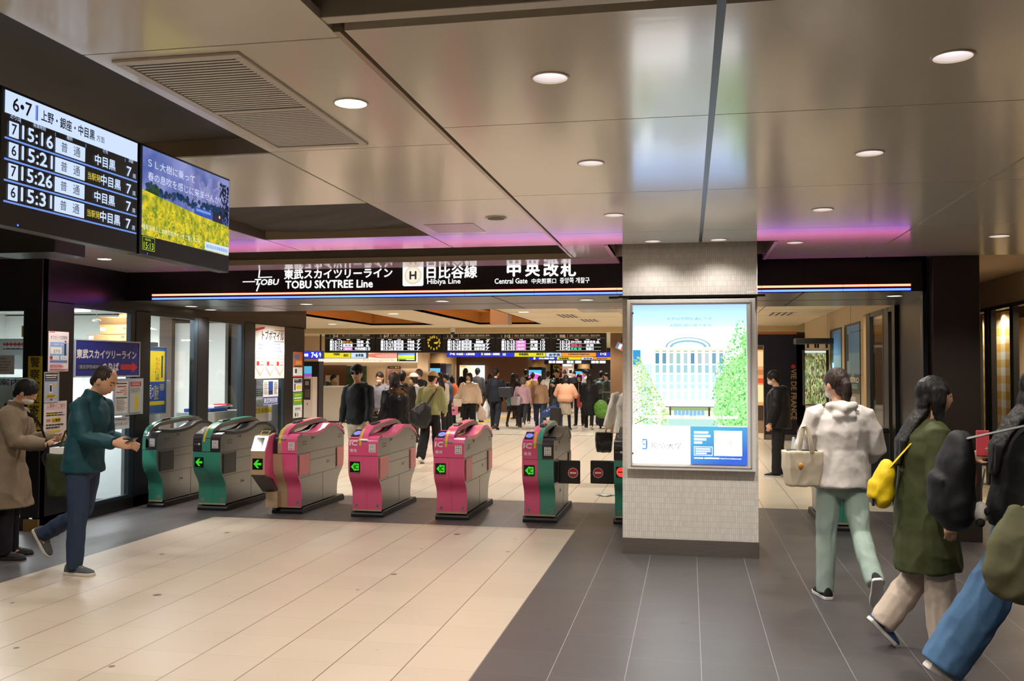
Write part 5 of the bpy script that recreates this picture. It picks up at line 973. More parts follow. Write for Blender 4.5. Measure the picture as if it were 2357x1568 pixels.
# ---- pillars and advert kiosks down the hall
M_GOLD = mat('A98558', .35, metal=.3)
KS = [(949, 1026, 836, 31.5, 958, 1018), (1112, 1176, 841, 36.0, 1122, 1164), (1209, 1256, 845, 43.0, 1218, 1248), (1318, 1362, 849, 51.0, 1325, 1350)]
for i, (a, b, yt, Y, sa, sb) in enumerate(KS):
    P = Pl('y', Y); u0, v0, u1, v1 = P.box(a, yt, b, 900); w = u1 - u0
    g = G(); r = (P.c(sb, 840)[0] - P.c(sa, 840)[0]) * .62; cx = P.c((sa + sb) / 2, 840)[0]; g.cyl((cx, Y + .9 + r, 0), (cx, Y + .9 + r, 2.69), r, n=32); struct(g.build('wall_round_pillar_%d' % (i + 1), M_GOLD, smooth=True))
    for dx in (-.35, .35): spot((cx + dx * r * 1.4, Y + .55, 2.62), 26, (1, .74, .42), 70, .8)
    t = thing('advert_kiosk', ['black advert kiosk with a pink screen nearest the gates, behind the man on the phone', 'navy advert kiosk with a pink screen behind the man in the dark suit', 'third advert kiosk with a pink screen, behind the tan coats', 'farthest advert kiosk with a pink screen, behind the cardigan woman'][i], 'kiosk', ((u0 + u1) / 2, Y, 0), 0, 'advert kiosks round the hall pillars'); M = Matrix.Translation(-t.location)
    g = G(M); g.box(u0, u0 + w * .82, Y, Y + .8, 0, v1); g.build('cabinet', mat('17171C' if i != 1 else '181E3C', .3), t, bevel=.01)
    g = G(M); g.box(u0 + w * .82, u1, Y + .02, Y + .8, 0, v1 - .02); g.build('side_wing', mat('3A3434', .35), t, bevel=.01)
    g = G(M @ P.fr(0, 0)); s0 = P.c(sa, 0)[0]; s1 = P.c(sb, 0)[0]; h = (s1 - s0) * 1.25; zt = v1 - (.18 if i < 2 else .14)
    g.rect(s0, zt - h, s1, zt, glow('E05CD0', 1.1), z=.004); g.quad([(s0, zt - h * .28, .006), (s0 + (s1 - s0) * .5, zt - h * .2, .006), (s1, zt - h * .3, .006), (s1, zt, .006), (s0, zt, .006)], glow('58C0F4', 1.1)); g.quad([(s0, zt - h * .30, .007), (s0 + (s1 - s0) * .5, zt - h * .22, .007), (s1, zt - h * .32, .007), (s1, zt - h * .26, .007), (s0 + (s1 - s0) * .5, zt - h * .16, .007), (s0, zt - h * .24, .007)], glow('E8F0FF', 1.1)); g.rect(s0 + (s1 - s0) * .2, zt - h * .62, s1 - (s1 - s0) * .15, zt - h * .55, glow('F4C8F4', 1.1), z=.008)
    g.build('screen', None, t)
    g = G(M); x = u0 + w * .91; g.box(x - w * .06, x + w * .06, Y + .0, Y + .02, v1 - .9, v1 - .25); g.build('side_picture', mat('5A3C78' if i == 0 else '4A4446', .4), t)
sheet('route_map', 'large bright route map panel behind the woman in the white padded coat', 'map', Pl('y', 34), (1058, 841, 1113, 897), glow('FBF8E0', 1.15), [('r', 0, 0, .45, 1, glow('FAF3CC', 1.0)), ('r', .45, 0, .64, 1, glow('F6F6E0', 1.1)), ('r', .66, 0, 1, 1, glow('E4F4FF', 1.1)), ('r', .02, .03, .24, .07, glow('F0A058', 1))], thick=.2)
g = G(); P = Pl('y', 34.2); u0, v0, u1, v1 = P.box(1026, 822, 1215, 1000); g.box(u0, u1, 34.25, 34.4, 0, 2.69); struct(g.build('wall_map_back', mat('5C3A28', .45)))
g = G(); P = Pl('y', 39); u0, v0, u1, v1 = P.box(1160, 822, 1206, 1000); g.box(u0, u1, 39, 39.2, 0, 1.9, mat('B89A74', .5)); struct(g.build('wall_shop_far'))
for px, py, r, c, Y in ((1190, 853, .5, 'B0B0AC', 38.5), ): sheet('shop_display', 'glossy grey shop display with painted-in glow above the woman with long dark hair', 'display', Pl('y', Y), (1177, 845, 1204, 864), noisy('3A3A3A', 'D8DCDC', 3, .8), [('r', .0, .92, 1, 1, glow('FFF0D0', 1))], thick=.1)  # grey tones emit: shop brightness put into the colour
sheet('shop_display', 'shop shelf with painted-in warm glow below the grey display', 'display', Pl('y', 38.4), (1180, 868, 1206, 900), noisy('C89860', 'FBE8C0', 2, .9), [('r', 0, .25, 1, .3, mat('8A6A48', .5)), ('r', 0, .6, 1, .65, mat('8A6A48', .5))], thick=.1)  # shelf colours glow, standing in for the shop's light
sheet('shop_banner', 'yellow shop banner far down the hall behind the young man in black', 'banner', Pl('y', 48), (1273, 840, 1288, 866), mat('C8B428', .5), [('t', '特売', .2, .12, .85, .3, K, .01), ('t', '北', .2, .42, .8, .72, K, .02)], thick=.03)
sheet('shop_banner', 'red shop banner beside the yellow one far down the hall', 'banner', Pl('y', 48), (1288.5, 841, 1294, 866), mat('B83A3C', .5), [('r', .2, .1, .8, .3, WH), ('r', .2, .5, .8, .6, WH)], thick=.03)
sheet('shop_stall', 'shop opening with picture panels and painted-in brightness far down the hall', 'shop', Pl('y', 50), (1294, 836, 1320, 880), glow('C8A888', .9), [('r', .05, .05, .85, .16, glow('FFFAF0', 1.2)), ('r', .05, .28, .4, .6, glow('C8A078', .8)), ('r', .12, .36, .32, .52, mat('6A4030', .5)), ('r', .55, .28, .95, .6, glow('F0E4E0', 1)), ('r', .62, .36, .88, .54, mat('7A5A58', .5)), ('r', .3, .66, .8, 1, glow('E8E4E4', 1))], thick=.2)  # shop lighting painted as emission on a flat panel
g = G(); P = Pl('y', 46); u0, v0, u1, v1 = P.box(1362, 840, 1410, 960); g.box(u0, u1, 46, 46.2, 0, 2.69, mat('3A3234', .5)); u0, v0, u1, v1 = Pl('y', 47).box(1205, 832, 1265, 1000); g.box(u0, u1, 47, 47.2, 0, 2.69, mat('A88A64', .5)); struct(g.build('wall_far_side'))
# floor strips
a = onZ(1000, 993, 0); b = onZ(1300, 935, 0); d = (b - a).normalized(); n_ = Vector((-d.y, d.x, 0)) * .16
g = G(); g.quad([a - n_ + Vector((0, 0, .004)), a + n_ + Vector((0, 0, .004)), b + n_ + Vector((0, 0, .004)), b - n_ + Vector((0, 0, .004))], mat('D0A02C', .5)); struct(g.build('trim_8'))
# dome camera
p = onZ(1041, 744, 2.69); p = onY(1041, 741, 21.8); t = thing('dome_camera', 'small dark dome camera under the hall beam', 'camera', (p.x, 21.85, HZ)); g = G(); g.cyl((0, 0, 0), (0, 0, -.12), .07, n=20, r1=.06); g.build('mount', M_WHITEP, t); g = G(); g.ball((0, 0, -.13), (.05, .05, .06)); g.build('dome', mat('141416', .1), t, smooth=True)
# brown stone pillar left of the white one, little flag sign
P = Pl('y', 23.5); u0, v0, u1, v1 = P.box(1405, 782, 1436, 980); g = G(); g.box(u0, u1 + .2, 23.5, 24.1, 0, 2.69, mat('6E543C', .4, var=.1, vscale=10)); struct(g.build('wall_stone_pillar', bevel=.01))
lamp('pillar_lamp', 'SPOT', (u0 + .3, 22.9, 2.55), 40, (1, .75, .45), (.35, 0, 0), spot_size=1.2, spot_blend=.7, shadow_soft_size=.05)
t = thing('flag_sign', 'little tilted blue, white and red flag sign beside the white pillar', 'sign', tuple(onY(1428, 798, 22))); g = G(Matrix.Rotation(.45, 4, 'Y') @ frame((0, 0, 0), (1, 0, 0), (0, 0, 1))); g.box(-.10, .10, -.08, .08, -.02, 0, M_WHITEP); g.rect(-.085, -.06, -.05, .06, glow('5080E0', .9), z=.002); g.rect(-.04, -.06, .03, .06, glow('F4F4FA', .9), z=.002); g.rect(.04, -.06, .085, .06, glow('E06070', .9), z=.002); g.build('flag', None, t); g = G(); g.cyl((0, .03, .05), (.1, .4, 2.69 - t.location.z), .01, n=8); g.build('stem', BK, t)
# ---- bakery front and right wall posters
P = Pl('y', 22.2); u0, v0, u1, v1 = P.box(1758, 770, 1860, 1004); g = G(); g.box(u0, RX, 22.2, 22.4, 0, v1, mat('141A34', .35)); g.box(u0 - 1.2, u0, 22.2, 22.4, 2.2, v1, mat('141A34', .35)); g.box(u0 + .02, RX, 22.19, 22.2, .0, .12, M_STEEL)
g.box(u0 - 1.4, RX, 22.15, 22.4, v1, v1 + .09, mat('B8743C', .4)); g.box(u0 - 1.4, RX, 22.3, 22.5, v1 + .09, 2.69, mat('C9B088', .5)); struct(g.build('wall_bakery'))
t = thing('bakery_lettering', 'gold vertical lettering with a red dot on the navy bakery wall', 'lettering', tuple(P.c(1826, 843)[k] if k == 0 else 22.19 for k in (0, 1)) + (P.c(1826, 843)[1],))
a_, b_ = P.c(1817, 850); c_, d_ = P.c(1835, 985); g = G(Matrix.Translation(-t.location) @ frame((c_, 22.195, b_), (0, 0, -1), (1, 0, 0))); LTR = mat('B89A6A', .4)
L = b_ - d_; g.text('VIE DE FRANCE', 0, -.13, .12, LTR, z=.004, w=L * .86, bold=.003); g.build('lettering', None, t); g = G(Matrix.Translation(-t.location) @ P.fr(0, 0)); q0 = P.c(1826, 844); g.disc(q0[0], q0[1], .05, mat('C03030', .5), z=.01); g.build('red_dot', None, t)
sheet('bakery_display', 'bakery counter with bread and painted-in warm glow left of the navy wall', 'shop', Pl('y', 24.5), (1738, 805, 1764, 1000), glow('E8A868', .8), [('r', 0, .02, 1, .2, glow('F6C894', 1)), ('r', 0, .24, 1, .30, glow('C88450', .8)), ('r', 0, .34, 1, .40, mat('C8502C', .5)), ('r', 0, .42, 1, .62, glow('FAD8A0', 1)), ('r', 0, .66, 1, .84, mat('3A2A22', .5)), ('r', 0, .84, 1, 1, mat('8C7458', .5))], thick=.1)  # counter is no lamp; the warm shop light is put into glowing colours
lamp('bakery_lamp', 'AREA', (1.0, 23.4, 2.4), 60, (1, .72, .42), shape='RECTANGLE', size=1.2, size_y=1)
P = Pl('y', 17.2); u0, v0, u1, v1 = P.box(1851, 806, 1902, 934); t = thing('light_box_sign', 'bright plant picture light box projecting from the right wall', 'sign', ((u0 + u1) / 2, 17.2, v0)); M = Matrix.Translation(-t.location)
g = G(M); g.box(u0 - .015, RX, 17.2, 17.34, v0, v1); g.build('case', mat('1E1C1C', .35), t, bevel=.006); g = G(M @ P.fr(0, 0)); g.rect(u0 + .01, v0 + .02, u1, v1 - .05, noisy('3C2418', 'B8C884', 9, .9, 6, (1.6, 1, .7)), z=.004); g.rect(u0 + .01, v1 - .05, u1, v1 - .01, glow('D8E0E0', 1), z=.004); rnd = random.Random(3)
for k in range(260): g.disc(u0 + .02 + rnd.random() * (u1 - u0 - .04), v0 + .05 + rnd.random() * (v1 - v0 - .14), .004 + rnd.random() * .008, glow(['5C7C2C', '8CA84C', '6E2C20', 'C8D4A0', '4A3020'][k % 5], .9), z=.005 + k * 1e-5, n=7, ry=.012 + .03 * rnd.random())
g.build('picture', None, t)
P2 = Pl('y', 16.6); u0, v0, u1, v1 = P2.box(1832, 776, 1905, 798); g = G(); g.box(u0, RX + .02, 16.6, 17.0, v0 + .06, v1); t2 = thing('lamp_canopy', 'black canopy lamp above the plant light box', 'lamp', ((u0 + u1) / 2, 16.8, v0)); g.M = Matrix.Translation(-t2.location); g.v = []; g.f = []; g.m = []; g.box(u0, RX + .02, 16.6, 17.0, v0 + .05, v1 - .02); g.build('canopy', mat('1A1A1C', .4), t2, bevel=.005)
g = G(Matrix.Translation(-t2.location))
for f in (.35, .55, .62, .85): g = G(Matrix.Translation(-t2.location)); x = u0 + (RX - u0) * f; g.box(x - .015, x + .015, 16.75, 16.8, v0 - .02, v0 + .05); g.build('lamp_arm', mat('1A1A1C', .4), t2); spot((u0 + .4, 16.8, v0 - .03), 10, COOL, 110)
RW = Pl('x', RX - .001, 0, -1)
for q, lb in (((1945, 744, 1981, 935), 'blue-sky tower poster nearer the shop windows on the right wall'), ((1912, 757, 1938, 928), 'blue-sky tower poster farther along the right wall')):
    sheet('wall_poster', lb, 'poster', RW, q, mat('5A93C4', .4), [('r', 0, 0, 1, .35, mat('4A8AC8', .4)), ('r', 0, .35, 1, .6, mat('78A8CC', .4)), ('r', .0, .0, .14, .62, mat('16241C', .5)), ('r', .12, .1, .25, .45, mat('1E3020', .5)), ('r', 0, .62, 1, .86, mat('3A4C38', .5)), ('r', .42, .48, .52, .72, mat('8C9AA0', .5)), ('r', .55, .52, .6, .72, mat('A4ACB0', .5)), ('t', 'METRO', .2, .66, .9, .72, WH, .004), ('r', .2, .74, .8, .80, mat('6C8C98', .5)), ('r', 0, .86, 1, 1, mat('8C8478', .5)), ('r', .3, .9, .7, .95, mat('C8C4BC', .5))], thick=.02, frm=mat('1C1A18', .4), fw=.03)
# gingham curtains of the right shop
for k, (a, b, yt) in enumerate(((2263, 2279, 712), (2293, 2326, 706))):
    pa, pb = onX(a, 850, XS + .25).y, onX(b, 850, XS + .25).y; g = G(); n = 14; m1, m2, m3 = mat('E6B450', .7), mat('F4EEE0', .7), mat('EED094', .7); ny = 18; nx = 4
    for j in range(ny):
        for i in range(nx):
            ya = pa + (pb - pa) * i / nx; yc = pa + (pb - pa) * (i + 1) / nx; za = .4 + j * .115; mm = m2 if (j % 2 == 0 and i in (1, 2)) else m1 if (j % 2 and i in (0, 3)) else m3
            g.quad([(XS + .25 + .02 * math.sin(i * 1.7), ya, za), (XS + .25 + .02 * math.sin((i + 1) * 1.7), yc, za), (XS + .25 + .02 * math.sin((i + 1) * 1.7), yc, za + .115), (XS + .25 + .02 * math.sin(i * 1.7), ya, za + .115)], mm)
    tag(g.build('gingham_curtain'), ['narrow yellow gingham curtain left of the window post at the far right', 'wider orange gingham curtain right of the window post at the far right'][k], 'curtain', 'gingham curtains of the right shop')
g = G(); g.box(XS + 1.2, XS + 1.3, 5, 17, 0, 2.5, mat('E0C49A', .6)); struct(g.build('wall_shop_inner'))
# coin tray bin by the right glass
t = thing('paper_bin', 'dark grey bin box against the right glass wall', 'bin', (2.33, 12.1, 0)); g = G(); g.box(-.16, .06, -.25, .25, 0, .86); g.build('bin_body', mat('34363A', .35), t, bevel=.01); g = G(); g.box(-.17, .06, -.26, .26, .86, .92); g.build('bin_lid', mat('1C1C1E', .4), t, bevel=.008); g = G(); g.box(-.165, -.16, -.15, .15, .72, .80); g.build('slot', mat('9AA0A4', .4), t)
# yellow guide plates
# ================================================================== PEOPLE
SKIN = mat('C99A7C', .5, spec=.35, name='skin')
def remesh(g, vox, it=6, fold=None, name='part', m=None, parent=None, clampz=None, decim=None, fac=.5):
    """weld the overlapping lofts of g into one closed skin; fold = (amount, frequency, stretch z) adds cloth folds"""
    me = bpy.data.meshes.new(name); me.from_pydata([tuple(v) for v in g.v], [], g.f); me.update()
    o = bpy.data.objects.new(name, me); COL.objects.link(o)
    bm = bmesh.new(); bm.from_mesh(me); bmesh.ops.recalc_face_normals(bm, faces=bm.faces); bm.to_mesh(me); bm.free()
    r = o.modifiers.new('r', 'REMESH'); r.mode = 'VOXEL'; r.voxel_size = vox; r.use_smooth_shade = True
    s = o.modifiers.new('s', 'SMOOTH'); s.factor = fac; s.iterations = it
    dg = bpy.context.evaluated_depsgraph_get(); nm = bpy.data.meshes.new_from_object(o.evaluated_get(dg)); bpy.data.objects.remove(o); bpy.data.meshes.remove(me)
    if fold:
        a, f, sz = fold[:3]; sd = fold[3] if len(fold) > 3 else 0; cos = [v.co.copy() for v in nm.vertices]; nos = [v.normal.copy() for v in nm.vertices]; out = []
        for p, no in zip(cos, nos):
            q = Vector((p.x * f + sd, p.y * f, p.z * f * sz)); q2 = q * .7
            w = noise.noise(q + Vector((noise.noise(q2), 0, noise.noise(q2 + Vector((9, 0, 0))))))
            d = a * (1 - abs(w) * 3.0) * .7 + a * .55 * noise.noise(q * 2.3) + a * .12 * (.5 - abs(noise.noise(q * 3.7 + Vector((4, 2, 0)))) * 2); out.extend(p + no * d)
        nm.vertices.foreach_set('co', out)
    if clampz is not None:
        for v in nm.vertices: v.co.z = max(v.co.z, clampz)
    nm.polygons.foreach_set('use_smooth', [True] * len(nm.polygons)); nm.materials.clear(); nm.materials.append(m); nm.name = name; nm.update()
    o = bpy.data.objects.new(name, nm); COL.objects.link(o); o.parent = parent
    return o
def cloth_mat(c, rough=.75, bump=.15, sc=220, var=.06): return mat(c, rough, bump=bump, bscale=sc, var=var, vscale=14, spec=.3, name='fabric')
def rx(a): return Matrix.Rotation(math.radians(a), 3, 'X')
def rz(a): return Matrix.Rotation(math.radians(a), 3, 'Z')
GROUPP = 'people in the station'
def person(label, x, y, face, h, lean=2, legL=(3, 3, 4), legR=(3, 3, 4), footL=None, footR=None, armL=(4, 8, 12, 0), armR=(4, 8, 12, 0), head=(0, 0), curl=35,
           top='23252A', hem=.0, bulk=.025, sleeve=.012, hood=None, collar=None, shine=.75, inner=None, zipc=None, foldk=1.0, flare=.0,
           bottom='22242A', wide=1.0, skirt=None, skirt_mat=None, legc=None, shoes='1C1A1A', sole='D8D4CC', hair='short', hairc='15110F', mask=None, cap=None, glasses=False,
           lvl=1, shw=1.0, skin=None, cuff=None, topname='jacket', socks=None):
    k = h / 1.68; t = thing('person', label, 'person', (x, y, 0), math.radians(face)); sk = skin or SKIN
    vox = {2: .0075, 1: .0125, 0: .018}[lvl] ; it = {2: 7, 1: 4, 0: 3}[lvl]; n = 16 if lvl else 12
    TH, SH, AH = .245 * h, .242 * h, .042 * h
    P0 = Vector((0, 0, 0)); J = {}
    for s, leg in ((-1, legL), (1, legR)):
        f, a, kn = [math.radians(v) for v in leg]; hip = Vector((s * .052 * h, 0, -.01 * h))
        knee = hip + Vector((s * math.sin(a), math.sin(f), -math.cos(f))).normalized() * TH
        ank = knee + Vector((s * math.sin(a) * .5, math.sin(f - kn), -math.cos(f - kn))).normalized() * SH
        J[s] = [hip, knee, ank]
    fp = {-1: footL, 1: footR}; low = 1e9
    for s in (-1, 1):
        pt = 0 if fp[s] is None else fp[s]; heel = J[s][2] + Vector((0, -.05 * k, -AH)) if pt == 0 else J[s][2] + rx(pt) @ Vector((0, .17 * k, -AH))
        low = min(low, (J[s][2].z - AH) if pt == 0 else heel.z)
    P0.z = -low; U = Vector((0, math.sin(math.radians(lean)), math.cos(math.radians(lean)))); X = Vector((1, 0, 0)); BK = U.cross(X) * -1
    for s in J: J[s] = [q + P0 for q in J[s]]
    S = lambda f, dx=0, dy=0: P0 + U * (f * h) + X * (dx * h) + Vector((0, dy * h, 0))
    shz = .285; A = {}
    for s, arm in ((-1, armL), (1, armR)):
        f, ab, e, inw = [math.radians(v) for v in arm]; sh = S(shz, s * .104 * shw)
        f += math.radians(lean) * .0
        el = sh + Vector((s * math.sin(ab), math.sin(f) * math.cos(ab), -math.cos(f) * math.cos(ab))).normalized() * .172 * h
        d2 = Vector((s * math.sin(ab) * math.cos(e) - s * math.sin(inw), math.sin(f + e) * math.cos(inw), -math.cos(f + e) * math.cos(inw))).normalized(); wr = el + d2 * .145 * h
        A[s] = [sh, el, wr, d2]
    hm = rz(head[1]) @ rx(-head[0]); nb = S(.315, 0, .004); hc = nb + Vector((0, .012 * h, .015 * h)) + hm @ Vector((0, .012 * h, .078 * h)); hs = h / 1.68 * (1.02 if h > 1.4 else 1.05)
    # ---- body: head, neck, trunk, limbs and fingers in one skin
    g = G(); m32 = {2: 36, 1: 22, 0: 14}[lvl]; vs = []; kk = m32 // 2
    def hp(d):
        dx, dy, dz = d; w = .072 * (1 - .30 * max(0, -dz) ** 1.4 * (1 if dy > -.2 else .4)); yl_ = (.094 if dy > 0 else .098 * (1 - .25 * max(0, -dz - .1)))
        zz = .118 if dz > 0 else .116; p = [dx * w, dy * yl_, dz * zz]
        if dy > 0:
            ga = lambda cx, cz, sx, sz: math.exp(-((dx - cx) / sx) ** 2 - ((dz - cz) / sz) ** 2)
            p[1] += .019 * ga(0, -.20, .14, .13) + .010 * ga(0, -.02, .11, .17) + .006 * ga(0, .16, .5, .1) - .008 * (ga(.36, .04, .16, .10) + ga(-.36, .04, .16, .10)) + .010 * ga(0, -.50, .20, .07) + .011 * ga(0, -.82, .22, .14) + .003 * (ga(.5, -.25, .2, .2) + ga(-.5, -.25, .2, .2))
        return Vector(p)
    pts = []
    for j in range(1, kk):
        th = math.pi * j / kk
        for i in range(m32):
            ph = 2 * math.pi * i / m32; pts.append(hc + hm @ (hp((math.sin(th) * math.cos(ph), math.sin(th) * math.sin(ph), math.cos(th))) * hs))
    tp = len(pts); pts += [hc + hm @ Vector((0, 0, .118 * hs)), hc - hm @ Vector((0, 0, .116 * hs))]
    fs = [(j * m32 + i, (j + 1) * m32 + i, (j + 1) * m32 + (i + 1) % m32, j * m32 + (i + 1) % m32) for j in range(kk - 2) for i in range(m32)] + [(tp, i, (i + 1) % m32) for i in range(m32)] + [(tp + 1, (kk - 2) * m32 + (i + 1) % m32, (kk - 2) * m32 + i) for i in range(m32)]
    g.add(pts, fs)
    H = lambda a, b, c: hc + hm @ (Vector((a, b, c)) * hs)
    if lvl:
        for s in (-1, 1): g.ball(H(s * .073, -.008, -.008), (.011 * hs, .020 * hs, .032 * hs), n=10, R=hm)
    g.tube([S(.29), nb + Vector((0, .004, 0)), H(0, -.018, -.07)], [(.060 * k, .056 * k), (.050 * k, .050 * k), (.048 * k, .05 * k)], n=n, ref=X)
    g.tube([S(-.05), S(.0), S(.10), S(.20), S(.27), S(.31)], [(.10 * k, .07 * k), (.13 * k, .09 * k), (.12 * k, .085 * k), (.14 * k, .095 * k), (.12 * k, .075 * k), (.062 * k, .056 * k)], n=n, ref=X)
    for s in (-1, 1):
        hip, kn, an = J[s]; g.tube([hip, hip.lerp(kn, .5), kn, kn.lerp(an, .35), an], [.080 * k, .066 * k, .05 * k, .05 * k, .035 * k], n=12)
        fm = rx(0 if fp[s] is None else fp[s]); g.tube([an, an + fm @ Vector((0, .03 * k, -.03 * k)), an + fm @ Vector((0, .13 * k, -.05 * k))], [.036 * k, .036 * k, .022 * k], n=10)
        sh, el, wr, d = A[s]; g.tube([sh - X * s * .02, sh, sh.lerp(el, .5), el, el.lerp(wr, .3), wr], [.036 * k, .042 * k, .040 * k, .036 * k, .036 * k, .025 * k], n=12)
        nrm = Vector((-s, 0, 0)) - d * d.dot(Vector((-s, 0, 0))); nrm = nrm.normalized() if nrm.length > .2 else Vector((0, 0, 1)).cross(d).normalized(); w = d.cross(nrm).normalized()
        if w.y * 1 + w.z * .3 < 0: w = -w                                     # thumb side: forward / up
        hk = k * .98; g.tube([wr - d * .01 * k, wr + d * .03 * hk, wr + d * .082 * hk], [(.024 * hk, .018 * hk), (.037 * hk, .015 * hk), (.040 * hk, .013 * hk)], n=12, ref=w)
        if lvl:
            for q, (o_, L) in enumerate(((.030, .068), (.010, .076), (-.011, .070), (-.030, .055))):
                p = wr + d * .080 * hk + w * o_ * hk; c0 = math.radians(curl * (.5 + .08 * q)); c1 = math.radians(curl * (1.5 + .1 * q)); d1 = d * math.cos(c0) + nrm * math.sin(c0); d2 = d * math.cos(c1) + nrm * math.sin(c1)
                p1 = p + d1 * L * .5 * hk; p2 = p1 + d2 * L * .5 * hk; r_ = .0088 * hk if lvl == 2 else .011 * hk; g.tube([p - d1 * .01, p1, p2], [r_, r_ * .95, r_ * .8], n=8)
            p = wr + d * .022 * hk + w * .028 * hk; d1 = (d * .75 + w * .6 + nrm * .3).normalized(); d2 = (d * .95 + w * .15 + nrm * .45).normalized(); g.tube([p - d1 * .01, p + d1 * .038 * hk, p + d1 * .038 * hk + d2 * .03 * hk], [.013 * hk, .0105 * hk, .009 * hk], n=8)
    remesh(g, vox * (.8 if lvl == 2 else 1), max(2, it - 3), name='body', m=sk, parent=t)
    # ---- trousers / skirt
    mb = cloth_mat(bottom); g = G()
    waist = .07
    if skirt is None or legc is None:
        g.tube([S(waist), S(.02), S(-.045)], [(.135 * k, .10 * k), (.158 * k, .112 * k), (.15 * k, .11 * k)], n=n, ref=X)
        for s in (-1, 1):
            hip, kn, an = J[s]; e = an + (an - kn).normalized() * .026; rr = [.092 * k, .088 * k, (.066 + .02 * (wide - 1)) * k * (.6 + .4 * wide), .062 * k * wide, .056 * k * wide]
            g.tube([hip + Vector((0, 0, .02)), hip.lerp(kn, .45), kn, kn.lerp(an, .5), e], rr, n=12, round_ends=False)
        remesh(g, vox, it, (.006 * k * (1.2 if lvl else .8), 9, .55, h * 3), 'trousers', mb, t)
    if skirt:
        g = G(); ln, wd = skirt; kn = (J[1][1] + J[-1][1]) / 2; bot = P0 + (kn - P0) * (ln / .25) if ln < .3 else P0 + Vector((0, 0, -ln * h)) + (Vector((kn.x, kn.y, 0)) - Vector((P0.x, P0.y, 0))) * .8
        g.tube([S(waist), S(0), P0.lerp(bot, .5), bot], [(.135 * k, .1 * k), (.17 * k, .125 * k), (.17 * k + wd * .5, .13 * k + wd * .4), (.18 * k + wd, .14 * k + wd * .8)], n=24, ref=X, round_ends=False)
        remesh(g, vox, it, (.012 * k, 14, .12, 2), 'skirt', skirt_mat or mb, t)
        if legc is not None:
            g = G()
            for s in (-1, 1): hip, kn, an = J[s]; g.tube([hip, kn, an], [.082 * k, .056 * k, .042 * k], n=12)
            remesh(g, vox, 3, None, 'tights', cloth_mat(legc), t)
    # ---- shoes
    for s in (-1, 1):
        an = J[s][2]; fm = rx(0 if fp[s] is None else fp[s]) @ rz(-s * 7); F = k * 1.0; MM = Matrix.Translation(an) @ fm.to_4x4() @ Matrix.Translation((0, 0, -AH)) @ Matrix.Scale(F, 4)
        g = G(MM); prof = ((-.078, .022, .045), (-.068, .034, .075), (-.02, .037, .088), (.035, .038, .078), (.09, .045, .056), (.14, .045, .044), (.172, .034, .034), (.186, .016, .02)); rings = []
        for yy, w_, z_ in prof: rings.append([(w_ * math.cos(a), yy, .012 + max(0, z_ * math.sin(a))) for a in [2 * math.pi * i / 16 for i in range(16)]])
        g.loft(rings); so = g.build('shoe', cloth_mat(shoes, .6), t, smooth=True)
        if lvl:
            g = G(MM); out = [(w_ * 1.08 * sg, yy * 1.03) for sg, pr in ((1, prof), (-1, prof[::-1])) for yy, w_, z_ in pr]; g.prism(out, 'z', 0, .024); g.build('sole', mat(sole, .6), so, bevel=.004)
        if lvl == 2:
            g = G(MM)
            for yy in (.045, .065, .085): g.box(-.018, .018, yy, yy + .007, .064 - (yy - .045) * .3, .078 - (yy - .045) * .3)
            g.build('laces', mat('D8D4CC' if shoes != 'D8D4CC' else '8C8880', .7), so)
    # ---- jacket
    b = bulk * k; mt = cloth_mat(top, shine, .12 if shine > .5 else .05); g = G()
    ctr = []; rad = []
    if hem < -.02:
        kn = (J[1][1] + J[-1][1]) / 2; off = Vector((kn.x - P0.x, kn.y - P0.y, 0)) * min(1, -hem / .25) * .6
        ctr += [P0 + Vector((0, 0, hem * h)) + off, P0 + Vector((0, 0, hem * h * .5)) + off * .5]; rad += [(.165 * k + b + flare, .13 * k + b + flare), (.165 * k + b + flare * .6, .125 * k + b + flare * .6)]
        ctr += [S(.0), S(.05)]; rad += [(.162 * k + b, .118 * k + b), (.152 * k + b, .115 * k + b)]
    else: ctr += [S(hem - .01), S(hem + .04)]; rad += [(.150 * k + b * .8, .112 * k + b * .8), (.155 * k + b * 1.1, .118 * k + b * 1.1)]
    ctr += [S(.12), S(.20), S(.255), S(.285), S(.305), S(.325)]; rad += [(.140 * k + b, .108 * k + b), (.155 * k + b, .118 * k + b), (.155 * k * shw + b * .85, .110 * k + b * .8), (.140 * k * shw + b * .5, .092 * k + b * .5), (.085 * k + b * .3, .074 * k + b * .25), (.064 * k + b * .2, .062 * k + b * .2)]
    g.tube(ctr, rad, n=24 if lvl else 16, ref=X, round_ends=False)
    for s in (-1, 1):
        sh, el, wr, d = A[s]; q = sleeve * k
        g.tube([sh - X * s * .05 * k + U * .004, sh + X * s * .006 * k - U * .012 * k, sh.lerp(el, .5), el, el.lerp(wr, .5), wr - d * .005], [.050 * k + q * .6, .060 * k + q * .85, .057 * k + q, .052 * k + q, .046 * k + q, .040 * k + q * .7], n=14, round_ends=False)
    if hood:
        g.tube([S(.315, -.055, -.02), S(.318, -.045, -.05), S(.30, 0, -.075), S(.318, .045, -.05), S(.315, .055, -.02)], [.022 * k, .034 * k, .045 * k, .034 * k, .022 * k], n=12)
        g.tube([S(.325, 0, -.045), S(.27, 0, -.078), S(.235, 0, -.075)], [(.075 * k, .03 * k), (.085 * k, .032 * k), (.045 * k, .02 * k)], n=14, ref=X)
    if collar == 'stand': g.tube([S(.30), S(.345, 0, .006)], [(.078 * k, .074 * k), (.066 * k, .068 * k)], n=18, ref=X, round_ends=False)
    jk = remesh(g, vox, it, ((.0085 if lvl == 2 else .009) * k * foldk, 6.2, .8, h * 7), topname, mt, t)
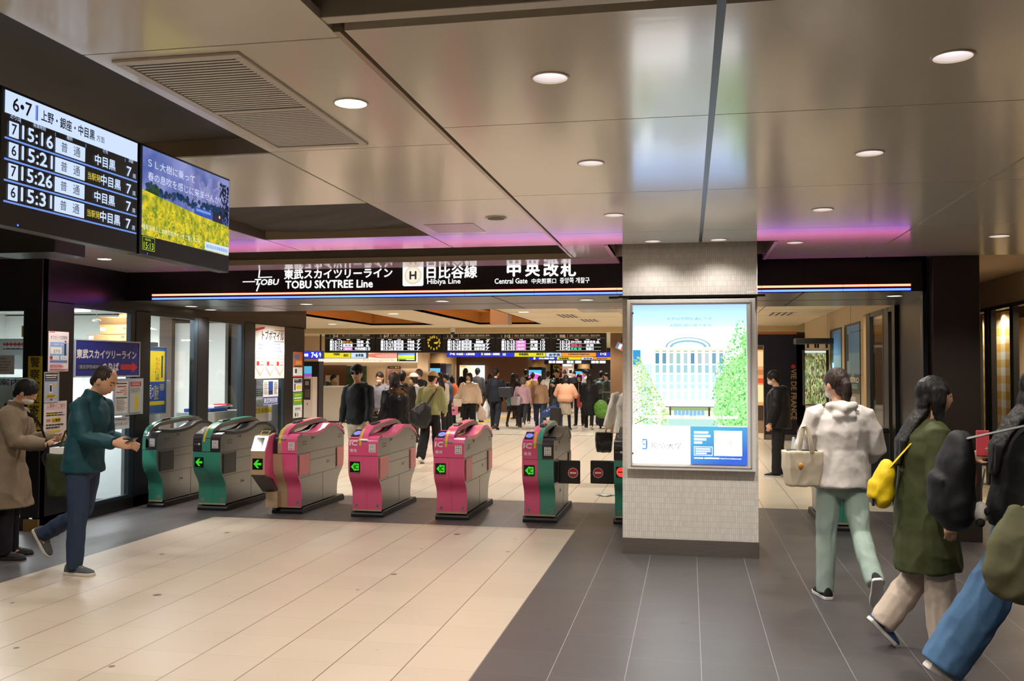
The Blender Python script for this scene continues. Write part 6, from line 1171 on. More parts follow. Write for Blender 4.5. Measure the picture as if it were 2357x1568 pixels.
    if inner:   # pale shirt showing in the open neck
        g = G(); g.tube([S(.20, 0, .048 + bulk * .5), S(.26, 0, .036 + bulk * .35), S(.308, 0, .012)], [(.012 * k, .03 * k), (.034 * k, .028 * k), (.056 * k, .05 * k)], n=14, ref=X); remesh(g, vox, 3, None, 'shirt', cloth_mat(inner), t)
    if zipc:
        g = G(); fy = lambda f, r: S(f, 0, 0) + BK * -1 * 0 + Vector((0, r, 0)); pts = [S(hem + .01) + Vector((0, .112 * k + b * 1.0, 0)), S(.12) + Vector((0, .112 * k + b, 0)), S(.20) + Vector((0, .122 * k + b, 0)), S(.26) + Vector((0, .112 * k + b * .8, 0)), S(.30) + Vector((0, .075 * k + b * .4, 0))]
        g.tube(pts, .006 if lvl == 2 else .009, n=6); g.build('zip', mat(zipc, .4), t, smooth=True)
    # ---- hair, hats, mask, face
    hmn = mat(hairc, .55, bump=.5, bscale=60, stretch=(1, 1, .12), var=.25, vscale=60, spec=.35, name='hair')
    if hair != 'bald':
        g = G(); up = .0
        if hair == 'thin': g.ball(H(0, -.016, .022), (.0765 * hs, .096 * hs, .100 * hs), n=20, R=hm)
        else: g.ball(H(0, -.015, .032), (.080 * hs, .105 * hs, .102 * hs), n=20, R=hm)
        g.ball(H(0, -.062, -.03), (.060 * hs, .048 * hs, .055 * hs), n=14, R=hm)
        if hair in ('shag', 'bob'): g.ball(H(0, -.012, .034), (.088 * hs, .104 * hs, .104 * hs), n=18, R=hm); g.ball(H(0, .055, .065), (.055 * hs, .035 * hs, .032 * hs), n=12, R=hm)
        if hair in ('bob', 'long', 'wavy'):
            for s in (-1, 1): g.tube([H(s * .066, .0, .05), H(s * .078, -.002, -.03), H(s * .074, -.01, -.11)], [(.018 * hs, .05 * hs), (.018 * hs, .045 * hs), (.014 * hs, .03 * hs)], n=12, ref=hm @ Vector((1, 0, 0)))
            g.tube([H(0, -.05, .04), H(0, -.075, -.06), H(0, -.07, -.115)], [(.07 * hs, .045 * hs), (.075 * hs, .04 * hs), (.06 * hs, .03 * hs)], n=14, ref=hm @ Vector((1, 0, 0)))
        if hair in ('long', 'wavy'):
            bk = S(.24, 0, -.072 - bulk * .5); lo = S(.155, 0, -.078 - bulk * .5)
            g.tube([H(0, -.07, -.08), S(.31, 0, -.055), bk, lo], [(.075 * hs, .035 * hs), (.085 * hs, .03 * hs), (.085 * hs, .026 * hs), (.05 * hs, .014 * hs)], n=16, ref=X)
            for s in (-1, 1): g.tube([H(s * .072, .01, -.02), H(s * .075, .005, -.12), S(.27, s * .05, .035 + bulk * .4), S(.22, s * .052, .062 + bulk * .5)], [(.014 * hs, .035 * hs), (.014, .03 * hs), (.022, .02), (.012, .012)], n=10, ref=X)
        if hair == 'pony':
            a = H(0, -.105, .035); g.tube([H(0, -.085, .03), a, a + Vector((0, -.03, -.03)) * hs, a + Vector((0, -.035, -.10)) * hs, a + Vector((.004, -.025, -.19)) * hs], [.022 * hs, .022 * hs, .034 * hs, .036 * hs, .014 * hs], n=12)
        hvx = {2: .0065, 1: .010, 0: .014}[lvl]; remesh(g, hvx, 3, ((.0032 if lvl == 2 else .003) * hs, 55, .10, 1), 'hair', hmn, t)
    if cap:
        g = G(); g.ball(H(0, -.012, .040), (.094 * hs, .120 * hs, .102 * hs), n=24, R=hm); CM = cloth_mat(cap); vs_ = g.v
        g2 = G(); keep = []
        for p in vs_:
            l = hm.transposed() @ (Vector(p) - hc) / hs; l.z = max(l.z, .035); keep.append(hc + hm @ (l * hs))
        g.v = [tuple(p) for p in keep]; co = g.build('cap', CM, t, smooth=True, autosmooth=False)
        g = G(); brim = [(.066 * math.cos(a), .075 + .085 * math.sin(a)) for a in [math.pi * i / 14 for i in range(15)]]; ring = lambda dz: [H(px_, py_, .045 - (py_ - .08) * .25 + dz) for px_, py_ in brim]
        g.loft([ring(0), ring(.007)]); g.build('peak', CM, co)
    if mask:
        g = G(); g.ball(H(0, .035, -.056), (.058 * hs, .068 * hs, .044 * hs), n=18, R=hm); remesh(g, vox, 2, None, 'face_mask', mat(mask, .7), t)
        if lvl == 2:
            g = G()
            for s in (-1, 1): g.tube([H(s * .056, .06, -.05), H(s * .074, .02, -.03), H(s * .08, -.01, -.01)], .002, n=6)
            g.build('mask_loop', mat(mask, .7), t)
    if lvl and (abs(((face + head[1] + 180) % 360) - 180) > 40):
        for s in (-1, 1):
            g = G(); g.ball(H(s * .030, .0785, .006), (.0125 * hs, .006 * hs, .0055 * hs), n=10, R=hm); g.build('eye', mat('1A1412', .25), t, smooth=True)
            g = G(); g.tube([H(s * .012, .090, .030), H(s * .03, .085, .034), H(s * .046, .073, .029)], [(.004 * hs, .003 * hs)] * 3, n=6); g.build('eyebrow', hmn, t)
        if not mask: g = G(); g.tube([H(-.020, .081, -.060), H(0, .0885, -.059), H(.020, .081, -.060)], [.002 * hs, .004 * hs, .002 * hs], n=8); g.build('mouth', mat('9A5A4C', .5), t, smooth=True)
    if glasses:
        g = G(); gm = mat('141214', .25)
        for s in (-1, 1): g.ball(H(s * .033, .094, .004), (.030 * hs, .006 * hs, .019 * hs), n=12, R=hm); g.tube([H(s * .062, .085, .01), H(s * .076, .03, .01), H(s * .078, -.01, .0)], .003 * hs, n=6)
        g.build('sunglasses' if glasses == 'dark' else 'glasses', gm, t, smooth=True)
    W = Matrix.Translation((x, y, 0)) @ Matrix.Rotation(math.radians(face), 4, 'Z')
    R = dict(root=t, W=W, hL=W @ (A[-1][2] + A[-1][3] * .07 * k), hR=W @ (A[1][2] + A[1][3] * .07 * k), S=lambda f, dx=0, dy=0: W @ S(f, dx, dy), k=k, sL=W @ A[-1][0], sR=W @ A[1][0], eL=W @ A[-1][1], eR=W @ A[1][1], head=W @ hc)
    return R
def pxx(px, Y): return onY(px, 850, Y).x
def topz(px, py, Y): return onY(px, py, Y).z
# ---- things carried
def soft(name, label, cat, build, m, vox=.012, it=4, fold=(.004, 12, .8), group=None, parts=()):
    """a soft carried thing: root Empty at its middle, body welded from lofts, further parts"""
    g = G(); build(g); c = sum((Vector(v) for v in g.v), Vector()) / len(g.v); g.v = [tuple(Vector(v) - c) for v in g.v]
    t = thing(name, label, cat, tuple(c), 0, group); remesh(g, vox, it, fold, 'bag_body', m, t)
    for nm, f, mm in parts:
        h = G(Matrix.Translation(-c)); f(h); h.build(nm, mm, t, smooth=True)
    return t
def sag(a, b, d, n=7): a = Vector(a); b = Vector(b); return [a.lerp(b, i / (n - 1)) - Vector((0, 0, d * math.sin(math.pi * i / (n - 1)))) for i in range(n)]
# ------------------------------------------------------------------ people near the camera
p = person('person in a teal jacket and jeans walking right with bowed head, looking at a phone', pxx(196, 6.6), 6.6, -86, 1.635, lean=7, legR=(3, 2, 6), legL=(-8, 3, 52), footL=-62, armR=(16, 6, 66, 6), armL=(6, 4, 70, 16), head=(30, 0), curl=25,
           top='103C45', hem=-.05, bulk=.028, sleeve=.016, collar='stand', shine=.6, bottom='26344C', wide=1.1, shoes='4A4C50', sole='C9C4B8', hair='thin', hairc='2A211C', lvl=2, inner=None, topname='jacket')
g = G(); hh = p['hR']; M = Matrix.Translation(hh + Vector((.03, .03, .015))) @ Matrix.Rotation(-.5, 4, 'Y'); g.M = Matrix.Rotation(-.5, 4, 'Y'); g.box(-.07, .07, -.035, .035, -.004, .004); t = thing('mobile_phone', 'dark phone in the hand of the teal-jacketed person', 'phone', tuple(hh + Vector((.03, .03, .015)))); g.build('phone_case', mat('1A1A1E', .3), t, bevel=.003)
q = p['S']
def tote(c, w, d, hgt, yaw=0.0, taper=.85):
    c = Vector(c)
    def f(g):
        R = Matrix.Rotation(yaw, 3, 'Z'); rg = []
        for z, s in ((0, taper), (.02, taper * 1.04), (hgt * .5, 1.0), (hgt, 1.02)): rg.append([c + R @ Vector((sx * w / 2 * s, sy * d / 2 * s, z)) for sx, sy in ((-1, -.6), (-.85, -1), (.85, -1), (1, -.6), (1, .6), (.85, 1), (-.85, 1), (-1, .6))])
        g.loft(rg)
    return f
a = q(.02, 0, -.15); a = Vector((pxx(158, 6.85), 6.85, .60))
soft('shopping_bag', 'dark olive shopping bag hanging at the far side of the teal-jacketed person', 'bag', tote(a + Vector((0, 0, -.05)), .30, .16, .36), cloth_mat('33381F'), .012, 3, (.006, 8, .8), parts=[('white_packet', lambda h: h.box(a.x - .12, a.x + .06, a.y - .06, a.y + .05, a.z + .29, a.z + .36), WH), ('handle', lambda h: h.tube(sag(a + Vector((-.08, 0, .3)), a + Vector((.1, 0, .3)), -.22), .008, n=8), cloth_mat('33381F'))])
p = person('person in a long beige coat and face mask standing at the left edge, head bowed', pxx(22, 6.95), 6.95, -68, 1.51, lean=5, legL=(2, 3, 2), legR=(4, 3, 4), armL=(18, 6, 72, 10), armR=(20, 8, 62, 14), head=(26, 0), curl=45, top='7C6C58', hem=-.25, bulk=.035, sleeve=.028, flare=.045, collar='stand', bottom='15141A', shoes='141214', sole='1C1A1A', hair='shag', hairc='120F0E', mask='DCD8D2', lvl=2, topname='coat', foldk=1.2)
hR = p['hR']
soft('shoulder_bag', 'black shoulder bag in the hands of the coat-wearing person', 'bag', lambda g: g.tube([hR + Vector((-.02, -.03, -.13)), hR + Vector((.06, -.03, -.07)), hR + Vector((.16, -.02, -.01))], [(.08, .05), (.10, .06), (.07, .04)], n=14, ref=(0, 0, 1)), mat('141418', .4), .010, 4, (.006, 14, .8),
     parts=[('strap', lambda h: h.tube([p['sL'] + Vector((-.1, -.06, .06)), p['S'](.26, .0, .11), p['S'](.2, .05, .17), hR + Vector((-.02, -.04, -.02))], [(.018, .004)] * 4, n=8, ref=(0, 0, 1)), mat('141418', .45))])
p = person('person in a white hooded jacket and mint trousers walking away, seen from behind', pxx(1930, 7.0), 6.9, 6, 1.60, lean=4, legL=(4, 3, 4), legR=(-16, 2, 34), footR=-58, armL=(6, 16, 58, 18), armR=(0, 19, 66, 24), head=(4, 26), top='D2CBC6', hem=-.045, bulk=.045, sleeve=.024, hood=True, shine=.55, foldk=1.25, bottom='9FB2A8', wide=1.12, shoes='1A1A1C', sole='D6D6D6', hair='pony', hairc='2A1A15', mask='DEDAD6', lvl=2)
w = p['eL'] + Vector((-.03, -.02, 0)); CREAM = cloth_mat('D2C4AC', .8)
a = Vector((pxx(1846, 6.8), 6.82, .80))
soft('tote_bag', 'cream canvas tote bag with an orange charm on the arm of the white-jacketed person', 'bag', tote(a, .27, .15, .25, .25, .82), CREAM, .010, 3, (.004, 9, .8), parts=[('handle', lambda h: h.tube(sag(a + Vector((-.03, -.07, .24)), a + Vector((.06, -.07, .24)), -.20), [(.016, .004)] * 7, n=8, ref=(1, 0, 0)), CREAM), ('charm', lambda h: h.ball(a + Vector((-.02, -.095, .15)), (.018, .01, .022), n=10), mat('C08434', .5)), ('dark_contents', lambda h: h.box(a.x - .11, a.x + .1, a.y - .05, a.y + .05, a.z + .235, a.z + .255), mat('22262E', .6))])
b = p['hL'] + Vector((-.02, .1, .05))
t = thing('plastic_bag', 'clear plastic bag held by the white-jacketed person', 'bag', tuple(b)); g = G(); g.tube([(0, 0, -.06), (-.03, 0, .02), (-.04, 0, .13)], [(.05, .03), (.04, .025), (.012, .01)], n=12); g.build('bag_body', mat('C8D0D8', .25, alpha=.6), t, smooth=True)
p = person('person in a long olive coat walking right with long black hair and blue shoes', pxx(2122, 5.68), 5.68, -82, 1.53, lean=3, legR=(7, 2, 4), legL=(4, 3, 40), footL=-46, armR=(-4, 10, 12, 0), armL=(24, 6, 84, 10), head=(2, -4), top='3E4424', hem=-.235, bulk=.045, sleeve=.02, flare=.02, foldk=1.3, bottom='C4B4A4', wide=1.5, shoes='33507E', sole='D8D4CC', hair='long', hairc='120E0E', lvl=2, topname='coat', skin=SKIN, hood=False)
bk = p['S'](.085, 0, -.15); YB_ = cloth_mat('DDBC14', .6)
soft('backpack', 'bright yellow backpack on the olive coat', 'backpack', lambda g: (g.tube([bk + Vector((-.01, 0, -.10)), bk + Vector((-.01, 0, -.04)), bk + Vector((.01, 0, .05)), bk + Vector((.02, 0, .10))], [(.055, .09), (.068, .10), (.055, .09), (.035, .07)], n=18, ref=(1, 0, 0)), g.tube([bk + Vector((-.05, 0, -.08)), bk + Vector((-.055, 0, -.01))], [(.035, .075), (.03, .07)], n=14, ref=(1, 0, 0))), YB_, .011, 3, (.008, 9, .9), parts=[('strap', lambda h: h.tube([bk + Vector((.02, -.06, .09)), p['S'](.30, .07, -.03), p['S'](.27, .085, .05), p['S'](.2, .09, .085), p['S'](.13, .10, .0)], [(.016, .005)] * 5, n=8, ref=(0, 1, 0)), YB_), ('buckle', lambda h: h.box(bk.x - .075, bk.x - .062, bk.y - .06, bk.y - .03, bk.z - .13, bk.z - .09), mat('1A1A1A', .4))])
hh = p['hL']; t = thing('mobile_phone', 'pink phone raised in the hand of the person in the olive coat', 'phone', tuple(hh + Vector((0, -.01, .05)))); g = G(); g.box(-.036, .036, -.005, .005, -.06, .09); g.build('phone_case', mat('D8505A', .4), t, bevel=.004)
p = person('person in a black jacket and wide jeans at the right edge, carrying a backpack', pxx(2350, 4.95), 4.95, -84, 1.615, lean=5, legR=(20, 2, 10), legL=(-20, 3, 12), footL=-32, armR=(20, 14, 62, 0), armL=(14, 6, 50, 8), head=(8, 0), top='0C0C0F', hem=-.0, bulk=.045, sleeve=.025, shine=.8, bottom='4A6C90', wide=2.0, shoes='C8C0B0', sole='D8D4CC', hair='wavy', hairc='110E0D', mask='DCD8D4', glasses=True, lvl=2)
bk = p['S'](.14, 0, -.215); BB = cloth_mat('0B0C10', .65)
soft('backpack', 'large black backpack on the person at the right edge', 'backpack', lambda g: (g.tube([bk + Vector((0, 0, -.19)), bk + Vector((0, 0, -.1)), bk + Vector((.01, 0, .08)), bk + Vector((.03, 0, .19))], [(.085, .14), (.095, .15), (.085, .14), (.055, .10)], n=20, ref=(1, 0, 0)), g.tube([bk + Vector((-.07, 0, -.16)), bk + Vector((-.08, 0, -.0))], [(.045, .12), (.04, .11)], n=16, ref=(1, 0, 0))), BB, .012, 3, (.006, 7, .9), parts=[('strap', lambda h: h.tube([bk + Vector((.04, -.08, .2)), p['S'](.315, .085, -.02), p['S'](.27, .10, .07), p['S'](.18, .10, .10), p['S'](.08, .10, .0)], [(.022, .006)] * 5, n=8, ref=(0, 1, 0)), mat('6A6A66', .6))])
a = p['S'](-.06, .155, -.10); a.y = 4.60; OL = cloth_mat('5C5A40', .7)
soft('tote_bag', 'olive green slouchy tote bag hanging in front of the jeans at the right edge', 'bag', lambda g: g.tube([a + Vector((.05, 0, -.16)), a + Vector((.05, 0, -.06)), a + Vector((.03, 0, .1)), a + Vector((-.0, .03, .22))], [(.17, .06), (.20, .075), (.16, .05), (.03, .02)], n=18, ref=(1, 0, 0)), OL, .012, 4, (.010, 6, .9), parts=[('strap', lambda h: h.tube([a + Vector((0, .03, .2)), p['S'](.10, .13, -.01), p['S'](.22, .14, -.01), p['S'](.305, .10, -.01)], [(.022, .006)] * 4, n=8, ref=(0, 1, 0)), OL)])
c = Vector((pxx(2232, 5.0), 4.85, .93)); t = thing('plush_charm', 'black and white plush charm hanging between the two people at the right', 'plush toy', tuple(c)); g = G(); g.ball((0, 0, 0), (.035, .035, .055), n=14); g.build('plush_body', cloth_mat('C9C4BC'), t, smooth=True); g = G(); g.ball((-.01, -.03, -.045), (.022, .02, .022), n=10); g.ball((.02, -.032, .01), (.016, .014, .02), n=10); g.build('dark_patch', cloth_mat('1A1A1C'), t, smooth=True); g = G(); g.tube([(0, 0, .05), (.02, .05, .12), (.05, .1, .2)], .004, n=6); g.build('cord', K, t)
c = Vector((pxx(2210, 5.5), 5.62, .86)); soft('red_bag', 'red patterned bag showing behind the olive coat', 'bag', tote(c, .2, .12, .22), mat('9A3A2C', .6, var=.3, vscale=30), .012, 3)
# ------------------------------------------------------------------ people in the gates and the hall
def far(label, px, Y, tp, face=0, hf=1.0, **kw):
    h = topz(px, tp, Y) * hf; kw.setdefault('lvl', 1 if Y < 19 else 0)
    return person(label, pxx(px, Y), Y, face, h, **kw)
WALK_A = dict(legL=(14, 2, 6), legR=(-12, 2, 22), footR=-28); WALK_B = dict(legR=(14, 2, 6), legL=(-12, 2, 22), footL=-28)
p = far('person in a black cap, sunglasses and black hoodie walking towards the gates', 826, 12.4, 845, 170, 1.0, armR=(-14, 16, 12, 0), armL=(14, 12, 20, 0), head=(0, 12), top='101114', hem=-.01, bulk=.03, hood=True, inner='D8D6D4', bottom='A39880', wide=1.25, cap='14161A', glasses='dark', hair='short', **WALK_A)
g = G(); hh = p['hR']; t = thing('card_wallet', 'small dark card wallet in the hand of the person in the black cap', 'wallet', tuple(hh)); g.M = Matrix.Rotation(.6, 4, 'Y'); g.box(-.05, .05, -.03, -.02, -.035, .035); g.build('wallet', mat('4A4634', .5), t, bevel=.003)
p = far('person in a grey hoodie and face mask waiting behind the person in the black cap', 878, 17.0, 862, 165, 1.01, armL=(10, 8, 34, 16), armR=(10, 8, 34, 16), head=(4, 10), top='777B82', bulk=.035, sleeve=.02, hood=True, bottom='1A1B1F', hair='pony', hairc='241A16', mask='D8C8B8')
hh = (p['hL'] + p['hR']) / 2; soft('handbag', 'black handbag held low by the person in the grey hoodie', 'bag', tote(hh + Vector((-.0, -.1, -.36)), .30, .14, .28), mat('121214', .4), .018, 2, None, parts=[('handle', lambda h: h.tube(sag(hh + Vector((-.08, -.1, -.08)), hh + Vector((.08, -.1, -.08)), -.1), .009, n=6), K)])
far('person with smooth dark hair in a big black padded coat before the pink gates', 912, 14.0, 868, 62, 1.02, top='0D0E11', hem=-.20, bulk=.10, sleeve=.045, flare=.02, shine=.35, foldk=1.6, hair='bob', hairc='1C1412', head=(0, 14), topname='coat', bottom='14141A')
far('taller person in a dark jacket just behind the black padded coat', 926, 16.4, 857, 20, 1.0, top='16181C', hem=-.05, bulk=.07, sleeve=.03, hood=True, shine=.5, hair='short', bottom='2A3038', **WALK_B)
p = far('person in a khaki sweatshirt and beige cap walking away between the gates', 992, 15.4, 865, -6, 1.02, lean=3, armL=(8, 18, 12, 0), armR=(8, 10, 40, 14), head=(6, -14), top='8A8E62', bulk=.04, sleeve=.022, hem=.0, bottom='101114', wide=1.5, cap='B39A78', hair='short', shoes='C9BFAE', topname='sweatshirt', legL=(-8, 2, 16), footL=-20, legR=(10, 2, 4))
c = p['S'](.0, -.06, -.13); soft('crossbody_bag', 'big black crossbody bag on the back of the khaki sweatshirt', 'bag', lambda g: g.tube([c + Vector((-.06, 0, -.16)), c, c + Vector((.08, .0, .16))], [(.18, .07), (.20, .09), (.10, .05)], n=16, ref=(1, 0, 0)), mat('0F1013', .5), .014, 3, (.006, 9, .8), parts=[('strap', lambda h: h.tube([c + Vector((.08, -.03, .14)), p['S'](.2, .05, -.1), p['S'](.3, .085, -.03)], [(.022, .006)] * 3, n=8, ref=(1, 0, 0)), K)])
far('balding person in a dark jacket talking on a phone under the kiosk screen', 968, 21.0, 852, 150, 1.0, armL=(30, 12, 118, 10), armR=(6, 10, 30, 0), head=(0, -40), top='17181C', bulk=.04, hair='thin', hairc='4A4440', bottom='20222A')
far('person in a cream hat and pale grey top left of the phone caller', 957, 19.6, 863, 120, 1.0, top='8C9096', bulk=.035, hair='bob', cap='CDBCA6', mask='E0D8D0', bottom='2C2E34')
p = far('person in a denim jacket and wide black trousers facing left', 1031, 23.0, 862, 84, 1.0, armR=(8, 10, 24, 0), top='2C3A4C', hem=-.02, bulk=.05, sleeve=.02, bottom='0E0F12', wide=2.0, hair='short', head=(4, 0))
hh = p['hR']; soft('shopping_bag', 'white shopping bag carried by the person in the denim jacket', 'bag', tote(hh + Vector((.05, -.12, -.42)), .34, .16, .40), cloth_mat('C9BFB8'), .02, 2, None)
far('person in a white blouse with long dark hair behind the khaki sweatshirt', 1014, 21.0, 861, 40, 1.0, top='D0C8C2', bulk=.03, hair='long', bottom='1A1A1E')
p = far('person in a bright orange jacket and face mask facing left', 1044, 26.5, 868, 80, 1.0, top='C25A24', hem=-.06, bulk=.05, sleeve=.02, bottom='15151A', hair='bob', mask='DCD4CC', head=(6, 0))
hh = p['hL']; c = Vector((pxx(1047, 26.2), 26.1, .28)); soft('paper_bag', 'pink paper bag beside the orange jacket', 'bag', tote(c, .24, .14, .42), mat('D0709C', .5), .02, 1, None, parts=[('handle', lambda h: h.tube(sag(c + Vector((-.06, 0, .42)), c + Vector((.06, 0, .42)), -.14), .006, n=6), WH)])
p = far('person in a white padded jacket and chin mask walking towards the gates', 1081, 21.8, 864, 172, 1.02, armR=(2, 24, 22, 0), armL=(2, 20, 20, 0), head=(-8, 0), top='CDBBA9', hem=.0, bulk=.075, sleeve=.035, hood=True, shine=.5, foldk=1.5, inner='B8A06C', bottom='0E0E11', wide=1.4, hair='bob', hairc='1A1412', lvl=1, legL=(4, 3, 4), legR=(4, 3, 4))
hd = p['head']; g = G(); g.ball((0, 0, 0), (.06, .03, .03), n=12); t = g.build('chin_mask', mat('E4E0DC', .7)); t.parent = p['root']; t.location = p['W'].inverted() @ (hd + Vector((0, -.08, -.10)))
c = p['S'](.02, .12, .16); soft('crossbody_bag', 'small cream crossbody bag on the white padded jacket', 'bag', tote(c + Vector((-.02, -.05, -.12)), .22, .09, .18), cloth_mat('D2C4B2'), .018, 2, None)
c = p['hL']; soft('plastic_bag', 'pale plastic shopping bag in the hand of the white padded jacket', 'bag', lambda g: g.tube([c + Vector((.03, 0, -.30)), c + Vector((.03, 0, -.16)), c], [(.11, .07), (.12, .08), (.02, .02)], n=12), cloth_mat('B8AAA0', .5), .018, 2, (.008, 12, .6))
c = p['hR']; t = thing('drink_bottle', 'small bottle of tea in the hand of the white padded jacket', 'bottle', tuple(c)); g = G(); g.cyl((0, -.02, -.16), (0, -.02, -.02), .032, mat('8A4A20', .2), n=14); g.build('bottle', None, t); g = G(); g.cyl((0, -.02, -.11), (0, -.02, -.05), .033, WH, n=14); g.build('label_band', None, t); g = G(); g.cyl((0, -.02, -.02), (0, -.02, .02), .015, WH, n=10); g.build('bottle_cap', None, t)
far('person in a grey jacket with a black bag standing before the bright route map', 1098, 27.5, 850, -8, 1.0, top='3A3A3E', bulk=.05, bottom='1E2028', hair='short')
far('person with long wavy black hair at the left of the bright route map', 1072, 30.0, 850, 20, 1.0, top='121216', hem=-.1, bulk=.04, hair='wavy', bottom='101014', topname='coat')
p = far('person in a dark navy suit carrying a white plastic bag, walking away', 1141, 24.4, 851, -4, 1.0, armL=(2, 12, 8, 0), armR=(4, 12, 20, 0), head=(0, -20), top='14161F', hem=-.07, bulk=.045, sleeve=.018, bottom='141824', wide=1.25, shoes='6A3A22', sole='2A2018', hair='short', lvl=1, **WALK_A)
c = p['hL']; soft('plastic_bag', 'white plastic bag in the hand of the person in the navy suit', 'bag', lambda g: g.tube([c + Vector((0, 0, -.42)), c + Vector((0, 0, -.25)), c], [(.13, .09), (.15, .1), (.025, .02)], n=12), cloth_mat('D6D4D2', .4), .018, 2, (.01, 12, .5))
c = p['S'](.09, .15, -.02); soft('shoulder_bag', 'dark grey leather bag on the shoulder of the navy suit', 'bag', tote(c + Vector((.05, -.05, -.14)), .42, .16, .28, -.2), mat('26282E', .4), .02, 2, None, parts=[('strap', lambda h: h.tube([c + Vector((-.02, -.05, .1)), p['S'](.3, .09, 0), c + Vector((.1, -.04, .1))], .012, n=6), mat('26282E', .4))])
far('person with very long dark hair in a brown-black coat and skirt', 1181, 25.6, 862, -4, 1.0, top='221C16', hem=-.06, bulk=.04, hair='long', hairc='1A1210', skirt=(.22, .03), bottom='121014', legc='3A2A22', shoes='4A2A1E', topname='coat', **WALK_B)
p = far('person in a dusty pink jacket and grey beanie, walking away', 1203, 24.6, 872, 0, 1.0, lean=6, armL=(10, 18, 60, 10), top='A07E86', hem=-.03, bulk=.05, sleeve=.02, bottom='24242A', shoes='8A7A62', hair='bald', cap=None, lvl=1, legL=(10, 2, 4), legR=(-14, 2, 34), footR=-40)
g = G(); g.ball((0, 0, 0), (.088, .108, .115), n=16); o = g.build('knit_beanie', cloth_mat('5E574E', .9, .3, 80), p['root'], smooth=True, autosmooth=False); o.location = p['W'].inverted() @ (p['head'] + Vector((0, -.01, .025)))
c = p['S'](.05, -.12, -.08); soft('handbag', 'grey and teal handbag at the side of the dusty pink jacket', 'bag', tote(c + Vector((0, -.05, -.15)), .30, .14, .24), mat('8C8488', .4, var=.3, vscale=20), .02, 2, None, parts=[('teal_side', lambda h: h.box(c.x - .22, c.x - .15, c.y - .1, c.y, c.z - .16, c.z + .08), mat('3A6A72', .5))])
far('person in a tan parka with a fur collar beside the dusty pink jacket', 1225, 27.2, 860, 0, 1.0, top='A8824E', hem=-.08, bulk=.06, sleeve=.025, hood=True, bottom='16181C', hair='short', shoes='C9C4BC')
far('person in a plain tan jacket and blue jeans with hair down the back', 1242, 25.0, 868, 0, 1.0, top='94745A', hem=-.05, bulk=.06, sleeve=.03, bottom='26364E', shoes='4A2E20', hair='pony', hairc='16100E', lvl=1, **WALK_A)
far('person in white with a black backpack left of the young person in black', 1261, 29.0, 857, -10, 1.0, top='C2BDB6', bulk=.04, hair='short', bottom='1C1E24')
far('young person in a black padded jacket over a white hoodie facing the gates', 1284, 25.8, 852, 150, 1.0, armL=(20, 8, 96, 20), head=(4, 20), top='121316', hem=.0, bulk=.08, sleeve=.035, hood=True, shine=.4, inner='C9C8CA', bottom='4A5660', hair='short', lvl=1)
SM = bpy.data.materials.new('striped_cloth'); SM.use_nodes = True; nt = SM.node_tree; wv = nt.nodes.new('ShaderNodeTexWave'); wv.inputs['Scale'].default_value = 9; wv.bands_direction = 'X'; tc = nt.nodes.new('ShaderNodeTexCoord'); cr = nt.nodes.new('ShaderNodeValToRGB'); cr.color_ramp.elements[0].color = lin('6E6250'); cr.color_ramp.elements[0].position = .3; cr.color_ramp.elements[1].color = lin('BDB09A'); cr.color_ramp.elements[1].position = .5
nt.links.new(tc.outputs['Object'], wv.inputs['Vector']); nt.links.new(wv.outputs['Fac'], cr.inputs[0]); nt.links.new(cr.outputs[0], nt.nodes['Principled BSDF'].inputs['Base Color']); nt.nodes['Principled BSDF'].inputs['Roughness'].default_value = .8
p = far('person in a peach fleece jacket and striped skirt walking away', 1301, 24.2, 868, -4, 1.02, lean=5, armL=(12, 24, 60, 20), armR=(12, 24, 60, 20), head=(14, 0), top='D09A7C', hem=.0, bulk=.085, sleeve=.045, skirt=(.24, .02), skirt_mat=SM, legc='1A1E30', bottom='9A8C78', shoes='1A1A1E', hair='bob', hairc='1E1411', lvl=1, foldk=.7, **WALK_B)
c = Vector((pxx(1270, 24.4), 24.3, .50)); soft('sports_bag', 'shiny blue bag hanging left of the striped skirt', 'bag', lambda g: g.tube([c + Vector((-.18, 0, -.08)), c, c + Vector((.2, 0, .12))], [.10, .14, .09], n=12), mat('203C70', .3), .02, 2, (.008, 10, .8))
c = Vector((pxx(1280, 24.1), 24.0, .10)); soft('paper_bag', 'tall black paper bag beside the striped skirt', 'bag', tote(c, .27, .12, .52), mat('1C1C1C', .5), .02, 1, None)
p = far('person in a black cardigan and mask facing the gates, right of the peach jacket', 1334, 26.6, 863, 176, 1.0, armL=(4, 8, 40, 10), top='121214', bulk=.03, inner='CFC4B4', mask='C9B4A8', bottom='161618', hair='bob', hairc='1E1512', zipc='BDB5A8')
c = Vector((pxx(1341, 26.0), 25.9, .55)); soft('shopping_bag', 'red and white shopping bag between the cardigan and the long black coat', 'bag', tote(c, .3, .14, .36), mat('A83A34', .5, var=.3, vscale=9), .02, 2, None)
p = far('person in a long black coat with dark hair walking away', 1356, 25.0, 866, 0, 1.0, top='0B0B0D', hem=-.27, bulk=.06, sleeve=.025, flare=.02, bottom='0E0E10', shoes='1C1A1A', hair='long', hairc='17100E', topname='coat', lvl=1, **WALK_A)
c = Vector((pxx(1384, 25.0), 24.9, .58)); soft('net_bag', 'bright green patterned bag right of the long black coat', 'bag', lambda g: (g.ball(c, (.2, .1, .22), n=16), g.ball(c + Vector((.03, 0, -.12)), (.21, .1, .16), n=14)), mat('4A7A1C', .6, var=.45, vscale=22), .02, 2, (.01, 12, .9))
c = Vector((pxx(1395, 25.4), 25.4, 0)); t = thing('suitcase', 'upright black suitcase beside the stone pillar', 'suitcase', tuple(c)); g = G(); g.box(-.2, .2, -.12, .12, .06, .62); g.build('shell', mat('18161A', .4), t, bevel=.03); 
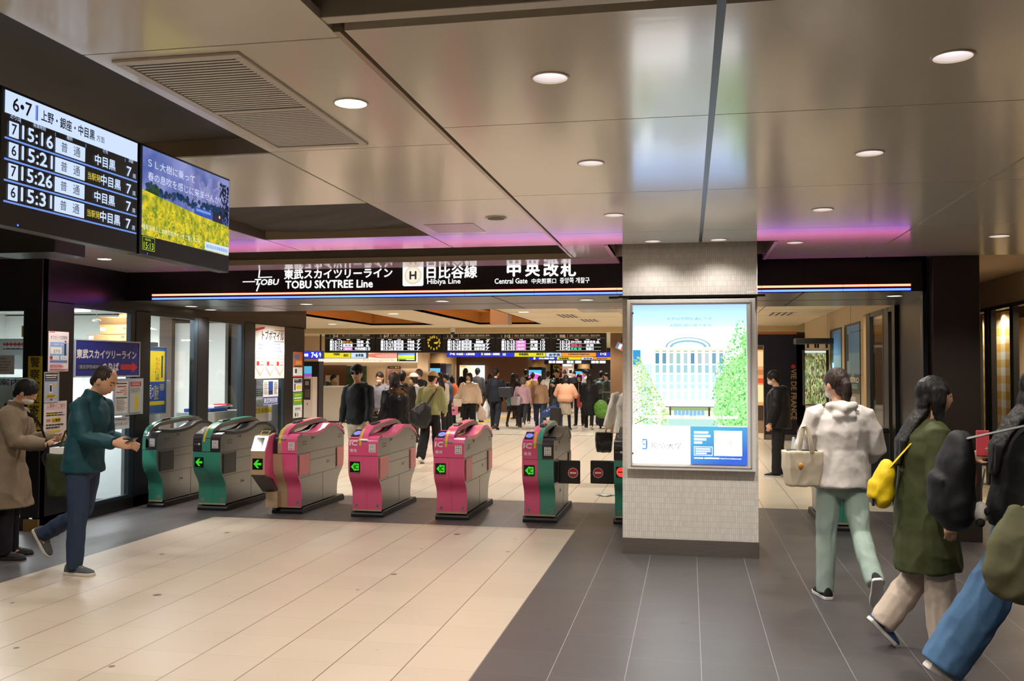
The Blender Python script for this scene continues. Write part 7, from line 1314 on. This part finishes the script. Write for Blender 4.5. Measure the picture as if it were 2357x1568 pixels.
for sx in (-1, 1): g = G(); g.cyl((sx * .15, -.02, .03), (sx * .15, .02, .03), .03, K, n=12); g.build('wheel', None, t)
g = G()
for sx in (-1, 1): g.cyl((sx * .1, .08, .6), (sx * .1, .08, 1.0), .01, n=8)
g.box(-.12, .12, .07, .09, .98, 1.01); g.build('handle', M_STEEL, t)
p = far('person in a dark green hooded coat with a grey backpack near the stone pillar', 1383, 27.0, 856, -6, 1.0, top='24302C', hem=-.06, bulk=.07, sleeve=.025, hood=True, shine=.5, bottom='2A3448', hair='short')
c = p['S'](.17, 0, -.15); soft('backpack', 'dark grey backpack on the dark green hooded coat', 'backpack', lambda g: g.ball(c, (.16, .10, .2), n=14), mat('3A4444', .5), .02, 2, (.008, 12, .8))
far('person in a white shirt and dark cap standing sideways far down the hall', 1350, 31.5, 853, 100, 1.0, top='C9C8C6', bulk=.03, bottom='1A1A20', cap='1C1E24', hair='short')
far('person in a grey coat far down the hall beside the stone pillar', 1398, 31.0, 861, 130, 1.0, top='6A6664', hem=-.1, bulk=.04, bottom='22242A', hair='short', topname='coat')
far('person in black whose head shows before the third kiosk screen', 1210, 30.5, 853, 0, 1.0, top='111215', bulk=.05, bottom='15161A', hair='short')
far('person with a fringe in brown behind the dusty pink jacket', 1190, 29.5, 863, 160, 1.0, top='3A2A24', bulk=.04, bottom='1A1A1E', hair='bob', hairc='241814')
far('person in a black cap facing the gates beside the yellow shop banner', 1300, 37.0, 856, 178, 1.0, top='17181C', bulk=.04, bottom='1A1A1E', cap='15161A', hair='short')
far('person in dark clothes and mask right of the third shop opening', 1322, 38.0, 857, 175, 1.0, top='1E1E24', bulk=.04, mask='DCD8D4', bottom='1A1A1E', hair='short')
far('person with brown hair in a dark coat in front of the navy kiosk', 1128, 29.5, 863, 10, 1.0, top='1A1A20', hem=-.1, bulk=.05, bottom='16161A', hair='bob', hairc='2A1612', topname='coat')
far('person far down the hall with dark hair, left of the young person in black', 1274, 40.0, 852, 0, 1.0, top='1A1A1E', bulk=.04, bottom='16161A', hair='short')
p = far('person with a tan jacket and black backpack at the service hatch', 766, 27.9, 863, -40, 1.0, top='8A6A3E', hem=-.03, bulk=.05, bottom='1E1E22', hair='pony', hairc='140F0E')
c = p['S'](.18, 0, -.14); soft('backpack', 'black backpack on the tan jacket at the service hatch', 'backpack', lambda g: g.ball(c, (.14, .1, .2), n=14), mat('131316', .5), .02, 2, None)
p = far('person in a white sleeve with black bag, mostly hidden by the white pillar', 1446, 13.0, 866, 10, 1.0, armL=(6, 16, 16, 0), top='CFCBC4', hem=-.06, bulk=.06, sleeve=.03, bottom='16161A', hair='short')
c = p['hL']; soft('handbag', 'black handbag just left of the white pillar', 'bag', tote(c + Vector((-.02, -.02, -.30)), .24, .14, .28), mat('101012', .4), .014, 2, (.006, 10, .8)); 
far('person in black with face mask waiting by the navy bakery wall', 1792, 14.6, 858, 78, 1.0, head=(8, 0), top='0D0E12', hem=-.07, bulk=.07, sleeve=.03, hood=True, shine=.6, bottom='1A1B20', wide=1.15, shoes='15151A', sole='C9C9C9', hair='shag', hairc='14100F', mask='DAD6D2', lvl=1, legL=(4, 3, 3), legR=(0, 3, 2))
# floor scraps
g = G(); c = onZ(1394, 1141, 0); g.add([(c.x + .12 * math.cos(a) * (1 + .4 * math.sin(3 * a)), c.y + .12 * math.sin(a), .004 + .02 * abs(math.sin(2 * a))) for a in [i * .52 for i in range(12)]], [tuple(range(12))]); tag(g.build('plastic_scrap', mat('C9CCC8', .2)), 'crumpled clear plastic scrap on the pale floor behind the closed gate', 'scrap')
